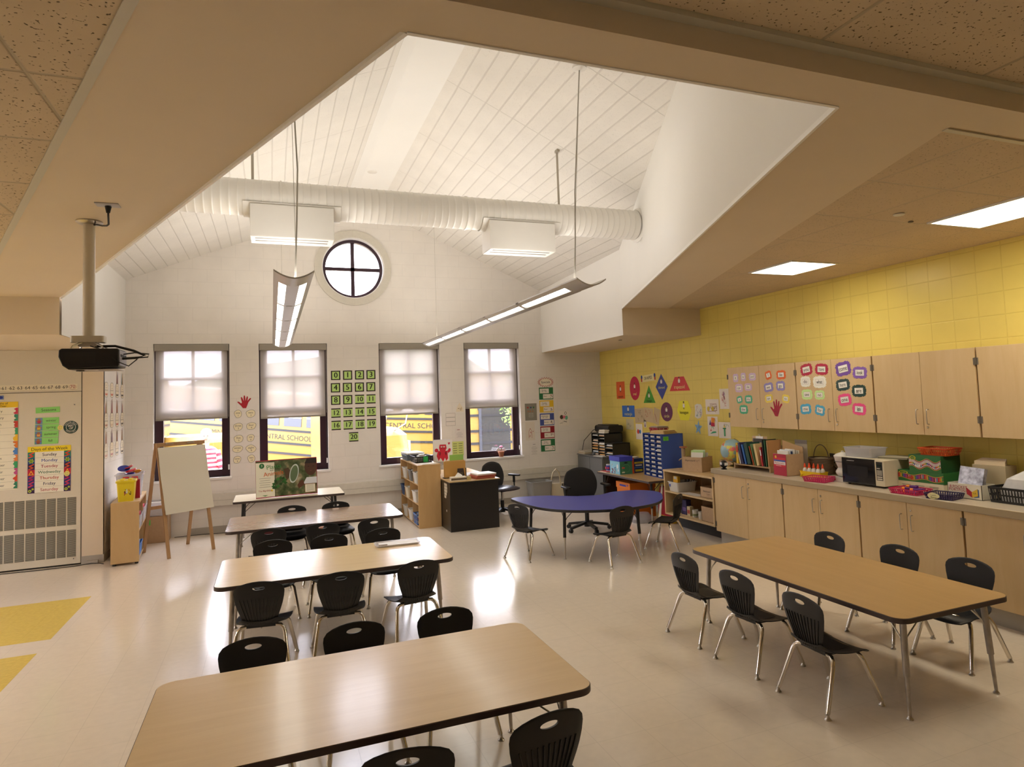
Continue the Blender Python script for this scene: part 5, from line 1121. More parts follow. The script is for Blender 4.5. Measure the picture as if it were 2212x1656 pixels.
t = empty('plastic_tub', 'clear plastic tub with dark contents on top of the microwave', 'tub', (5.52, 4.98, MW+.0025)); b = MB(); tub(b, .10, .155, 0, .095, 'clearplastic', flare=.016, rim=.008); b.build('body', t); b = MB(); b.rbox(-.07, .07, -.12, .02, .006, .05, hx('404038'), r=.03); b.rbox(-.06, .04, .03, .10, .006, .035, hx('406850'), r=.02); b.build('contents', t)
# crayon boxes
def crayola(t, w, h, seed, xo, n=22):
    c = Card(); c.base(rp(0, 0, w, h), hx('2c6c34'), .0005); rr = random.Random(seed); cols = ['d83030', 'e88020', 'e8d030', '40a048', '3068c8', '7040a0', 'c04090', '805030', 'f0a0b0', '50b8c8']
    A = h*.10; wave = lambda u: A*math.sin(u/w*4*PI+.6)
    top = [(-w/2+w*k/30, wave(-w/2+w*k/30)+h*.22) for k in range(31)]; bot = [(u, v-h*.48) for u, v in top]
    c.poly(top+bot[::-1], hx('8c2050'), 1); c.line(top, .004, hx('d8b840'), 2); c.line(bot, .004, hx('d8b840'), 2)
    for k in range(n):
        u = -w/2+w*(k+.5)/n; v = wave(u)
        c.r(u, v-.02*0-h*.03, w/n*.62, h*.34, hx('f0ece4') if seed == 1 else hx(cols[k % 10]), 3); c.r(u, v-h*.08, w/n*.62, h*.10, hx(cols[k % 10]), 4); c.poly([(u-w/n*.15, v+h*.14), (u+w/n*.15, v+h*.14), (u, v+h*.20)], hx('f0ece4') if seed == 1 else hx(cols[k % 10]), 4)
    c.poly(ell(-w*.37, h*.33, w*.10, h*.13), hx('e8d030'), 4); c.poly(ell(-w*.37, h*.33, w*.085, h*.10), hx('2c6c34'), 5); c.t('Crayola', h*.13, -w*.37, h*.33, hx('e8d030'), 6)
    if seed == 1: c.r(-w*.22, -h*.15, w*.14, h*.14, hx('f0f0f0'), 6); c.t('52', h*.19, -w*.22, -h*.12, hx('283878'), 7)
    else: c.poly(ell(-w*.2, -h*.12, w*.07, h*.11), hx('b84020'), 6)
    o = c.build('printed_front', t, smooth=10); o.matrix_local = facing((xo-.0006, 0, h/2), '-X'); return c
for nm, lab, y0, y1, z0, z1, col, pr in (('carton', 'cream printed carton, lowest of the stacked craft boxes', 4.145, 4.61, 0, .072, 'd8ccb0', 0), ('crayon_carton', 'green crayon carton in the middle of the stacked craft boxes', 4.14, 4.60, .0725, .172, '2c6c34', 2), ('marker_carton', 'green marker carton, topmost of the stacked craft boxes', 4.155, 4.475, .1725, .322, '1f5028', 1)):
    t = empty(nm, lab, 'box', (5.62, (y0+y1)/2, Z+z0)); w = y1-y0; h = z1-z0
    b = MB(); b.box(-.12, .13, -w/2, w/2, 0, h, hx(col)); b.build('body', t, bevel=.002)
    if pr: crayola(t, w-.004, h-.004, pr, -.12, 24 if pr == 1 else 34)
    else:
        c = Card(); [c.r(-.14+.14*k, .005-.012*j, .09-.01*j, .004, hx('504838'), 1) for k in range(3) for j in range(2)]; o = c.build('printing', t, smooth=10); o.matrix_local = facing((-.1205, 0, h/2), '-X')
t = basket('orange plastic basket on top of the stacked craft boxes', 5.62, 4.25, Z+.3225, .085, .125, .065, hx('d85818'), 0, 9, 13, .02)
t = basket('pink plastic basket full of purple and orange glue sticks', 5.285, 4.305, Z, .095, .125, .045, hx('c82058'), 3)
rr = random.Random(4); b = MB()
gs = None
for k in range(14):
    x, y, z, a = 5.285+rr.uniform(-.055, .055), 4.305+rr.uniform(-.075, .075), Z+.0155+.022*(k//7)*1.0+(.018 if k > 11 else 0), rr.uniform(1.1, 2.0)
    if gs is None:
        gs = empty('glue_stick', 'purple glue stick with an orange or yellow cap in the pink basket', 'glue stick', (x, y, z), a, 'glue sticks in the pink basket')
        b = MB(); b.cyl((-.045, 0, 0), (.025, 0, 0), .0115, hx('5a1c70'), n=12); b.build('tube', gs); b = MB(); b.cyl((.0255, 0, 0), (.05, 0, 0), .0125, hx('f09020'), n=12); b.build('cap', gs)
    else: dup(gs, (x, y, z), a, gs['label'])
t = basket('empty purple plastic basket with a paper tag on the counter', 5.265, 3.97, Z, .085, .105, .045, hx('2a1c4c'), 10)
c = Card(); c.base([(.045*math.cos(a)*1.1, .026*math.sin(a)*(1+.1*math.cos(3*a))) for a in [2*PI*k/20 for k in range(20)]], hx('f0e8b0')); c.t('Lunch', .018, 0, .006, hx('706040'), 1); c.t('Money', .018, 0, -.012, hx('706040'), 1); o = c.build('paper_tag', t, smooth=10); o.matrix_local = facing((-.104, .035, .028), '-X')
t = empty('portfolio_box', 'white box of pocket portfolios with its lid open, holding a silver book', 'box', (5.47, 3.875, Z)); b = MB(); open_box(b, .085, .148, 0, .122, hx('e4dcc8')); b.build('body', t)
c = Card(); c.t('8 POCKET', .034, -.05, .03, hx('a81828'), 1); c.t('PORTFOLIO', .034, -.045, .005, hx('a81828'), 1); c.poly([(.02, .035), (.065, .0), (.065, -.045), (.02, -.02)], hx('b02030'), 2); c.poly([(.065, .0), (.115, .03), (.115, -.03), (.065, -.045)], hx('e0b838'), 2); c.poly([(.115, .03), (.125, .02), (.125, -.04), (.08, -.045)], hx('406090'), 1); c.t('a.b', .022, .09, -.008, 'dark', 3); o = c.build('printing', t, smooth=10); o.matrix_local = facing((-.0857, 0, .061), '-X')
pmat('hologram', (.42, .42, .50), rough=.2, metal=.6, noise=.5, nscale=25)
b = MB(); b.box(-.02, .02, -.11, .10, 0, .20, 'hologram'); c = b.build('book', loc=(5.46, 3.88, Z+.055)); c.rotation_euler = (math.radians(3), math.radians(14), 0); tag(c, 'silver holographic book standing in the white portfolio box', 'book')
t = empty('folder_box', 'beige file box of folders leaning behind the silver book', 'box', (5.66, 3.82, Z)); b = MB(); b.box(-.05, .09, -.15, .13, 0, .265, hx('b8a888')); b.build('body', t); b = MB(); [b.box(-.035+.02*k, -.031+.02*k, -.14+.01*k, .12, .266, .295+.004*k, hx('dcc8a8')) for k in range(6)]; b.build('folders', t)
t = basket('black plastic basket at the right edge of the counter', 5.53, 3.44, Z, .14, .22, .125, 'plastic_black', 0, 13, 20, .012)
b = MB(); o0 = rrect(-.11, .11, -.19, .19, .05, 4); b.taper(o0, o0, .006, .09, 'bagplastic' if pmat('bagplastic', (.55, .53, .53), rough=.35, noise=.12, nscale=12) else ''); b.taper(o0, [(x*.8, y*.75-.0) for x, y in o0], .09, .19, 'bagplastic'); b.taper([(x*.8, y*.75) for x, y in o0], [(x*.3, y*.3-.04) for x, y in o0], .19, .265, 'bagplastic')
tag(b.build('plastic_bag', loc=(5.53, 3.43, Z)), 'crumpled white plastic bag in the black basket', 'bag')
# ---------------- vented wall unit with its posters ----------------
def vent_mat():
    m = pmat('vent', (.36, .33, .27), rough=.5); nt = m.node_tree; N = nt.nodes; L = nt.links; b = N['Principled BSDF']
    tc = N.new('ShaderNodeTexCoord'); sp = N.new('ShaderNodeSeparateXYZ'); L.new(tc.outputs['Object'], sp.inputs[0])
    s = seam(nt, sp.outputs[2], .0115, 0, .0042, .5); mx = N.new('ShaderNodeMix'); mx.data_type = 'RGBA'; mx.inputs[6].default_value = (.50, .46, .37, 1); mx.inputs[7].default_value = (.10, .09, .07, 1)
    L.new(s, mx.inputs[0]); L.new(mx.outputs[2], b.inputs['Base Color'])
    bp = N.new('ShaderNodeBump'); bp.inputs['Distance'].default_value = .004; L.new(math_node(nt, 'MULTIPLY', s, -1.0), bp.inputs['Height']); L.new(bp.outputs[0], b.inputs['Normal'])
vent_mat()
UX = -2.276
t = empty('heating_unit', 'tall beige wall unit with vent grilles, covered in calendar posters', 'wall unit', (UX-.9, 10.15, 0))
b = MB(); b.box(-.9, .895, .002, .05, .02, 2.20, 'unitpaint'); b.build('lower_panel', t, bevel=.003)
b = MB(); b.box(-.9, .895, .002, .05, 2.206, 2.74, 'unitpaint'); b.build('upper_panel', t, bevel=.003)
b = MB(); b.box(-.9, .90, .02, .05, 0, 2.74, 'dark'); b.build('backing', t)
for (z0, z1) in ((.455, .857), (.108, .505-.055)):
    z0, z1 = ((.508, .857) if z1 > .6 else (.109, .449))
    for k in range(11):
        x1 = .845-.049-.094*1.153*k; x0 = x1-.094
        if x0 < -.88: break
        b = MB(); b.box(x0+.05, x1+.05, -.0015, .003, z0, z1, 'vent'); b.build('vent_grille', t)
for z in (2.035, .085): b = MB(); b.cyl((.823, 0, z), (.823, -.008, z), .009, 'steel', n=12); b.box(.820, .826, -.0085, -.008, z-.006, z+.006, 'dark'); b.build('lock', t)
def ucard(c, name, label, x, z, cat='poster', group=None, rot=0): return wall_card(c, name, label, cat, x, z, 'U', group, off=-.0105, rot=rot)
# months poster
c = Card(); W_, H_ = .40, 1.09; c.base(rp(0, 0, W_, H_), hx('f0e8d0')); c.r(0, .51, W_, .07, hx('f0c820'), 1); c.t('Months of', .036, .02, .525, 'dark', 2); c.t('the Year', .036, .02, .492, 'dark', 2)
MN = ['January', 'February', 'March', 'April', 'May', 'June', 'July', 'August', 'September', 'October', 'November', 'December']
MC = ['c82848', '288060', 'c83828', '38a070', 'f0c020', 'e07820', '4880c8', 'e88840', '30a060', 'c04888', 'd04020', '208060']; rr = random.Random(3)
for k, (m_, q) in enumerate(zip(MN, MC)):
    z = .43-.0835*k; c.t(m_, .042, -.02, z, 'dark', 2); c.line([(-.2, z-.042), (.2, z-.042)], .002, hx('98907c'), 2)
    for s in (-1, 1):
        p = [(s*.2, z-.04), (s*.2, z+.04)]+[(s*(.2-rr.uniform(.015, .05)), z+.04-.016*j) for j in range(6)]; c.poly(p, hx(q), 1)
ucard(c, 'months_poster', 'tall poster listing the months of the year, at the left edge of the photo', -3.147, 1.55)
# seasons cards
c = Card(); c.base(rp(0, 0, .255, .072), hx('90d870')); c.t('Seasons', .05, .01, 0, hx('504c40'), 1); ucard(c, 'season_card', 'green card reading Seasons above the four season cards', -2.638, 1.977, 'card', 'season cards on the beige unit', 1.5)
for k, (s, q) in enumerate((('winter', 'c83050'), ('spring', 'e8c030'), ('summer', 'e8a050'), ('fall', 'a85038'))):
    c = Card(); c.base(rp(0, 0, .25, .079), hx('90d870')); c.r(-.085, 0, .072, .074, hx('6888b8'), 1)
    c.poly(ell(-.085, .014, .017, .017, 12), hx('a87040'), 2); c.r(-.085, -.012, .035, .03, hx(q), 2); c.r(-.085, -.030, .03, .008, hx('7c4828'), 3)
    for sgn in (-1, 1): c.r(-.085+sgn*.025, -.002, .018, .008, hx('a87040'), 2, sgn*30)
    c.t(s, .042, .042, 0, hx('504c40'), 1); ucard(c, 'season_card', 'green card reading %s with a small bear picture' % s, -2.644-.002*k, 1.842-.085*k, 'card', 'season cards on the beige unit')
def smiley(label, x, z):
    c = Card(); c.base(ell(0, 0, .03, .032, 20), hx('f0e080')); c.poly(ell(-.01, .01, .003, .005, 8), 'dark', 1); c.poly(ell(.01, .01, .003, .005, 8), 'dark', 1); c.line([(-.016, -.006), (-.008, -.015), (.008, -.015), (.016, -.006)], .002, 'dark', 1); return c
c = smiley('', 0, 0); wall_card(c, 'smiley_sticker', 'round yellow smiley beside the spring card', 'sticker', -2.504, 1.746, 'U', off=-.0075)
c = smiley('', 0, 0); wall_card(c, 'smiley_sticker', 'round yellow smiley beside Thursday on the days poster', 'sticker', -2.430, 1.16, 'U', off=-.0045)
c = Card(); c.base(ell(0, 0, .079, .081, 40), hx('183c34')); c.poly(ell(0, 0, .053, .053, 32), hx('e8e4d8'), 1); c.poly(ell(0, 0, .048, .048, 32), hx('204038'), 2); c.scribble(0, 0, .06, .06, [hx('e8e4d8')], 9, 5, .004, 3)
for txt, a0, a1, fl in (('MINISINK VALLEY', 160, 20, 0), ('WARRIORS', 215, 325, 1)):
    for k, ch in enumerate(txt):
        a = math.radians(lerp(a0, a1, (k+.5)/len(txt))); c.t(ch, .019, .065*math.cos(a), .065*math.sin(a), hx('e8e4d8'), 2, math.degrees(a)-90+180*fl)
ucard(c, 'team_sticker', 'round dark green school emblem sticker right of the smiley', -2.391, 1.747, 'sticker')
# days poster
c = Card(); W_, H_ = .456, .58; c.base(rp(0, 0, W_, H_), hx('f2ecd8')); c.r(0, H_/2-.035, W_, .07, hx('f4d820'), 1); c.t('Days of the Week', .052, 0, H_/2-.036, 'dark', 2)
DN = [('Sunday', '281848'), ('Monday', '2850b0'), ('Tuesday', 'b01848'), ('Wednesday', '187858'), ('Thursday', 'c83828'), ('Friday', '202058'), ('Saturday', 'b81838')]
for k, (d, q) in enumerate(DN):
    z = H_/2-.107-.073*k; c.t(d, .054 if d != 'Wednesday' else .05, 0, z, hx(q), 2); c.line([(-.15, z-.036), (.15, z-.036)], .002, hx('b0a890'), 2)
for s in (-1, 1):
    x = s*.19; B = [('188070', 'e84828'), ('204888', 'a8c840'), ('281850', 'd85028'), ('c01838', 'f0a828'), ('402878', 'c02060'), ('283078', 'd83060'), ('301048', 'b8c838')]
    for k, (q1, q2) in enumerate(B):
        z = H_/2-.107-.073*k; c.r(x, z, .074, .074, hx(q1), 1)
        if k == 3: c.poly([(x-.03, z-.03), (x+.03, z-.03), (x, z+.03)], hx(q2), 2); c.poly([(x-.014, z-.02), (x+.014, z-.02), (x, z+.008)], hx('c01838'), 3)
        elif k == 1: [c.r(x, z, .06, .014, hx(q2), 2, r_) for r_ in (0, 60, 120)]
        elif k == 6: c.poly(ell(x-.012, z-.008, .018, .018), hx(q2), 2); c.poly(ell(x+.018, z+.015, .012, .012), hx(q2), 2); c.poly(ell(x-.012, z-.008, .007, .007), hx(q1), 3)
        else: c.line([(x-.025, z-.03), (x+.02, z-.012), (x-.02, z+.008), (x+.025, z+.03)], .013, hx(q2), 2)
ucard(c, 'days_poster', 'poster listing the days of the week in coloured letters above the vents', -2.616, 1.232)
# number strip
c = Card(); c.base(rp(0, 0, 1.3, .078), hx('e8dec4')); c.line([(-.65, -.037), (.65, -.037)], .002, hx('988c70'), 1)
for k in range(14):
    n = 57+k; x = .60-.0795*(13-k); c.t(str(n), .058, x, 0, hx('a83838') if n % 10 == 0 else 'dark', 1)
    if n < 70: c.poly(ell(x+.04, 0, .003, .003, 8), 'dark', 1)
    if n % 10 == 0: c.line(ell(x, 0, .040, .030, 20), .002, hx('a83838'), 1, True)
ucard(c, 'number_line', 'paper strip of handwritten numbers up to 70 above the posters', -2.975, 2.262, 'number strip')
c = Card(); c.base(rp(0, 0, .06, .05), hx('7890c0')); c.poly(ell(0, 0, .022, .016), hx('2838a0'), 1); ucard(c, 'sticker', 'small blue sticker at the left edge above the months poster', -3.125, 2.15, 'sticker')
# drawings of bearded faces with pencils on the short left wall
def beard(k, y, z, pen, col, faint=False):
    c = Card(); ln = hx('6c6458' if not faint else 'b0a8a0'); w, h = .21, .20
    o_ = [(w/2*math.copysign(abs(math.cos(a))**.6, math.cos(a)), h/2*math.copysign(abs(math.sin(a))**.8, math.sin(a))) for a in [2*PI*q/26 for q in range(26)]]
    c.base(o_, hx('efe2c8')); c.line(o_, .005, ln, 1, True); c.line([(-.04, .05), (-.03, .06), (.02, .06)], .003, ln, 1); c.line([(-.035, .03), (-.0, .02), (.04, .03)], .003, ln, 1)
    c.line([(-.085+.0213*j, -.012+.012*(j % 2)) for j in range(9)], .004, hx('504840'), 1); c.poly([(-.085, -.045), (-.04, -.055), (0, -.045), (.04, -.055), (.085, -.045), (.05, -.075), (-.05, -.075)], hx(col), 1)
    rr = random.Random(k)
    if pen:
        for q in range(5): x = -.045+.022*q; c.base([(x-.007, .095), (x+.007, .095), (x+.004, .095+rr.uniform(.12, .21)), (x-.002, .095+rr.uniform(.10, .2))], hx(rr.choice(['b06040', 'c09060', '6088a8', 'b84848', '70a070', '8060a0', 'd0a040'])), .0004)
    return c
bi = 0
for r_, z in enumerate((2.22, 1.81, 1.41)):
    for q in range(4):
        y = 10.29+.335*q; pen = (r_ > 0 or q > 1); col = ['d87858', 'd87858', '585048', '585048', 'c08870', 'e0c8a8', 'c86858', '585048', 'd8a898', 'd09898', 'a0a098', '504038'][bi]
        c = beard(bi, y, z, pen, col, r_ == 2 and q < 3)
        wall_card(c, 'bearded_face_drawing', 'cut-out drawing of a bearded face, %s row, %s from the left' % (('top', 'middle', 'bottom')[r_], ('first', 'second', 'third', 'fourth')[q]), 'drawing', y, z, '+X', 'bearded face drawings on the left wall'); bi += 1
# easel
ang = math.radians(32)
t = empty('easel', 'wooden A-frame easel with a flip chart pad under the leftmost window', 'easel', (-1.194, 10.337, 0), ang)
wood_mat('easelwood', (.44, .25, .11), (.34, .18, .07), 'Z', 1.0, rough=.5)
def bar(b, p, q, w, d, mat, side=Vector((1, 0, 0))):
    p = Vector(p); q = Vector(q); dd = (q-p).normalized(); s = (side-dd*side.dot(dd)).normalized()*w/2; u = dd.cross(s).normalized()*d/2
    vs = [p-s-u, p+s-u, p+s+u, p-s+u, q-s-u, q+s-u, q+s+u, q-s+u]
    b.add(vs, [(0, 3, 2, 1), (4, 5, 6, 7), (0, 1, 5, 4), (1, 2, 6, 5), (2, 3, 7, 6), (3, 0, 4, 7)], mat)
for sx in (-1, 1):
    for sy in (-1, 1):
        b = MB(); bar(b, (sx*.293, sy*.355, .0), (sx*.285, sy*.02, 1.46), .042, .02, 'easelwood'); b.build('leg', t, bevel=.002)
for sy in (-1, 1): b = MB(); bar(b, (-.30, sy*.225, .60), (.30, sy*.225, .60), .045, .018, 'easelwood', Vector((0, 0, 1))); b.build('crossbar', t)
b = MB(); bar(b, (-.31, -.03, 1.455), (.34, -.03, 1.455), .05, .02, 'easelwood', Vector((0, 0, 1))); bar(b, (-.31, .02, 1.455), (.31, .02, 1.455), .05, .02, 'easelwood', Vector((0, 0, 1))); b.build('top_rail', t)
for s in (-1, 1): b = MB(); b.box(s*.14-.05, s*.14+.05, -.052, -.04, 1.455, 1.475, 'steel'); b.build('clip', t)
b = MB(); n = 10; P = []
fy = lambda z: -.355*(1-z/1.50)-.035
vs = []; 
for k in range(n+1):
    z = lerp(1.42, .555, k/n); wv = .006*math.sin(k*1.1); y = fy(z)-.012-wv-.03*(k/n)**3
    vs += [(-.30, y, z), (.33, y-.008*(k/n), z+.01*(k/n)), (.33, y+.012-.008*(k/n), z+.01*(k/n)), (-.30, y+.012, z)]
fs = []
for k in range(n):
    a = 4*k
    for q in range(4): fs.append((a+q, a+(q+1) % 4, a+4+(q+1) % 4, a+4+q))
fs += [(0, 3, 2, 1), (4*n, 4*n+1, 4*n+2, 4*n+3)]
b.add(vs, fs, hx('d4cbb8')); tag(b.build('flip_chart'), '', '') if 0 else None
o = [x for x in bpy.data.objects if x.name == 'flip_chart']
o = o[0] if o else b.build('flip_chart', t, smooth=60); o.parent = t
# left shelf
LS = math.radians(5.0)
t = empty('bookcase', 'low plywood bookcase standing end-on beside the left wall, a yellow toy tub on it', 'bookcase', (-1.775, 10.36, 0), LS)
wood_mat('ply', (.60, .40, .19), (.52, .33, .14), 'Z', 1.0, rough=.45, band=5)
b = MB(); b.box(-.155, .150, -.60, -.578, .03, .78, 'ply'); b.build('side_panel', t); b = MB(); b.box(-.155, .150, .578, .60, .03, .78, 'ply'); b.build('side_panel', t)
b = MB(); b.box(-.155, .155, -.578, .578, .757, .778, 'ply'); b.build('top', t); b = MB(); b.box(-.155, -.145, -.578, .578, .03, .757, 'ply'); b.build('back_panel', t)
for z in (.05, .405): b = MB(); b.box(-.145, .150, -.578, .578, z, z+.02, 'ply'); b.build('shelf', t)
b = MB(); b.box(-.145, .150, -.01, .01, .07, .757, 'ply'); b.build('divider', t)
for x in (-.12, .12):
    for y in (-.55, .55): b = MB(); b.cyl((x, y, 0), (x, y, .03), .02, 'dark', n=10); b.build('caster', t)
def lloc(x, y, z): return (-1.775+x*math.cos(LS)-y*math.sin(LS), 10.36+x*math.sin(LS)+y*math.cos(LS), z)
t = empty('toy_tub', 'yellow plastic toy tub with a studded lid on the plywood bookcase', 'tub', lloc(-.005, -.36, .7785), LS); b = MB(); b.taper(rrect(-.085, .085, -.115, .115, .02), rrect(-.10, .10, -.13, .13, .02), 0, .235, 'toyyellow' if pmat('toyyellow', (.78, .60, .02), rough=.35) else ''); b.build('body', t)
b = MB(); b.prism(rrect(-.11, .11, -.14, .14, .022), .235, .262, 'toyyellow'); [b.cyl((x, y, .262), (x, y, .278), .026, 'toyyellow', n=20) for x in (-.045, .045) for y in (-.07, .05)]; b.build('lid', t, bevel=.003)
c = Card(); c.scribble(0, 0, .07, .12, ['dark', hx('f0f0e8'), hx('b03028')], 7, 8, .006, 1); o = c.build('sticker', t, smooth=10); o.matrix_local = facing((.02, -.1255, .13), '-Y') @ Matrix.Rotation(math.radians(-4), 4, 'X')
t = empty('plastic_tub', 'clear tub of coloured toys behind the yellow toy tub', 'tub', lloc(0, .06, .7785), LS); b = MB(); tub(b, .12, .17, 0, .31, 'cleartub' if pmat('cleartub', (.75, .73, .78), rough=.25, alpha=.55) else '', flare=.03, rim=.014); b.build('body', t)
rr = random.Random(11); 
for k in range(16):
    b = MB(); q = rr.choice(['c81828', 'd02030', 'f0a018', '2838a0', 'd82840', 'e8e0e8', '3868c0'])
    r_ = rr.uniform(.045, .075); b.lathe([(r_*.6, 0), (r_, .012), (r_*.96, .02), (r_*.5, .012), (0, .01)], hx(q, .3), n=18)
    p = lloc(rr.uniform(-.08, .08), .06+rr.uniform(-.14, .12), .7785+.13+.0165*k); o = b.build('toy_dish', loc=p); o.rotation_euler = (rr.uniform(-.5, .5), rr.uniform(-.5, .5), 0)
    tag(o, {'c': 'red', 'd': 'red', 'f': 'orange', '2': 'blue', 'e': 'white', '3': 'blue'}[q[0]]+' toy dish in the clear tub on the plywood bookcase', 'toy', 'toy dishes in the clear tub')
t = empty('plastic_tub', 'small tub with red handles between the yellow tub and the clear tub', 'tub', lloc(.02, -.17, .7785), LS); b = MB(); b.box(-.10, .11, -.03, .03, 0, .24, hx('a81830')); b.build('body', t); b = MB(); [b.tube([(x-.03, 0, .24), (x-.03, 0, .275), (x+.03, 0, .275), (x+.03, 0, .24)], .009, hx('d01828'), n=8) for x in (-.05, .05)]; b.build('handle', t)
def lbin(label, x, y, z, hx_, hy_, h, col, fills, seed):
    t = empty('plastic_tub', label, 'tub', lloc(x, y, z), LS); b = MB(); tub(b, hx_, hy_, 0, h, col, flare=.012, rim=.008, r=.012); b.build('body', t)
    rr = random.Random(seed); b = MB()
    for k, q in enumerate(fills): b.box(-hx_*.8+rr.uniform(0, .02), hx_*.9, -hy_*.8+rr.uniform(0, .03), hy_*.8, .006+h/len(fills)*k*.95, .006+h/len(fills)*(k+1)*.95+.01*(k == len(fills)-1), hx(q))
    b.build('contents', t)
lbin('clear tub with red and white things, front of the upper shelf of the plywood bookcase', .03, -.30, .4255, .12, .20, .17, 'cleartub', ['585868', 'd0ccd8', '606070', 'c83040'], 1)
lbin('clear tub at the back of the upper shelf of the plywood bookcase', .03, .30, .4255, .12, .20, .19, 'cleartub', ['e0dce0', 'c8b8a8', 'd04050'], 2)
lbin('blue tub on the lower shelf of the plywood bookcase', .03, -.25, .0705, .11, .18, .15, hx('5080c8'), ['b8c8e8', '90a8d8'], 3)
# cardboard box and tub by the wall
t = empty('cardboard_box', 'large cardboard box on the floor behind the easel', 'box', (-1.585, 11.31, 0)); b = MB(); open_box(b, .155, .165, 0, .38, 'card'); b.build('body', t)
c = Card(); c.base(rp(0, 0, .07, .075), hx('68d060')); c.t('Art', .03, 0, 0, 'dark', 1); o = c.build('label_sticker', t, smooth=10); o.matrix_local = facing((-.10, -.1658, .30), '-Y')
t = empty('plastic_tub', 'clear lidded tub of white paper on top of the cardboard box', 'tub', (-1.585, 11.31, .382)); b = MB(); tub(b, .14, .14, 0, .20, 'cleartub', flare=.02, rim=.012); b.build('body', t); b = MB(); b.box(-.12, .12, -.12, .12, .006, .15, hx('e8e0d0')); b.box(-.11, .12, -.12, .10, .152, .18, hx('f0ece4')); b.build('contents', t)
b = MB(); b.tube([(-3.2, 10.07, .004), (-2.7, 10.05, .004), (-2.32, 10.06, .004), (-2.15, 10.09, .012), (-2.05, 10.06, .006), (-2.0, 10.0, .006)], .005, 'dark', n=6); tag(b.build('floor_cord'), 'dark cord lying along the foot of the vented wall unit', 'cord')
b = MB(); b.tube([(-1.38, 11.44, .006), (-1.1, 11.46, .006), (-.8, 11.42, .006), (-.62, 11.36, .008)], .005, 'dark', n=6); b.rbox(-.64, -.52, 11.34, 11.39, .0, .02, 'dark', r=.01); tag(b.build('power_cord'), 'dark cord and plug lying on the floor behind the easel', 'cord')
b = MB(); b.box(-2.20, -2.08, 10.09, 10.13, 0, .045, 'baseb'); tag(b.build('junction_box'), 'small grey junction box on the floor at the corner of the left wall', 'junction box')
# ---------------- projector on its ceiling pole ----------------
t = empty('projector', 'black projector hanging from a cream pole under the left soffit', 'projector', (-1.063, 4.897, ZS))
b = MB(); b.cyl((0, 0, -.012), (0, 0, -.74), .033, 'unitpaint', n=24); b.build('pole', t)
b = MB(); b.lathe([(0, 0), (.072, 0), (.075, -.008), (.06, -.018), (.035, -.022), (0, -.022)], 'steel', n=28); b.build('ceiling_flange', t)
b = MB(); b.prism(rrect(-.09, .09, -.05, .05, .02), -.775, -.735, 'unitpaint'); b.box(-.05, .05, -.03, .03, -.80, -.775, 'steel')
for (x, y) in ((-.07, -.06), (.08, -.05), (-.06, .08), (.08, .08)): b.tube([(x*.4, y*.4, -.775), (x, y, -.80), (x*1.15, y*1.15, -.828)], .006, 'steel', n=6)
b.build('mount', t)
b = MB(); sec = [(-.115, -.82), (-.13, -.83), (-.132, -.87), (-.11, -.925), (-.08, -.948), (.18, -.935), (.185, -.83), (.175, -.82)]
b.prism(sec, -.115, .115, 'plastic_black', 'Y'); b.build('body', t, bevel=.006); bd = [o for o in bpy.data.objects if o.parent == t and o.name.startswith('body')][-1]
b = MB(); [b.box(-.10, .06, -.1165, -.115, -.845-.0085*k, -.849-.0085*k, 'dark') for k in range(8)]; b.build('vent_slots', bd)
b = MB(); b.box(.182, .1865, -.105, .105, -.925, -.832, hx('9c98a4')); [b.box(.1865, .188, -.08+.03*k, -.062+.03*k, -.87, -.855, 'dark') for k in range(6)]; b.build('port_panel', bd)
b = MB(); b.box(-.07, .17, -.11, .11, -.951, -.948, hx('a8a0a0')); b.box(.0, .06, -.08, -.03, -.952, -.951, hx('e8e8e8')); b.cyl((-.03, -.06, -.951), (-.03, -.06, -.957), .022, 'dark', n=18); b.build('underside', bd)
b = MB(); b.tube([(.04, -.02, -.80), (.15, -.04, -.80), (.25, -.03, -.83), (.31, -.02, -.86), (.27, -.03, -.875), (.188, -.03, -.88)], .008, 'dark', n=8)
b.build('cable', t)
b = MB(); b.tube([(.188, .0, -.85), (.25, 0, -.84), (.33, 0, -.85), (.325, -.01, -.87), (.27, -.02, -.875)], .004, 'dark', n=8); b.build('cable', t)
b = MB(); b.tube([(.02, -.05, -.80), (.10, -.10, -.83), (.17, -.12, -.90), (.23, -.08, -.93), (.27, -.04, -.885)], .0035, 'dark', n=8); b.build('cable', t)
b = MB(); b.tube([(.02, 0, -.022), (.05, -.05, -.03), (.10, -.15, -.06), (.15, -.28, -.09), (.175, -.36, -.10), (.185, -.42, -.07), (.186, -.429, -.02)], .0055, 'dark', n=8); b.cyl((.186, -.429, -.012), (.186, -.43, -.05), .018, 'dark', n=12, r2=.010); b.build('power_cord', t)
b = MB(); b.box(-.06, .06, -.04, .04, -.006, 0, hx('c8c4c8')); o = b.build('ceiling_outlet', loc=(-.879, 4.468, ZS-.0005)); tag(o, 'white outlet plate in the soffit beside the projector pole', 'outlet')
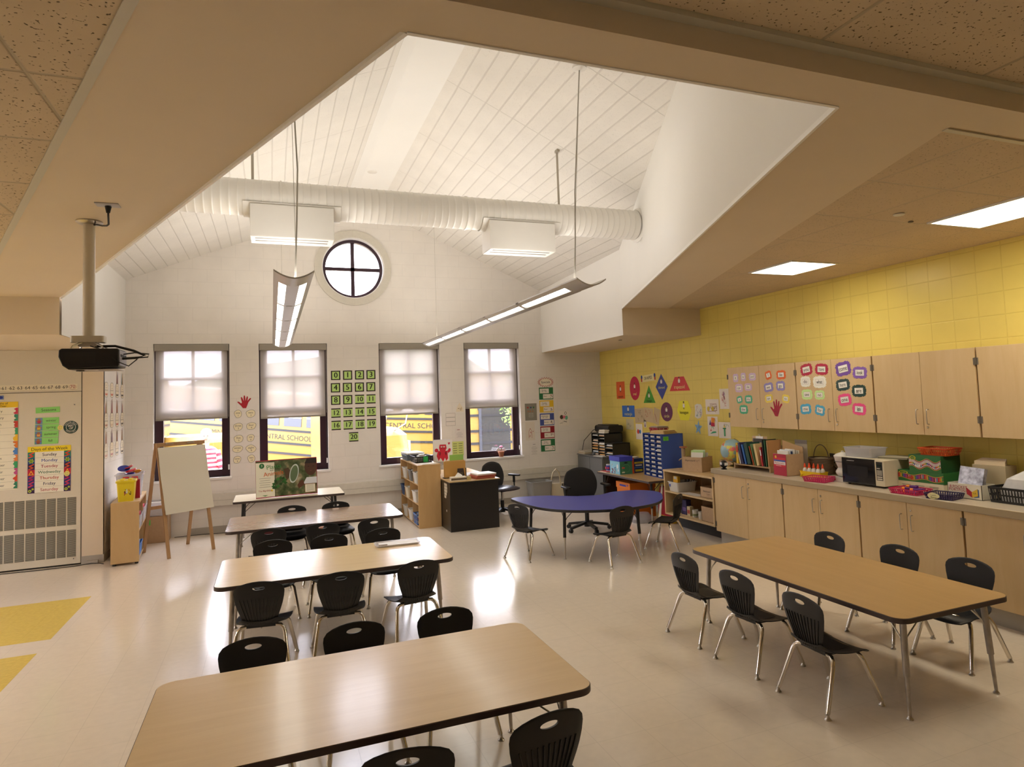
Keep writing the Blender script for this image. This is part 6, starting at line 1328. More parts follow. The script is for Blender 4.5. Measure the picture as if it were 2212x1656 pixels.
# ---------------- window wall: number cards, ovals, papers ----------------
GN = 'green number cards on the window wall'
NW = 'zero one two three four five six seven eight nine ten eleven twelve thirteen fourteen fifteen sixteen seventeen eighteen nineteen'.split()
for r_ in range(5):
    for q in range(4):
        n = r_*4+q; x = [.995, 1.188, 1.383, 1.572][q]-.006*(r_ > 0); z = [2.395, 2.188, 1.982, 1.768, 1.562][r_]
        c = Card(); c.base(rp(0, 0, .150, .155), hx('241a18')); 
        if n < 10: c.r(0, 0, .112, .122, hx('bcdc80'), 1)
        else: c.r(0, 0, .150, .118, hx('bcdc80'), 1)
        c.t(str(n), .125 if n < 10 else .11, 0, 0, 'dark', 2); c.t(str(n), .125 if n < 10 else .11, .004, 0, 'dark', 2)
        wall_card(c, 'number_card', 'green and black number card reading %s' % NW[n], 'number card', x, z, '-Y', GN)
c = Card(); c.base(rp(0, 0, .15, .155), hx('241a18')); c.r(0, 0, .15, .118, hx('bcdc80'), 1); c.t('20', .115, 0, 0, 'dark', 2); c.t('20', .115, .004, 0, 'dark', 2); wall_card(c, 'number_card', 'green and black number card reading twenty, alone below the others', 'number card', 1.268, 1.357, '-Y', GN)
c = Card(); c.base(hand_pts(.20, .20), hx('b01828')); wall_card(c, 'paper_hand', 'red paper hand on the window wall above the number ovals', 'paper hand', -.405, 2.005, '-Y')
OV = [('one', 1, -.497, 1.818), ('two', 2, -.313, 1.815), ('three', 3, -.498, 1.615), ('four', 4, -.307, 1.617), ('five', 5, -.492, 1.425), ('six', 6, -.318, 1.43), ('seven', 7, -.507, 1.268), ('eight', 8, -.313, 1.26), ('nine', 9, -.515, 1.10), ('ten', 10, -.310, 1.103)]
rr = random.Random(5)
for w, n, x, z in OV:
    rx = .056 if n in (1, 6, 10, 9) else .072; ry = .058; ph = rr.uniform(0, 6)
    o_ = [(rx*math.cos(a)*(1+.10*math.sin(2*a+ph)+.05*math.sin(3*a)), ry*math.sin(a)*(1+.08*math.cos(2*a+ph))) for a in [2*PI*k/28 for k in range(28)]]
    c = Card(); c.base(o_, hx('f0e6c4')); c.line(o_, .0035, 'dark', 1, True); c.t(w, .043, 0, .016, hx('605438'), 1); c.t(str(n), .036, .004, -.026, hx('605438'), 1)
    wall_card(c, 'number_oval', 'cream rounded card with the handwritten word %s' % w, 'number card', x, z, '-Y', 'cream number word cards between the windows')
c = Card(); st = [((.155 if k % 2 else .115)*math.cos(2*PI*k/40)*1.05, (.095 if k % 2 else .062)*math.sin(2*PI*k/40)) for k in range(40)]
c.base(st, hx('f4ecd8')); c.line(st, .006, hx('b82820'), 1, True); c.t('Specials', .06, 0, 0, 'dark', 2); wall_card(c, 'heading_card', 'starburst card reading Specials with a red jagged edge', 'sign', 4.79, 2.182, '-Y')
SP = [('Monday', '1:45 - 2:25', 'Gym', '287040', 1.970), ('Tuesday', '1:45 - 2:25', 'Music', 'e8c030', 1.728), ('Wednesday', '1:45 - 2:25', 'Library', '4858a0', 1.484), ('Thursday', '1:45 - 2:25', 'Art', '981828', 1.243), ('Friday', '1:45 - 2:25', 'Gym', '287040', 1.002)]
for d, tm, s, q, z in SP:
    c = Card(); c.base(rp(0, 0, .288, .226), hx(q)); c.r(-.035, .048, .185, .088, hx('f0e8dc'), 1); c.t(d, .03, -.045, .062, 'dark', 2); c.t(tm, .026, -.045, .034, 'dark', 2)
    c.r(.035, -.055, .20, .086, hx('f0e8dc'), 1); c.t(s, .032, -.02, -.052, 'dark', 2); c.scribble(.095, -.055, .055, .055, [hx('a05030'), hx('404848')], 4, len(d), .005, 2)
    wall_card(c, 'schedule_card', {'287040': 'green', 'e8c030': 'yellow', '4858a0': 'blue', '981828': 'dark red'}[q]+' schedule card reading %s and %s' % (d, s), 'schedule card', 4.792, z, '-Y', 'schedule cards under the specials sign')
def bp(label, x, z, w, h, paper, fn=None, name='paper_notice', rot=0, pts=None, cat='paper'):
    c = Card(); c.base(pts or rp(0, 0, w, h), hx(paper)); 
    if fn: fn(c)
    wall_card(c, name, label, cat, x, z, '-Y', 'papers taped to the window wall', rot=rot)
def lines(c, w, h, n, q='908880', z0=0): [c.r(0, z0+h/2-h*(k+.5)/n, w*(.95 if k % 3 else .6), .004, hx(q), 1) for k in range(n)]
bp('grey shiny paper with coloured hearts beside the rightmost window', 4.472, 1.637, .235, .315, '8c887c', lambda c: ([c.poly([(x, .06), (x+.02, .085), (x+.01, .1), (x, .09), (x-.01, .1), (x-.02, .085)], hx(q), 1) for x, q in ((-.06, 'b03838'), (0, '304878'), (.055, '387048'))], c.t('A B A', .05, -.01, .01, hx('c06828'), 1), c.r(0, -.06, .09, .08, hx('a8a498'), 1), lines(c, .08, .07, 5, '303030', -.06)))
bp('white paper with a red flame-like drawing', 4.445, 1.285, .185, .345, 'e8dece', lambda c: (c.line([(-.03, -.13), (-.025, 0), (0, .05), (.025, 0), (.03, -.13)], .006, hx('b84030'), 1), c.scribble(0, -.05, .03, .12, [hx('c05040')], 2, 2, .006, 1), c.poly(ell(.055, -.01, .008, .008, 8), hx('a82828'), 1)))
bp('white typed notice below the flame drawing', 4.513, .935, .205, .28, 'eae4dc', lambda c: (lines(c, .12, .16, 8, 'a8a098', -.01), c.r(0, .10, .05, .006, 'dark', 1)))
bp('drawing of brown, pink and green balloons between the schedule cards and the corner', 5.14, 1.49, .225, .27, 'f0e8dc', lambda c: (c.poly(ell(-.05, .02, .035, .04), hx('483828'), 2), c.poly([(0, -.02), (.035, .03), (.02, .055), (0, .045), (-.02, .055), (-.03, .03)], hx('e07890'), 3), c.poly(ell(.05, .01, .03, .04), hx('70b898'), 2), c.line(ell(.03, .095, .02, .025, 12), .006, 'dark', 2, True), c.scribble(-.01, -.075, .14, .05, ['dark'], 4, 2, .004, 2)), rot=-3, cat='drawing', name='drawing')
bp('small white notice with two ruled boxes between the two right windows', 2.938, 1.57, .185, .24, 'ece4dc', lambda c: ([c.line(rp(0, z, .17, .068), .003, hx('706860'), 1, True) for z in (.075, 0, -.075)]))
bp('white note with faint lettering beside the rightmost window', 3.095, 1.31, .175, .19, 'e8e0da', lambda c: (lines(c, .12, .1, 5, 'a8a0a0', -.02), c.r(-.02, .07, .05, .01, hx('a86860'), 1)))
bp('small pointed paper hat shape high between the two right windows', 3.11, 1.78, .14, .16, 'ece0c8', lambda c: c.scribble(0, -.02, .07, .08, [hx('a07850'), hx('c0a060')], 4, 3, .004, 1), pts=[(-.07, -.08), (.07, -.08), (.06, -.01), (0, .08), (-.05, .0)])
bp('yellow-green chart of words beside the rightmost window', 3.055, 1.05, .215, .25, 'd8e088', lambda c: [c.r(s*.05, .085-.04*k, .07, .008, hx('405030'), 1) for s in (-1, 1) for k in range(5)], name='word_chart')
# cream table's picture book
t = empty('picture_book', 'giant picture book about plants and animals standing on the cream table', 'book', (.19, 10.22, .632), 0, rot=(math.radians(-7), 0, math.radians(4)))
b = MB(); b.box(-.41, .41, 0, .012, 0, .525, hx('981830')); b.box(-.41, .41, .012, .03, 0, .52, hx('e8e0d0')); b.box(-.40, .42, .03, .036, 0, .525, hx('981830')); b.build('cover', t)
# cover art as one procedural print
def cover_mat():
    m = pmat('cover_print', (.2, .2, .1), rough=.3); nt = m.node_tree; N = nt.nodes; L = nt.links; bs = N['Principled BSDF']
    tc = N.new('ShaderNodeTexCoord'); n = N.new('ShaderNodeTexNoise'); n.inputs['Scale'].default_value = 9; n.inputs['Detail'].default_value = 5; L.new(tc.outputs['Object'], n.inputs['Vector'])
    cr = N.new('ShaderNodeValToRGB'); e = cr.color_ramp.elements; e[0].position = .35; e[0].color = (.025, .05, .012, 1); e[1].position = .62; e[1].color = (.30, .24, .13, 1); k = e.new(.5); k.color = (.10, .12, .05, 1); k = e.new(.75); k.color = (.48, .42, .30, 1)
    L.new(n.outputs[0], cr.inputs[0]); L.new(cr.outputs[0], bs.inputs['Base Color'])
cover_mat()
c = Card(); c.base(rp(0, 0, .815, .50), 'cover_print', .0006); c.r(-.285, -.01, .245, .48, hx('e8e2cc'), 1)
c.poly([(.0, -.05), (.06, .08), (.02, .14), (-.04, .12)], hx('503820'), 1)
c.poly(ell(-.33, .185, .034, .036), hx('287038'), 2); c.t('3', .045, -.33, .185, hx('e8e2cc'), 3)
c.t('Plants', .085, -.17, .165, hx('40883c'), 4, 6, 1.0); c.t('and', .03, -.20, .118, hx('285028'), 4); c.t('Animals', .085, -.175, .07, hx('d06820'), 4, 5)
for k in range(5): c.r(-.29, .01-.03*k, .15-.02*(k % 2), .004, hx('787060'), 2)
c.t('The Big IDEA', .032, -.29, -.165, hx('b03030'), 2); c.poly(ell(-.20, -.165, .012, .016), hx('e8c840'), 2); c.poly([(-.33, -.225), (-.25, -.225), (-.29, -.24)], hx('387838'), 2)
c.poly(ell(.33, .13, .085, .125, 28), hx('4c2c1c'), 2); c.poly([(.245, .18), (.41, .18), (.41, .25), (.28, .25)], hx('1c120c'), 3); c.poly(ell(.30, .135, .012, .005), hx('180c08'), 4); c.poly(ell(.365, .135, .012, .005), hx('180c08'), 4); c.poly([(.31, .075), (.35, .075), (.33, .068)], hx('7c3c34'), 4)
c.poly([(.27, -.02), (.41, -.02), (.41, -.11), (.22, -.11)], hx('d8d8dc'), 1); c.poly([(.16, -.17), (.24, -.12), (.22, -.05), (.18, -.06), (.14, -.12)], hx('5c3420'), 2)
gl_ = [(.10+.055*math.cos(a)*1+.035*math.sin(a), .05-.03*math.cos(a)+.13*math.sin(a)) for a in [2*PI*k/28 for k in range(28)]]
c.poly(gl_, hx('c8d0c8', .2), 2); c.poly([(.10+(x-.10)*.82, .05+(y-.05)*.85) for x, y in gl_], hx('687858', .25), 3)
for k in range(14):
    a = k*.45; x, y = -.10+.06*math.cos(a), -.07+.05*math.sin(a*1.3); c.poly([(x, y), (x+.03*math.cos(a+1), y+.03*math.sin(a+1)), (x+.05*math.cos(a), y+.05*math.sin(a)), (x+.03*math.cos(a-1), y+.03*math.sin(a-1))], hx(['285c20', '387830', '1c4418'][k % 3]), 2)
c.r(.315, -.175, .15, .125, hx('8c5c30'), 3); c.r(.315, -.175, .135, .11, hx('ece4d0'), 4); [c.r(.315, -.135-.018*k, .10, .004, hx('706858'), 5) for k in range(5)]
o = c.build('front_cover', t, smooth=10); o.matrix_local = facing((0, -.0008, .262), '-Y')
for (x, l, q, z, w) in ((-.05, 'dark red storage box under the cream table, left one', '501018', .16, .42), (.40, 'black storage box under the cream table, right one', '181820', .17, .30)):
    b = MB(); b.box(-w/2, w/2, -.18, .18, 0, z, hx(q)); b.box(-w/2-.01, w/2+.01, -.19, .19, z, z+.015, hx(q)); tag(b.build('storage_box', loc=(x, 10.52, 0), bevel=.004), l, 'box')
for k in range(3): b = MB(); b.box(-.12, .12, -.015, .015, 0, .02, hx('987048')); o = b.build('wooden_block', loc=(.42+.03*k, 10.48+.07*k, .19+.003)); o.rotation_euler = (0, -.0, .5+.25*k); tag(o, 'wooden strip lying on the black box under the cream table', 'wood', 'wooden strips under the cream table')
b = MB(); b.box(-.2, .2, -.1, .1, 0, .1, hx('a86838')); tag(b.build('wooden_box', loc=(.78, 10.52, 0)), 'brown wooden box on the floor under the right end of the cream table', 'box')
# tray on second table
t = empty('tray', 'shallow clear plastic tray of white papers on the second table', 'tray', (1.08, 6.36, .5855), math.radians(-3)); b = MB(); tub(b, .19, .085, 0, .018, 'cleartub', flare=.012, rim=.008, r=.02, th=.002); b.build('body', t); b = MB(); b.box(-.17, .18, -.065, .065, .004, .012, hx('f0ece8')); b.box(-.18, -.10, -.07, -.05, .012, .02, hx('b0a090')); b.build('papers', t)
# ---------------- bin shelf, open towards the tables ----------------
BX, BY = 2.205, 10.755
t = empty('bin_shelf', 'maple shelf with nine bins standing end-on beside the black desk', 'shelf', (BX, BY, 0)); wood_mat('maple2', (.62, .40, .18), (.52, .31, .12), 'Z', 1.0, rough=.38, band=6)
Z_ = [.03, .355, .65, .93]
b = MB(); b.box(-.172, .172, -.725, -.70, 0, .93, 'maple2'); b.build('side_panel', t); b = MB(); b.box(-.172, .172, .70, .725, 0, .93, 'maple2'); b.build('side_panel', t)
b = MB(); b.box(-.175, .175, -.73, .73, .93, .947, 'maple2'); b.build('top', t); b = MB(); b.box(.160, .172, -.70, .70, .03, .93, 'maple2'); b.build('back_panel', t)
for z in Z_[:3]: b = MB(); b.box(-.172, .160, -.70, .70, z-.01, z+.008, 'maple2'); b.build('shelf', t)
DV = [[10.49, 10.91], [10.69, 11.15], [10.41, 10.87]]
for r_, ds in enumerate(DV):
    for d in ds: b = MB(); b.box(-.172, .160, d-BY-.006, d-BY+.006, Z_[r_]+.008, Z_[r_+1]-.01 if r_ < 2 else .93, 'maple2'); b.build('divider', t)
BN = [(0, 10.25, 'blue basket', hx('5070a8'), 1, 'lowest row, nearest'), (0, 10.68, 'white bin', 'tubwhite', 0, 'lowest row, middle'), (0, 11.13, 'white bin', 'tubwhite', 0, 'lowest row, farthest'),
      (1, 10.33, 'white bin', 'tubwhite', 0, 'middle row, nearest'), (1, 10.92, 'cream bin', hx('d8ccb0'), 0, 'middle row, middle'), (1, 11.29, 'blue bin', hx('284878'), 0, 'middle row, farthest'),
      (2, 10.22, 'white bin', 'tubwhite', 0, 'top row, nearest'), (2, 10.63, 'grey bin', hx('706c68'), 0, 'top row, middle'), (2, 11.12, 'white bin', 'tubwhite', 0, 'top row, farthest')]
for r_, y, nm, mt, sl, where in BN:
    tt = empty('basket' if sl else 'plastic_tub', '%s of supplies in the maple bin shelf, %s' % (nm, where), 'bin', (BX-.05, y, Z_[r_]+.009), 0, 'bins in the maple bin shelf'); b = MB()
    if sl: crate(b, .13, .13, 0, .16, mt, flare=.012, nx=8, ny=8)
    else: tub(b, .125, .10, 0, .17, mt, flare=.02, rim=.008, r=.02)
    b.build('body', tt); rr = random.Random(int(y*100)); b = MB(); [b.box(-.10+rr.uniform(-.01, .01), .10, -.08+rr.uniform(0, .03), .08-rr.uniform(0, .03), .01+.04*k, .045+.04*k, hx(rr.choice(['e8e4e0', 'd8d0c8', 'c0b8a8', 'b04848', '8090a8', 'e0d8b0', '706860']))) for k in range(4)]; b.build('contents', tt)
b = MB(); tub(b, .14, .22, 0, .09, hx('606c78'), flare=.015, rim=.008); o = b.build('plastic_tub', loc=(2.18, 11.14, .9475)); tag(o, 'grey tub under white papers at the window end of the bin shelf', 'tub')
stack('paper_stack', 'white papers across the grey tub on the bin shelf', 'papers', 2.18, 11.14, 1.045, .28, .44, ['f0ece4', 'e8e4da', 'f4f0ea', 'e4dccc'], 4, th=.006)
t = basket('black basket with a green card on top of the bin shelf', 2.20, 10.58, .9475, .13, .20, .10, 'plastic_black', 0, 9, 13, .01); c = Card(); c.base(rp(0, 0, .075, .085), hx('28a048')); o = c.build('label_card', t, smooth=10); o.matrix_local = facing((.03, -.213, .055), '-Y')
b = MB(); [b.box(-.11+.02*k, .09-.01*k, -.16+.03*k, .15-.02*k, .012+.022*k, .03+.022*k, hx(['a09888', 'c8c0b0', '888078', 'd8d4cc', 'b0a898'][k])) for k in range(5)]; b.build('contents', t)
stack('paper_stack', 'loose papers at the desk end of the bin shelf top', 'papers', 2.22, 10.18, .9475, .26, .22, ['e8e0c8', 'f0ece4'], 12, th=.003)
# ---------------- black desk ----------------
t = empty('desk', 'black desk with a maple top beside the bin shelf', 'desk', (2.765, 10.38, 0))
wood_mat('desktop', (.60, .42, .21), (.52, .34, .15), 'Y', 1.0, rough=.35); pmat('deskblack', (.010, .009, .009), rough=.35)
b = MB(); b.box(-.385, .385, -.89, .88, .712, .725, 'desktop'); b.build('desk_top', t); b = MB(); b.box(-.387, .387, -.892, .882, .69, .713, 'deskblack'); b.build('edge_band', t, bevel=.003)
b = MB(); b.box(-.38, .36, -.88, -.86, .0, .69, 'deskblack'); b.build('end_panel', t); b = MB(); b.box(-.38, .36, .85, .87, 0, .69, 'deskblack'); b.build('end_panel', t); b = MB(); b.box(-.38, -.36, -.86, .85, .0, .69, 'deskblack'); b.build('modesty_panel', t)
b = MB(); b.box(-.34, .30, -.855, -.40, .10, .688, 'deskblack'); b.build('drawer_pedestal', t)
c = Card(); [c.poly(rp(-.10+.035*i+(j % 2)*.004, .10-.045*j, .030, .040, rr.uniform(-4, 4)), hx('e8dcc4'), 1) for i in range(5) for j in range(5) if not (i == 4 and j > 2) and not (j == 4 and i > 2)]; c.r(.0, -.28, .035, .03, hx('e8e4dc'), 1)
o = c.build('stickers', t, smooth=10); o.matrix_local = Matrix(((0, 0, -1, -.3806), (-1, 0, 0, -.66), (0, 1, 0, .56), (0, 0, 0, 1)))
DZ = .7255
t = empty('file_holder', 'tan file folders and a green sheet standing in a holder on the desk', 'file holder', (2.60, 9.97, DZ)); b = MB(); b.box(-.17, .15, -.03, -.01, 0, .25, hx('c89850')); b.box(-.18, .14, .0, .02, 0, .255, hx('d0a058')); b.box(-.15, .15, .03, .035, 0, .26, hx('d8b070')); b.build('folders', t)
b = MB(); b.box(-.08, .14, .04, .044, .12, .345, hx('98c860')); b.build('green_sheet', t); b = MB(); b.box(-.19, .16, -.04, .06, 0, .012, 'dark'); b.box(.15, .16, -.04, .06, 0, .14, 'dark'); b.build('rack', t)
b = MB(); b.add([(-.06, -.05, 0), (.06, -.05, 0), (.045, -.02, .15), (-.045, -.02, .15), (-.06, .0, 0), (.06, .0, 0), (.045, .0, .15), (-.045, .0, .15)], [(0, 1, 2, 3), (5, 4, 7, 6), (1, 5, 6, 2), (4, 0, 3, 7), (3, 2, 6, 7), (4, 5, 1, 0)], hx('302018')); b.box(-.025, .025, -.053, -.042, .05, .09, hx('504830')); tag(b.build('desk_calendar', loc=(2.64, 9.84, DZ)), 'small dark picture stand in front of the tan folders on the desk', 'stand')
t = empty('tissue_box', 'white box with a crumpled tissue at the front of the desk', 'box', (2.545, 9.63, DZ)); b = MB(); b.box(-.115, .115, -.055, .055, 0, .052, hx('e8e0d0')); b.box(-.116, .116, -.056, -.055, .008, .036, hx('685848')); b.build('body', t); b = MB(); b.add([(-.06, -.02, .052), (.07, -.02, .052), (.05, .03, .052), (-.04, .03, .052), (0, .0, .115), (.06, .0, .075)], [(0, 1, 4), (1, 5, 4), (1, 2, 5), (2, 4, 5), (2, 3, 4), (3, 0, 4)], hx('f4f0ec')); b.build('tissue', t)
b = MB(); b.box(-.03, .03, -.025, .025, 0, .05, hx('c8b070')); tag(b.build('note_block', loc=(2.70, 9.60, DZ)), 'small yellow note block beside the tissue box on the desk', 'notes')
stack('folder_stack', 'pile of reddish folders and papers at the corner of the desk', 'folders', 2.945, 9.70, DZ, .30, .30, ['b05840', 'c86850', 'b85c48', 'c87058', 'a84c38', 'e8dcd0', 'f0ece8'], 6, th=.010, jit=.012)
stack('paper_stack', 'loose white papers across the middle of the desk', 'papers', 2.90, 10.15, DZ, .38, .42, ['f0ece8', 'e0dcdc', 'f4f2ee', 'd8d4d4'], -18, th=.004, jit=.02)
b = MB(); b.rbox(-.05, .05, -.03, .03, 0, .04, hx('b87860'), r=.012); tag(b.build('eraser', loc=(2.86, 10.62, DZ)), 'small pinkish block on the far side of the desk', 'eraser')
c = Card(); c.base(rp(0, 0, .30, .34), hx('f0e8e4')); c.poly([(-.05, .10), (.05, .10), (.06, .04), (.04, -.0), (-.05, .0), (-.06, .05)], hx('d02038'), 1); c.poly([(-.08, .0), (.07, .0), (.08, -.12), (.05, -.16), (.03, -.11), (.0, -.17), (-.04, -.11), (-.07, -.16), (-.10, -.08)], hx('d02038'), 1); c.poly(ell(-.10, .01, .03, .03), hx('d02038'), 1); c.poly([(.07, -.0), (.10, .04), (.125, .03), (.12, -.01), (.08, -.04)], hx('d02038'), 1)
for s in (-1, 1): c.poly(ell(s*.02, .065, .014, .010), hx('f4f0ec'), 2); c.poly(ell(s*.02, .065, .004, .005), 'dark', 3); c.poly([(s*.05, -.01), (s*.06, -.05), (s*.045, -.08), (s*.03, -.03)], hx('801020'), 2)
c.line([(-.03, .035), (0, .045), (.03, .035)], .004, 'dark', 2); c.poly([(.095, .09), (.12, .12), (.11, .135), (.10, .125), (.09, .135), (.08, .12)], hx('d04060'), 1)
o = c.build('paper_figure'); o.matrix_world = facing((2.52, 10.42, 1.11), '-Y') @ Matrix.Rotation(math.radians(-18), 4, 'Y'); tag(o, 'red paper creature on a white sheet propped up on the black desk', 'paper craft')
t = empty('display_easel', 'white board on a thin wire stand behind the red paper creature', 'stand', (2.52, 10.50, DZ)); b = MB(); b.box(-.14, .14, 0, .006, .16, .56, hx('e8e4e8')); b.build('board', t); b = MB(); [b.tube([(s*.10, -.02, 0), (s*.08, -.004, .45)], .005, 'steel', n=6) for s in (-1, 1)]; b.tube([(0, .12, 0), (0, .008, .45)], .005, 'steel', n=6); b.tube([(-.12, -.01, .16), (.12, -.01, .16)], .006, 'steel', n=6); b.build('stand', t)
# flower pot on the sill
t = empty('flower_pot', 'small clay pot with a pink flower on the sill of the rightmost window', 'flower pot', (3.865, 11.515, ZI+.0005)); b = MB(); b.lathe([(0, 0), (.038, 0), (.052, .07), (.058, .07), (.060, .092), (.05, .092), (.045, .08), (0, .08)], 'clay' if pmat('clay', (.42, .16, .08), rough=.8) else '', n=24); b.build('pot', t)
b = MB(); [b.add([(0, 0, .09), (.10*math.cos(a), .03*math.sin(a), .10+.05*abs(math.sin(a*2))), (.07*math.cos(a+.5), .04*math.sin(a+.5), .16), (.02, 0, .13)], [(0, 1, 2, 3)], hx('f0ecf0')) for a in (0, .8, 2.3, 3.1, 4.4, 5.5)]; b.build('paper_bow', t); b = MB(); b.lathe([(0, .16), (.03, .165), (.035, .18), (.02, .195), (0, .2)], hx('d86890'), n=12); b.build('flower', t)
# ---------------- office chairs ----------------
pmat('fabric_black', (.012, .011, .013), rough=.9, bump=.3, bscale=400, sheen=.2); pmat('vinyl', (.022, .018, .030), rough=.3)
def office_chair(label, x, y, rz):
    t = empty('office_chair', label, 'office chair', (x, y, 0), math.radians(rz), 'black office chairs')
    def pad(N, M, f, th, mat, name):
        vs = []; fs = []
        for s in (0, 1):
            for i in range(M+1):
                for j in range(N+1): vs.append(f(-1+2*j/N, -1+2*i/M, s))
        I = lambda s, i, j: s*(M+1)*(N+1)+i*(N+1)+j
        for i in range(M):
            for j in range(N): fs.append((I(0, i, j), I(0, i, j+1), I(0, i+1, j+1), I(0, i+1, j))); fs.append((I(1, i, j), I(1, i+1, j), I(1, i+1, j+1), I(1, i, j+1)))
        for i in range(M):
            for j in (0, N): fs.append((I(0, i, j), I(1, i, j), I(1, i+1, j), I(0, i+1, j)))
        for j in range(N):
            for i in (0, M): fs.append((I(0, i, j), I(1, i, j), I(1, i, j+1), I(0, i, j+1)))
        b = MB(); b.add(vs, fs, mat); b.build(name, t, smooth=80)
    def sq(u, v, a, b_):   # square to squircle
        return u*a*math.sqrt(max(0, 1-.42*v*v)), v*b_*math.sqrt(max(0, 1-.42*u*u))
    def back(u, v, s):
        x_, z_ = sq(u, v, .26, .235); e = 1-max(abs(u), abs(v))**4; y_ = -.20+.30*x_*x_*1.0-.05*(v+1)*.5 + (-.035*e if s else .02*e)
        return (x_, y_, .625+z_)
    def seat(u, v, s):
        x_, y_ = sq(u, v, .265, .25); e = 1-max(abs(u), abs(v))**4; return (x_, y_+.03, .435+(.035*e-.02*max(0, v)**3 if not s else -.03*e))
    pad(14, 12, back, .05, 'fabric_black', 'backrest'); pad(14, 12, seat, .05, 'vinyl', 'seat')
    b = MB(); b.tube([(0, -.05, .40), (0, -.20, .40), (0, -.265, .44), (0, -.26, .60)], .016, 'plastic_black', n=8); b.box(-.10, .10, -.12, .10, .385, .41, 'plastic_black'); b.build('back_bracket', t)
    b = MB(); b.cyl((0, 0, .09), (0, 0, .24), .030, 'plastic_black', n=16); b.cyl((0, 0, .24), (0, 0, .40), .018, 'steel', n=14); b.build('column', t)
    b = MB(); b.lathe([(0, .05), (.045, .05), (.045, .12), (.03, .13), (0, .13)], 'plastic_black', n=20); b.build('hub', t)
    for k in range(5):
        a = k*2*PI/5+.35; c_, s_ = math.cos(a), math.sin(a)
        b = MB(); bar(b, (.03*c_, .03*s_, .105), (.30*c_, .30*s_, .065), .045, .032, 'plastic_black', Vector((-s_, c_, 0))); b.build('base_arm', t)
        w = MB(); w.cyl((.31*c_+s_*.022, .31*s_-c_*.022, .027), (.31*c_-s_*.022, .31*s_+c_*.022, .027), .027, 'plastic_black', n=16); w.box(.31*c_-.012, .31*c_+.012, .31*s_-.012, .31*s_+.012, .03, .065, 'plastic_black'); w.build('caster', t)
    for s in (-1, 1):
        b = MB(); b.tube([(s*.18, .0, .40), (s*.27, .0, .40), (s*.30, 0, .43), (s*.305, -.01, .56)], .013, 'plastic_black', n=8); b.tube([(s*.305, -.01, .50), (s*.305, -.01, .605)], .022, 'plastic_black', n=10); b.build('arm_post', t)
        b = MB(); b.rbox(s*.305-.038, s*.305+.038, -.13, .12, .605, .632, 'plastic_black', r=.03); b.build('arm_pad', t, bevel=.006)
    return t
o1 = office_chair('black office chair behind the blue kidney table, its back to the grey cabinet', 4.15, 8.62, 176)
o2 = dup(o1, (3.50, 10.45, 0), math.radians(-153), 'black office chair turned sideways at the black desk', 'black office chairs')
# ---------------- round duct with its two diffusers ----------------
DY, DZc, DR = 6.60, 3.865, .168
t = empty('air_duct', 'long white round spiral duct crossing the raised ceiling', 'duct', (1.0, DY, DZc))
b = MB(); x0, x1 = -1.45-1.0, 3.98-1.0; prof = []; n = 36
xs = []; x = x0
while x < x1: xs.append((x, 0)); xs.append((x+.052, 0)); xs.append((x+.056, .0035)); xs.append((x+.062, .0035)); xs.append((x+.066, 0)); x += .07
prof = [(DR+d, xx) for xx, d in xs if xx <= x1]
b.lathe(prof, 'ductpaint', n=n, axis='X'); b.build('duct_body', t, smooth=50)
b = MB(); b.lathe([(DR+.004, x1-.03), (DR+.03, x1-.012), (DR+.03, x1)], 'ductpaint', n=n, axis='X'); b.build('wall_flange', t)
for (hx0, zt) in ((-.145, 4.66), (3.02, 4.67)):
    b = MB(); b.box(hx0-1.0-.012, hx0-1.0+.012, .07, .075, DR*.9, zt-DZc, hx('b8b0a0')); b.box(hx0-1-.015, hx0-1+.015, .03, .10, zt-DZc-.01, zt-DZc+.02, hx('a8a090')); b.build('hanger_strap', t)
for s in (-.9, .9): b = MB(); b.lathe([(DR+.004, s-.01), (DR+.009, s-.008), (DR+.009, s+.008), (DR+.004, s+.01)], 'ductpaint', n=n, axis='X'); b.build('joint_ring', t)
for nm, a, c in (('left', -.165, .565), ('right', 2.115, 2.85)):
    t = empty('air_diffuser', 'white box diffuser under the duct, %s' % ('left one beside the round window' if nm == 'left' else 'right one above the long light'), 'diffuser', ((a+c)/2, DY, DZc), group='diffusers under the duct')
    w = (c-a)/2; yo = -.06
    b = MB(); b.box(-w, w, yo-.115, yo+.17, -.40, -.10, 'ductpaint'); b.build('plenum', t, bevel=.003)
    pts = [(DR*1.03*math.sin(k*.14), -DR*1.03*math.cos(k*.14)) for k in range(-8, 9)]
    b = MB(); out = [(y, z) for y, z in pts]; inn = [(y*1.05, z*1.05) for y, z in pts]
    b.prism(out+inn[::-1], -w-.06, w+.07, 'ductpaint', 'X'); b.build('saddle', t)
    b = MB(); b.box(-w+.004, w-.004, yo-.111, yo+.166, -.404, -.4, 'lampwhite')
    for k in range(2): b.box(-w+.04, w-.05, yo-.07+.10*k, yo-.035+.10*k, -.4055, -.404, 'dark' if 0 else hx('7c766c'))
    b.build('slot_grille', t)
# small ceiling fittings
for (x, y, z, l, r_) in ((4.218, 3.369, ZS, 'small round sprinkler cover in the right tiled ceiling near the long light', .04), (1.39, 9.6, zr, 'round sprinkler cover in the ridge strip of the raised ceiling', .07), (5.0, 8.95, ZB, 'small dark sprinkler head under the low soffit at the right', .03), (4.50, 3.5, ZS, 'dark smudge-like vent dot in the right tiled ceiling', .02)):
    b = MB(); b.lathe([(0, 0), (r_, 0), (r_*.9, -.006), (0, -.008)], 'lampwhite' if r_ > .035 else hx('6c6050'), n=20); tag(b.build('sprinkler_cover', loc=(x, y, z)), l, 'ceiling fitting')
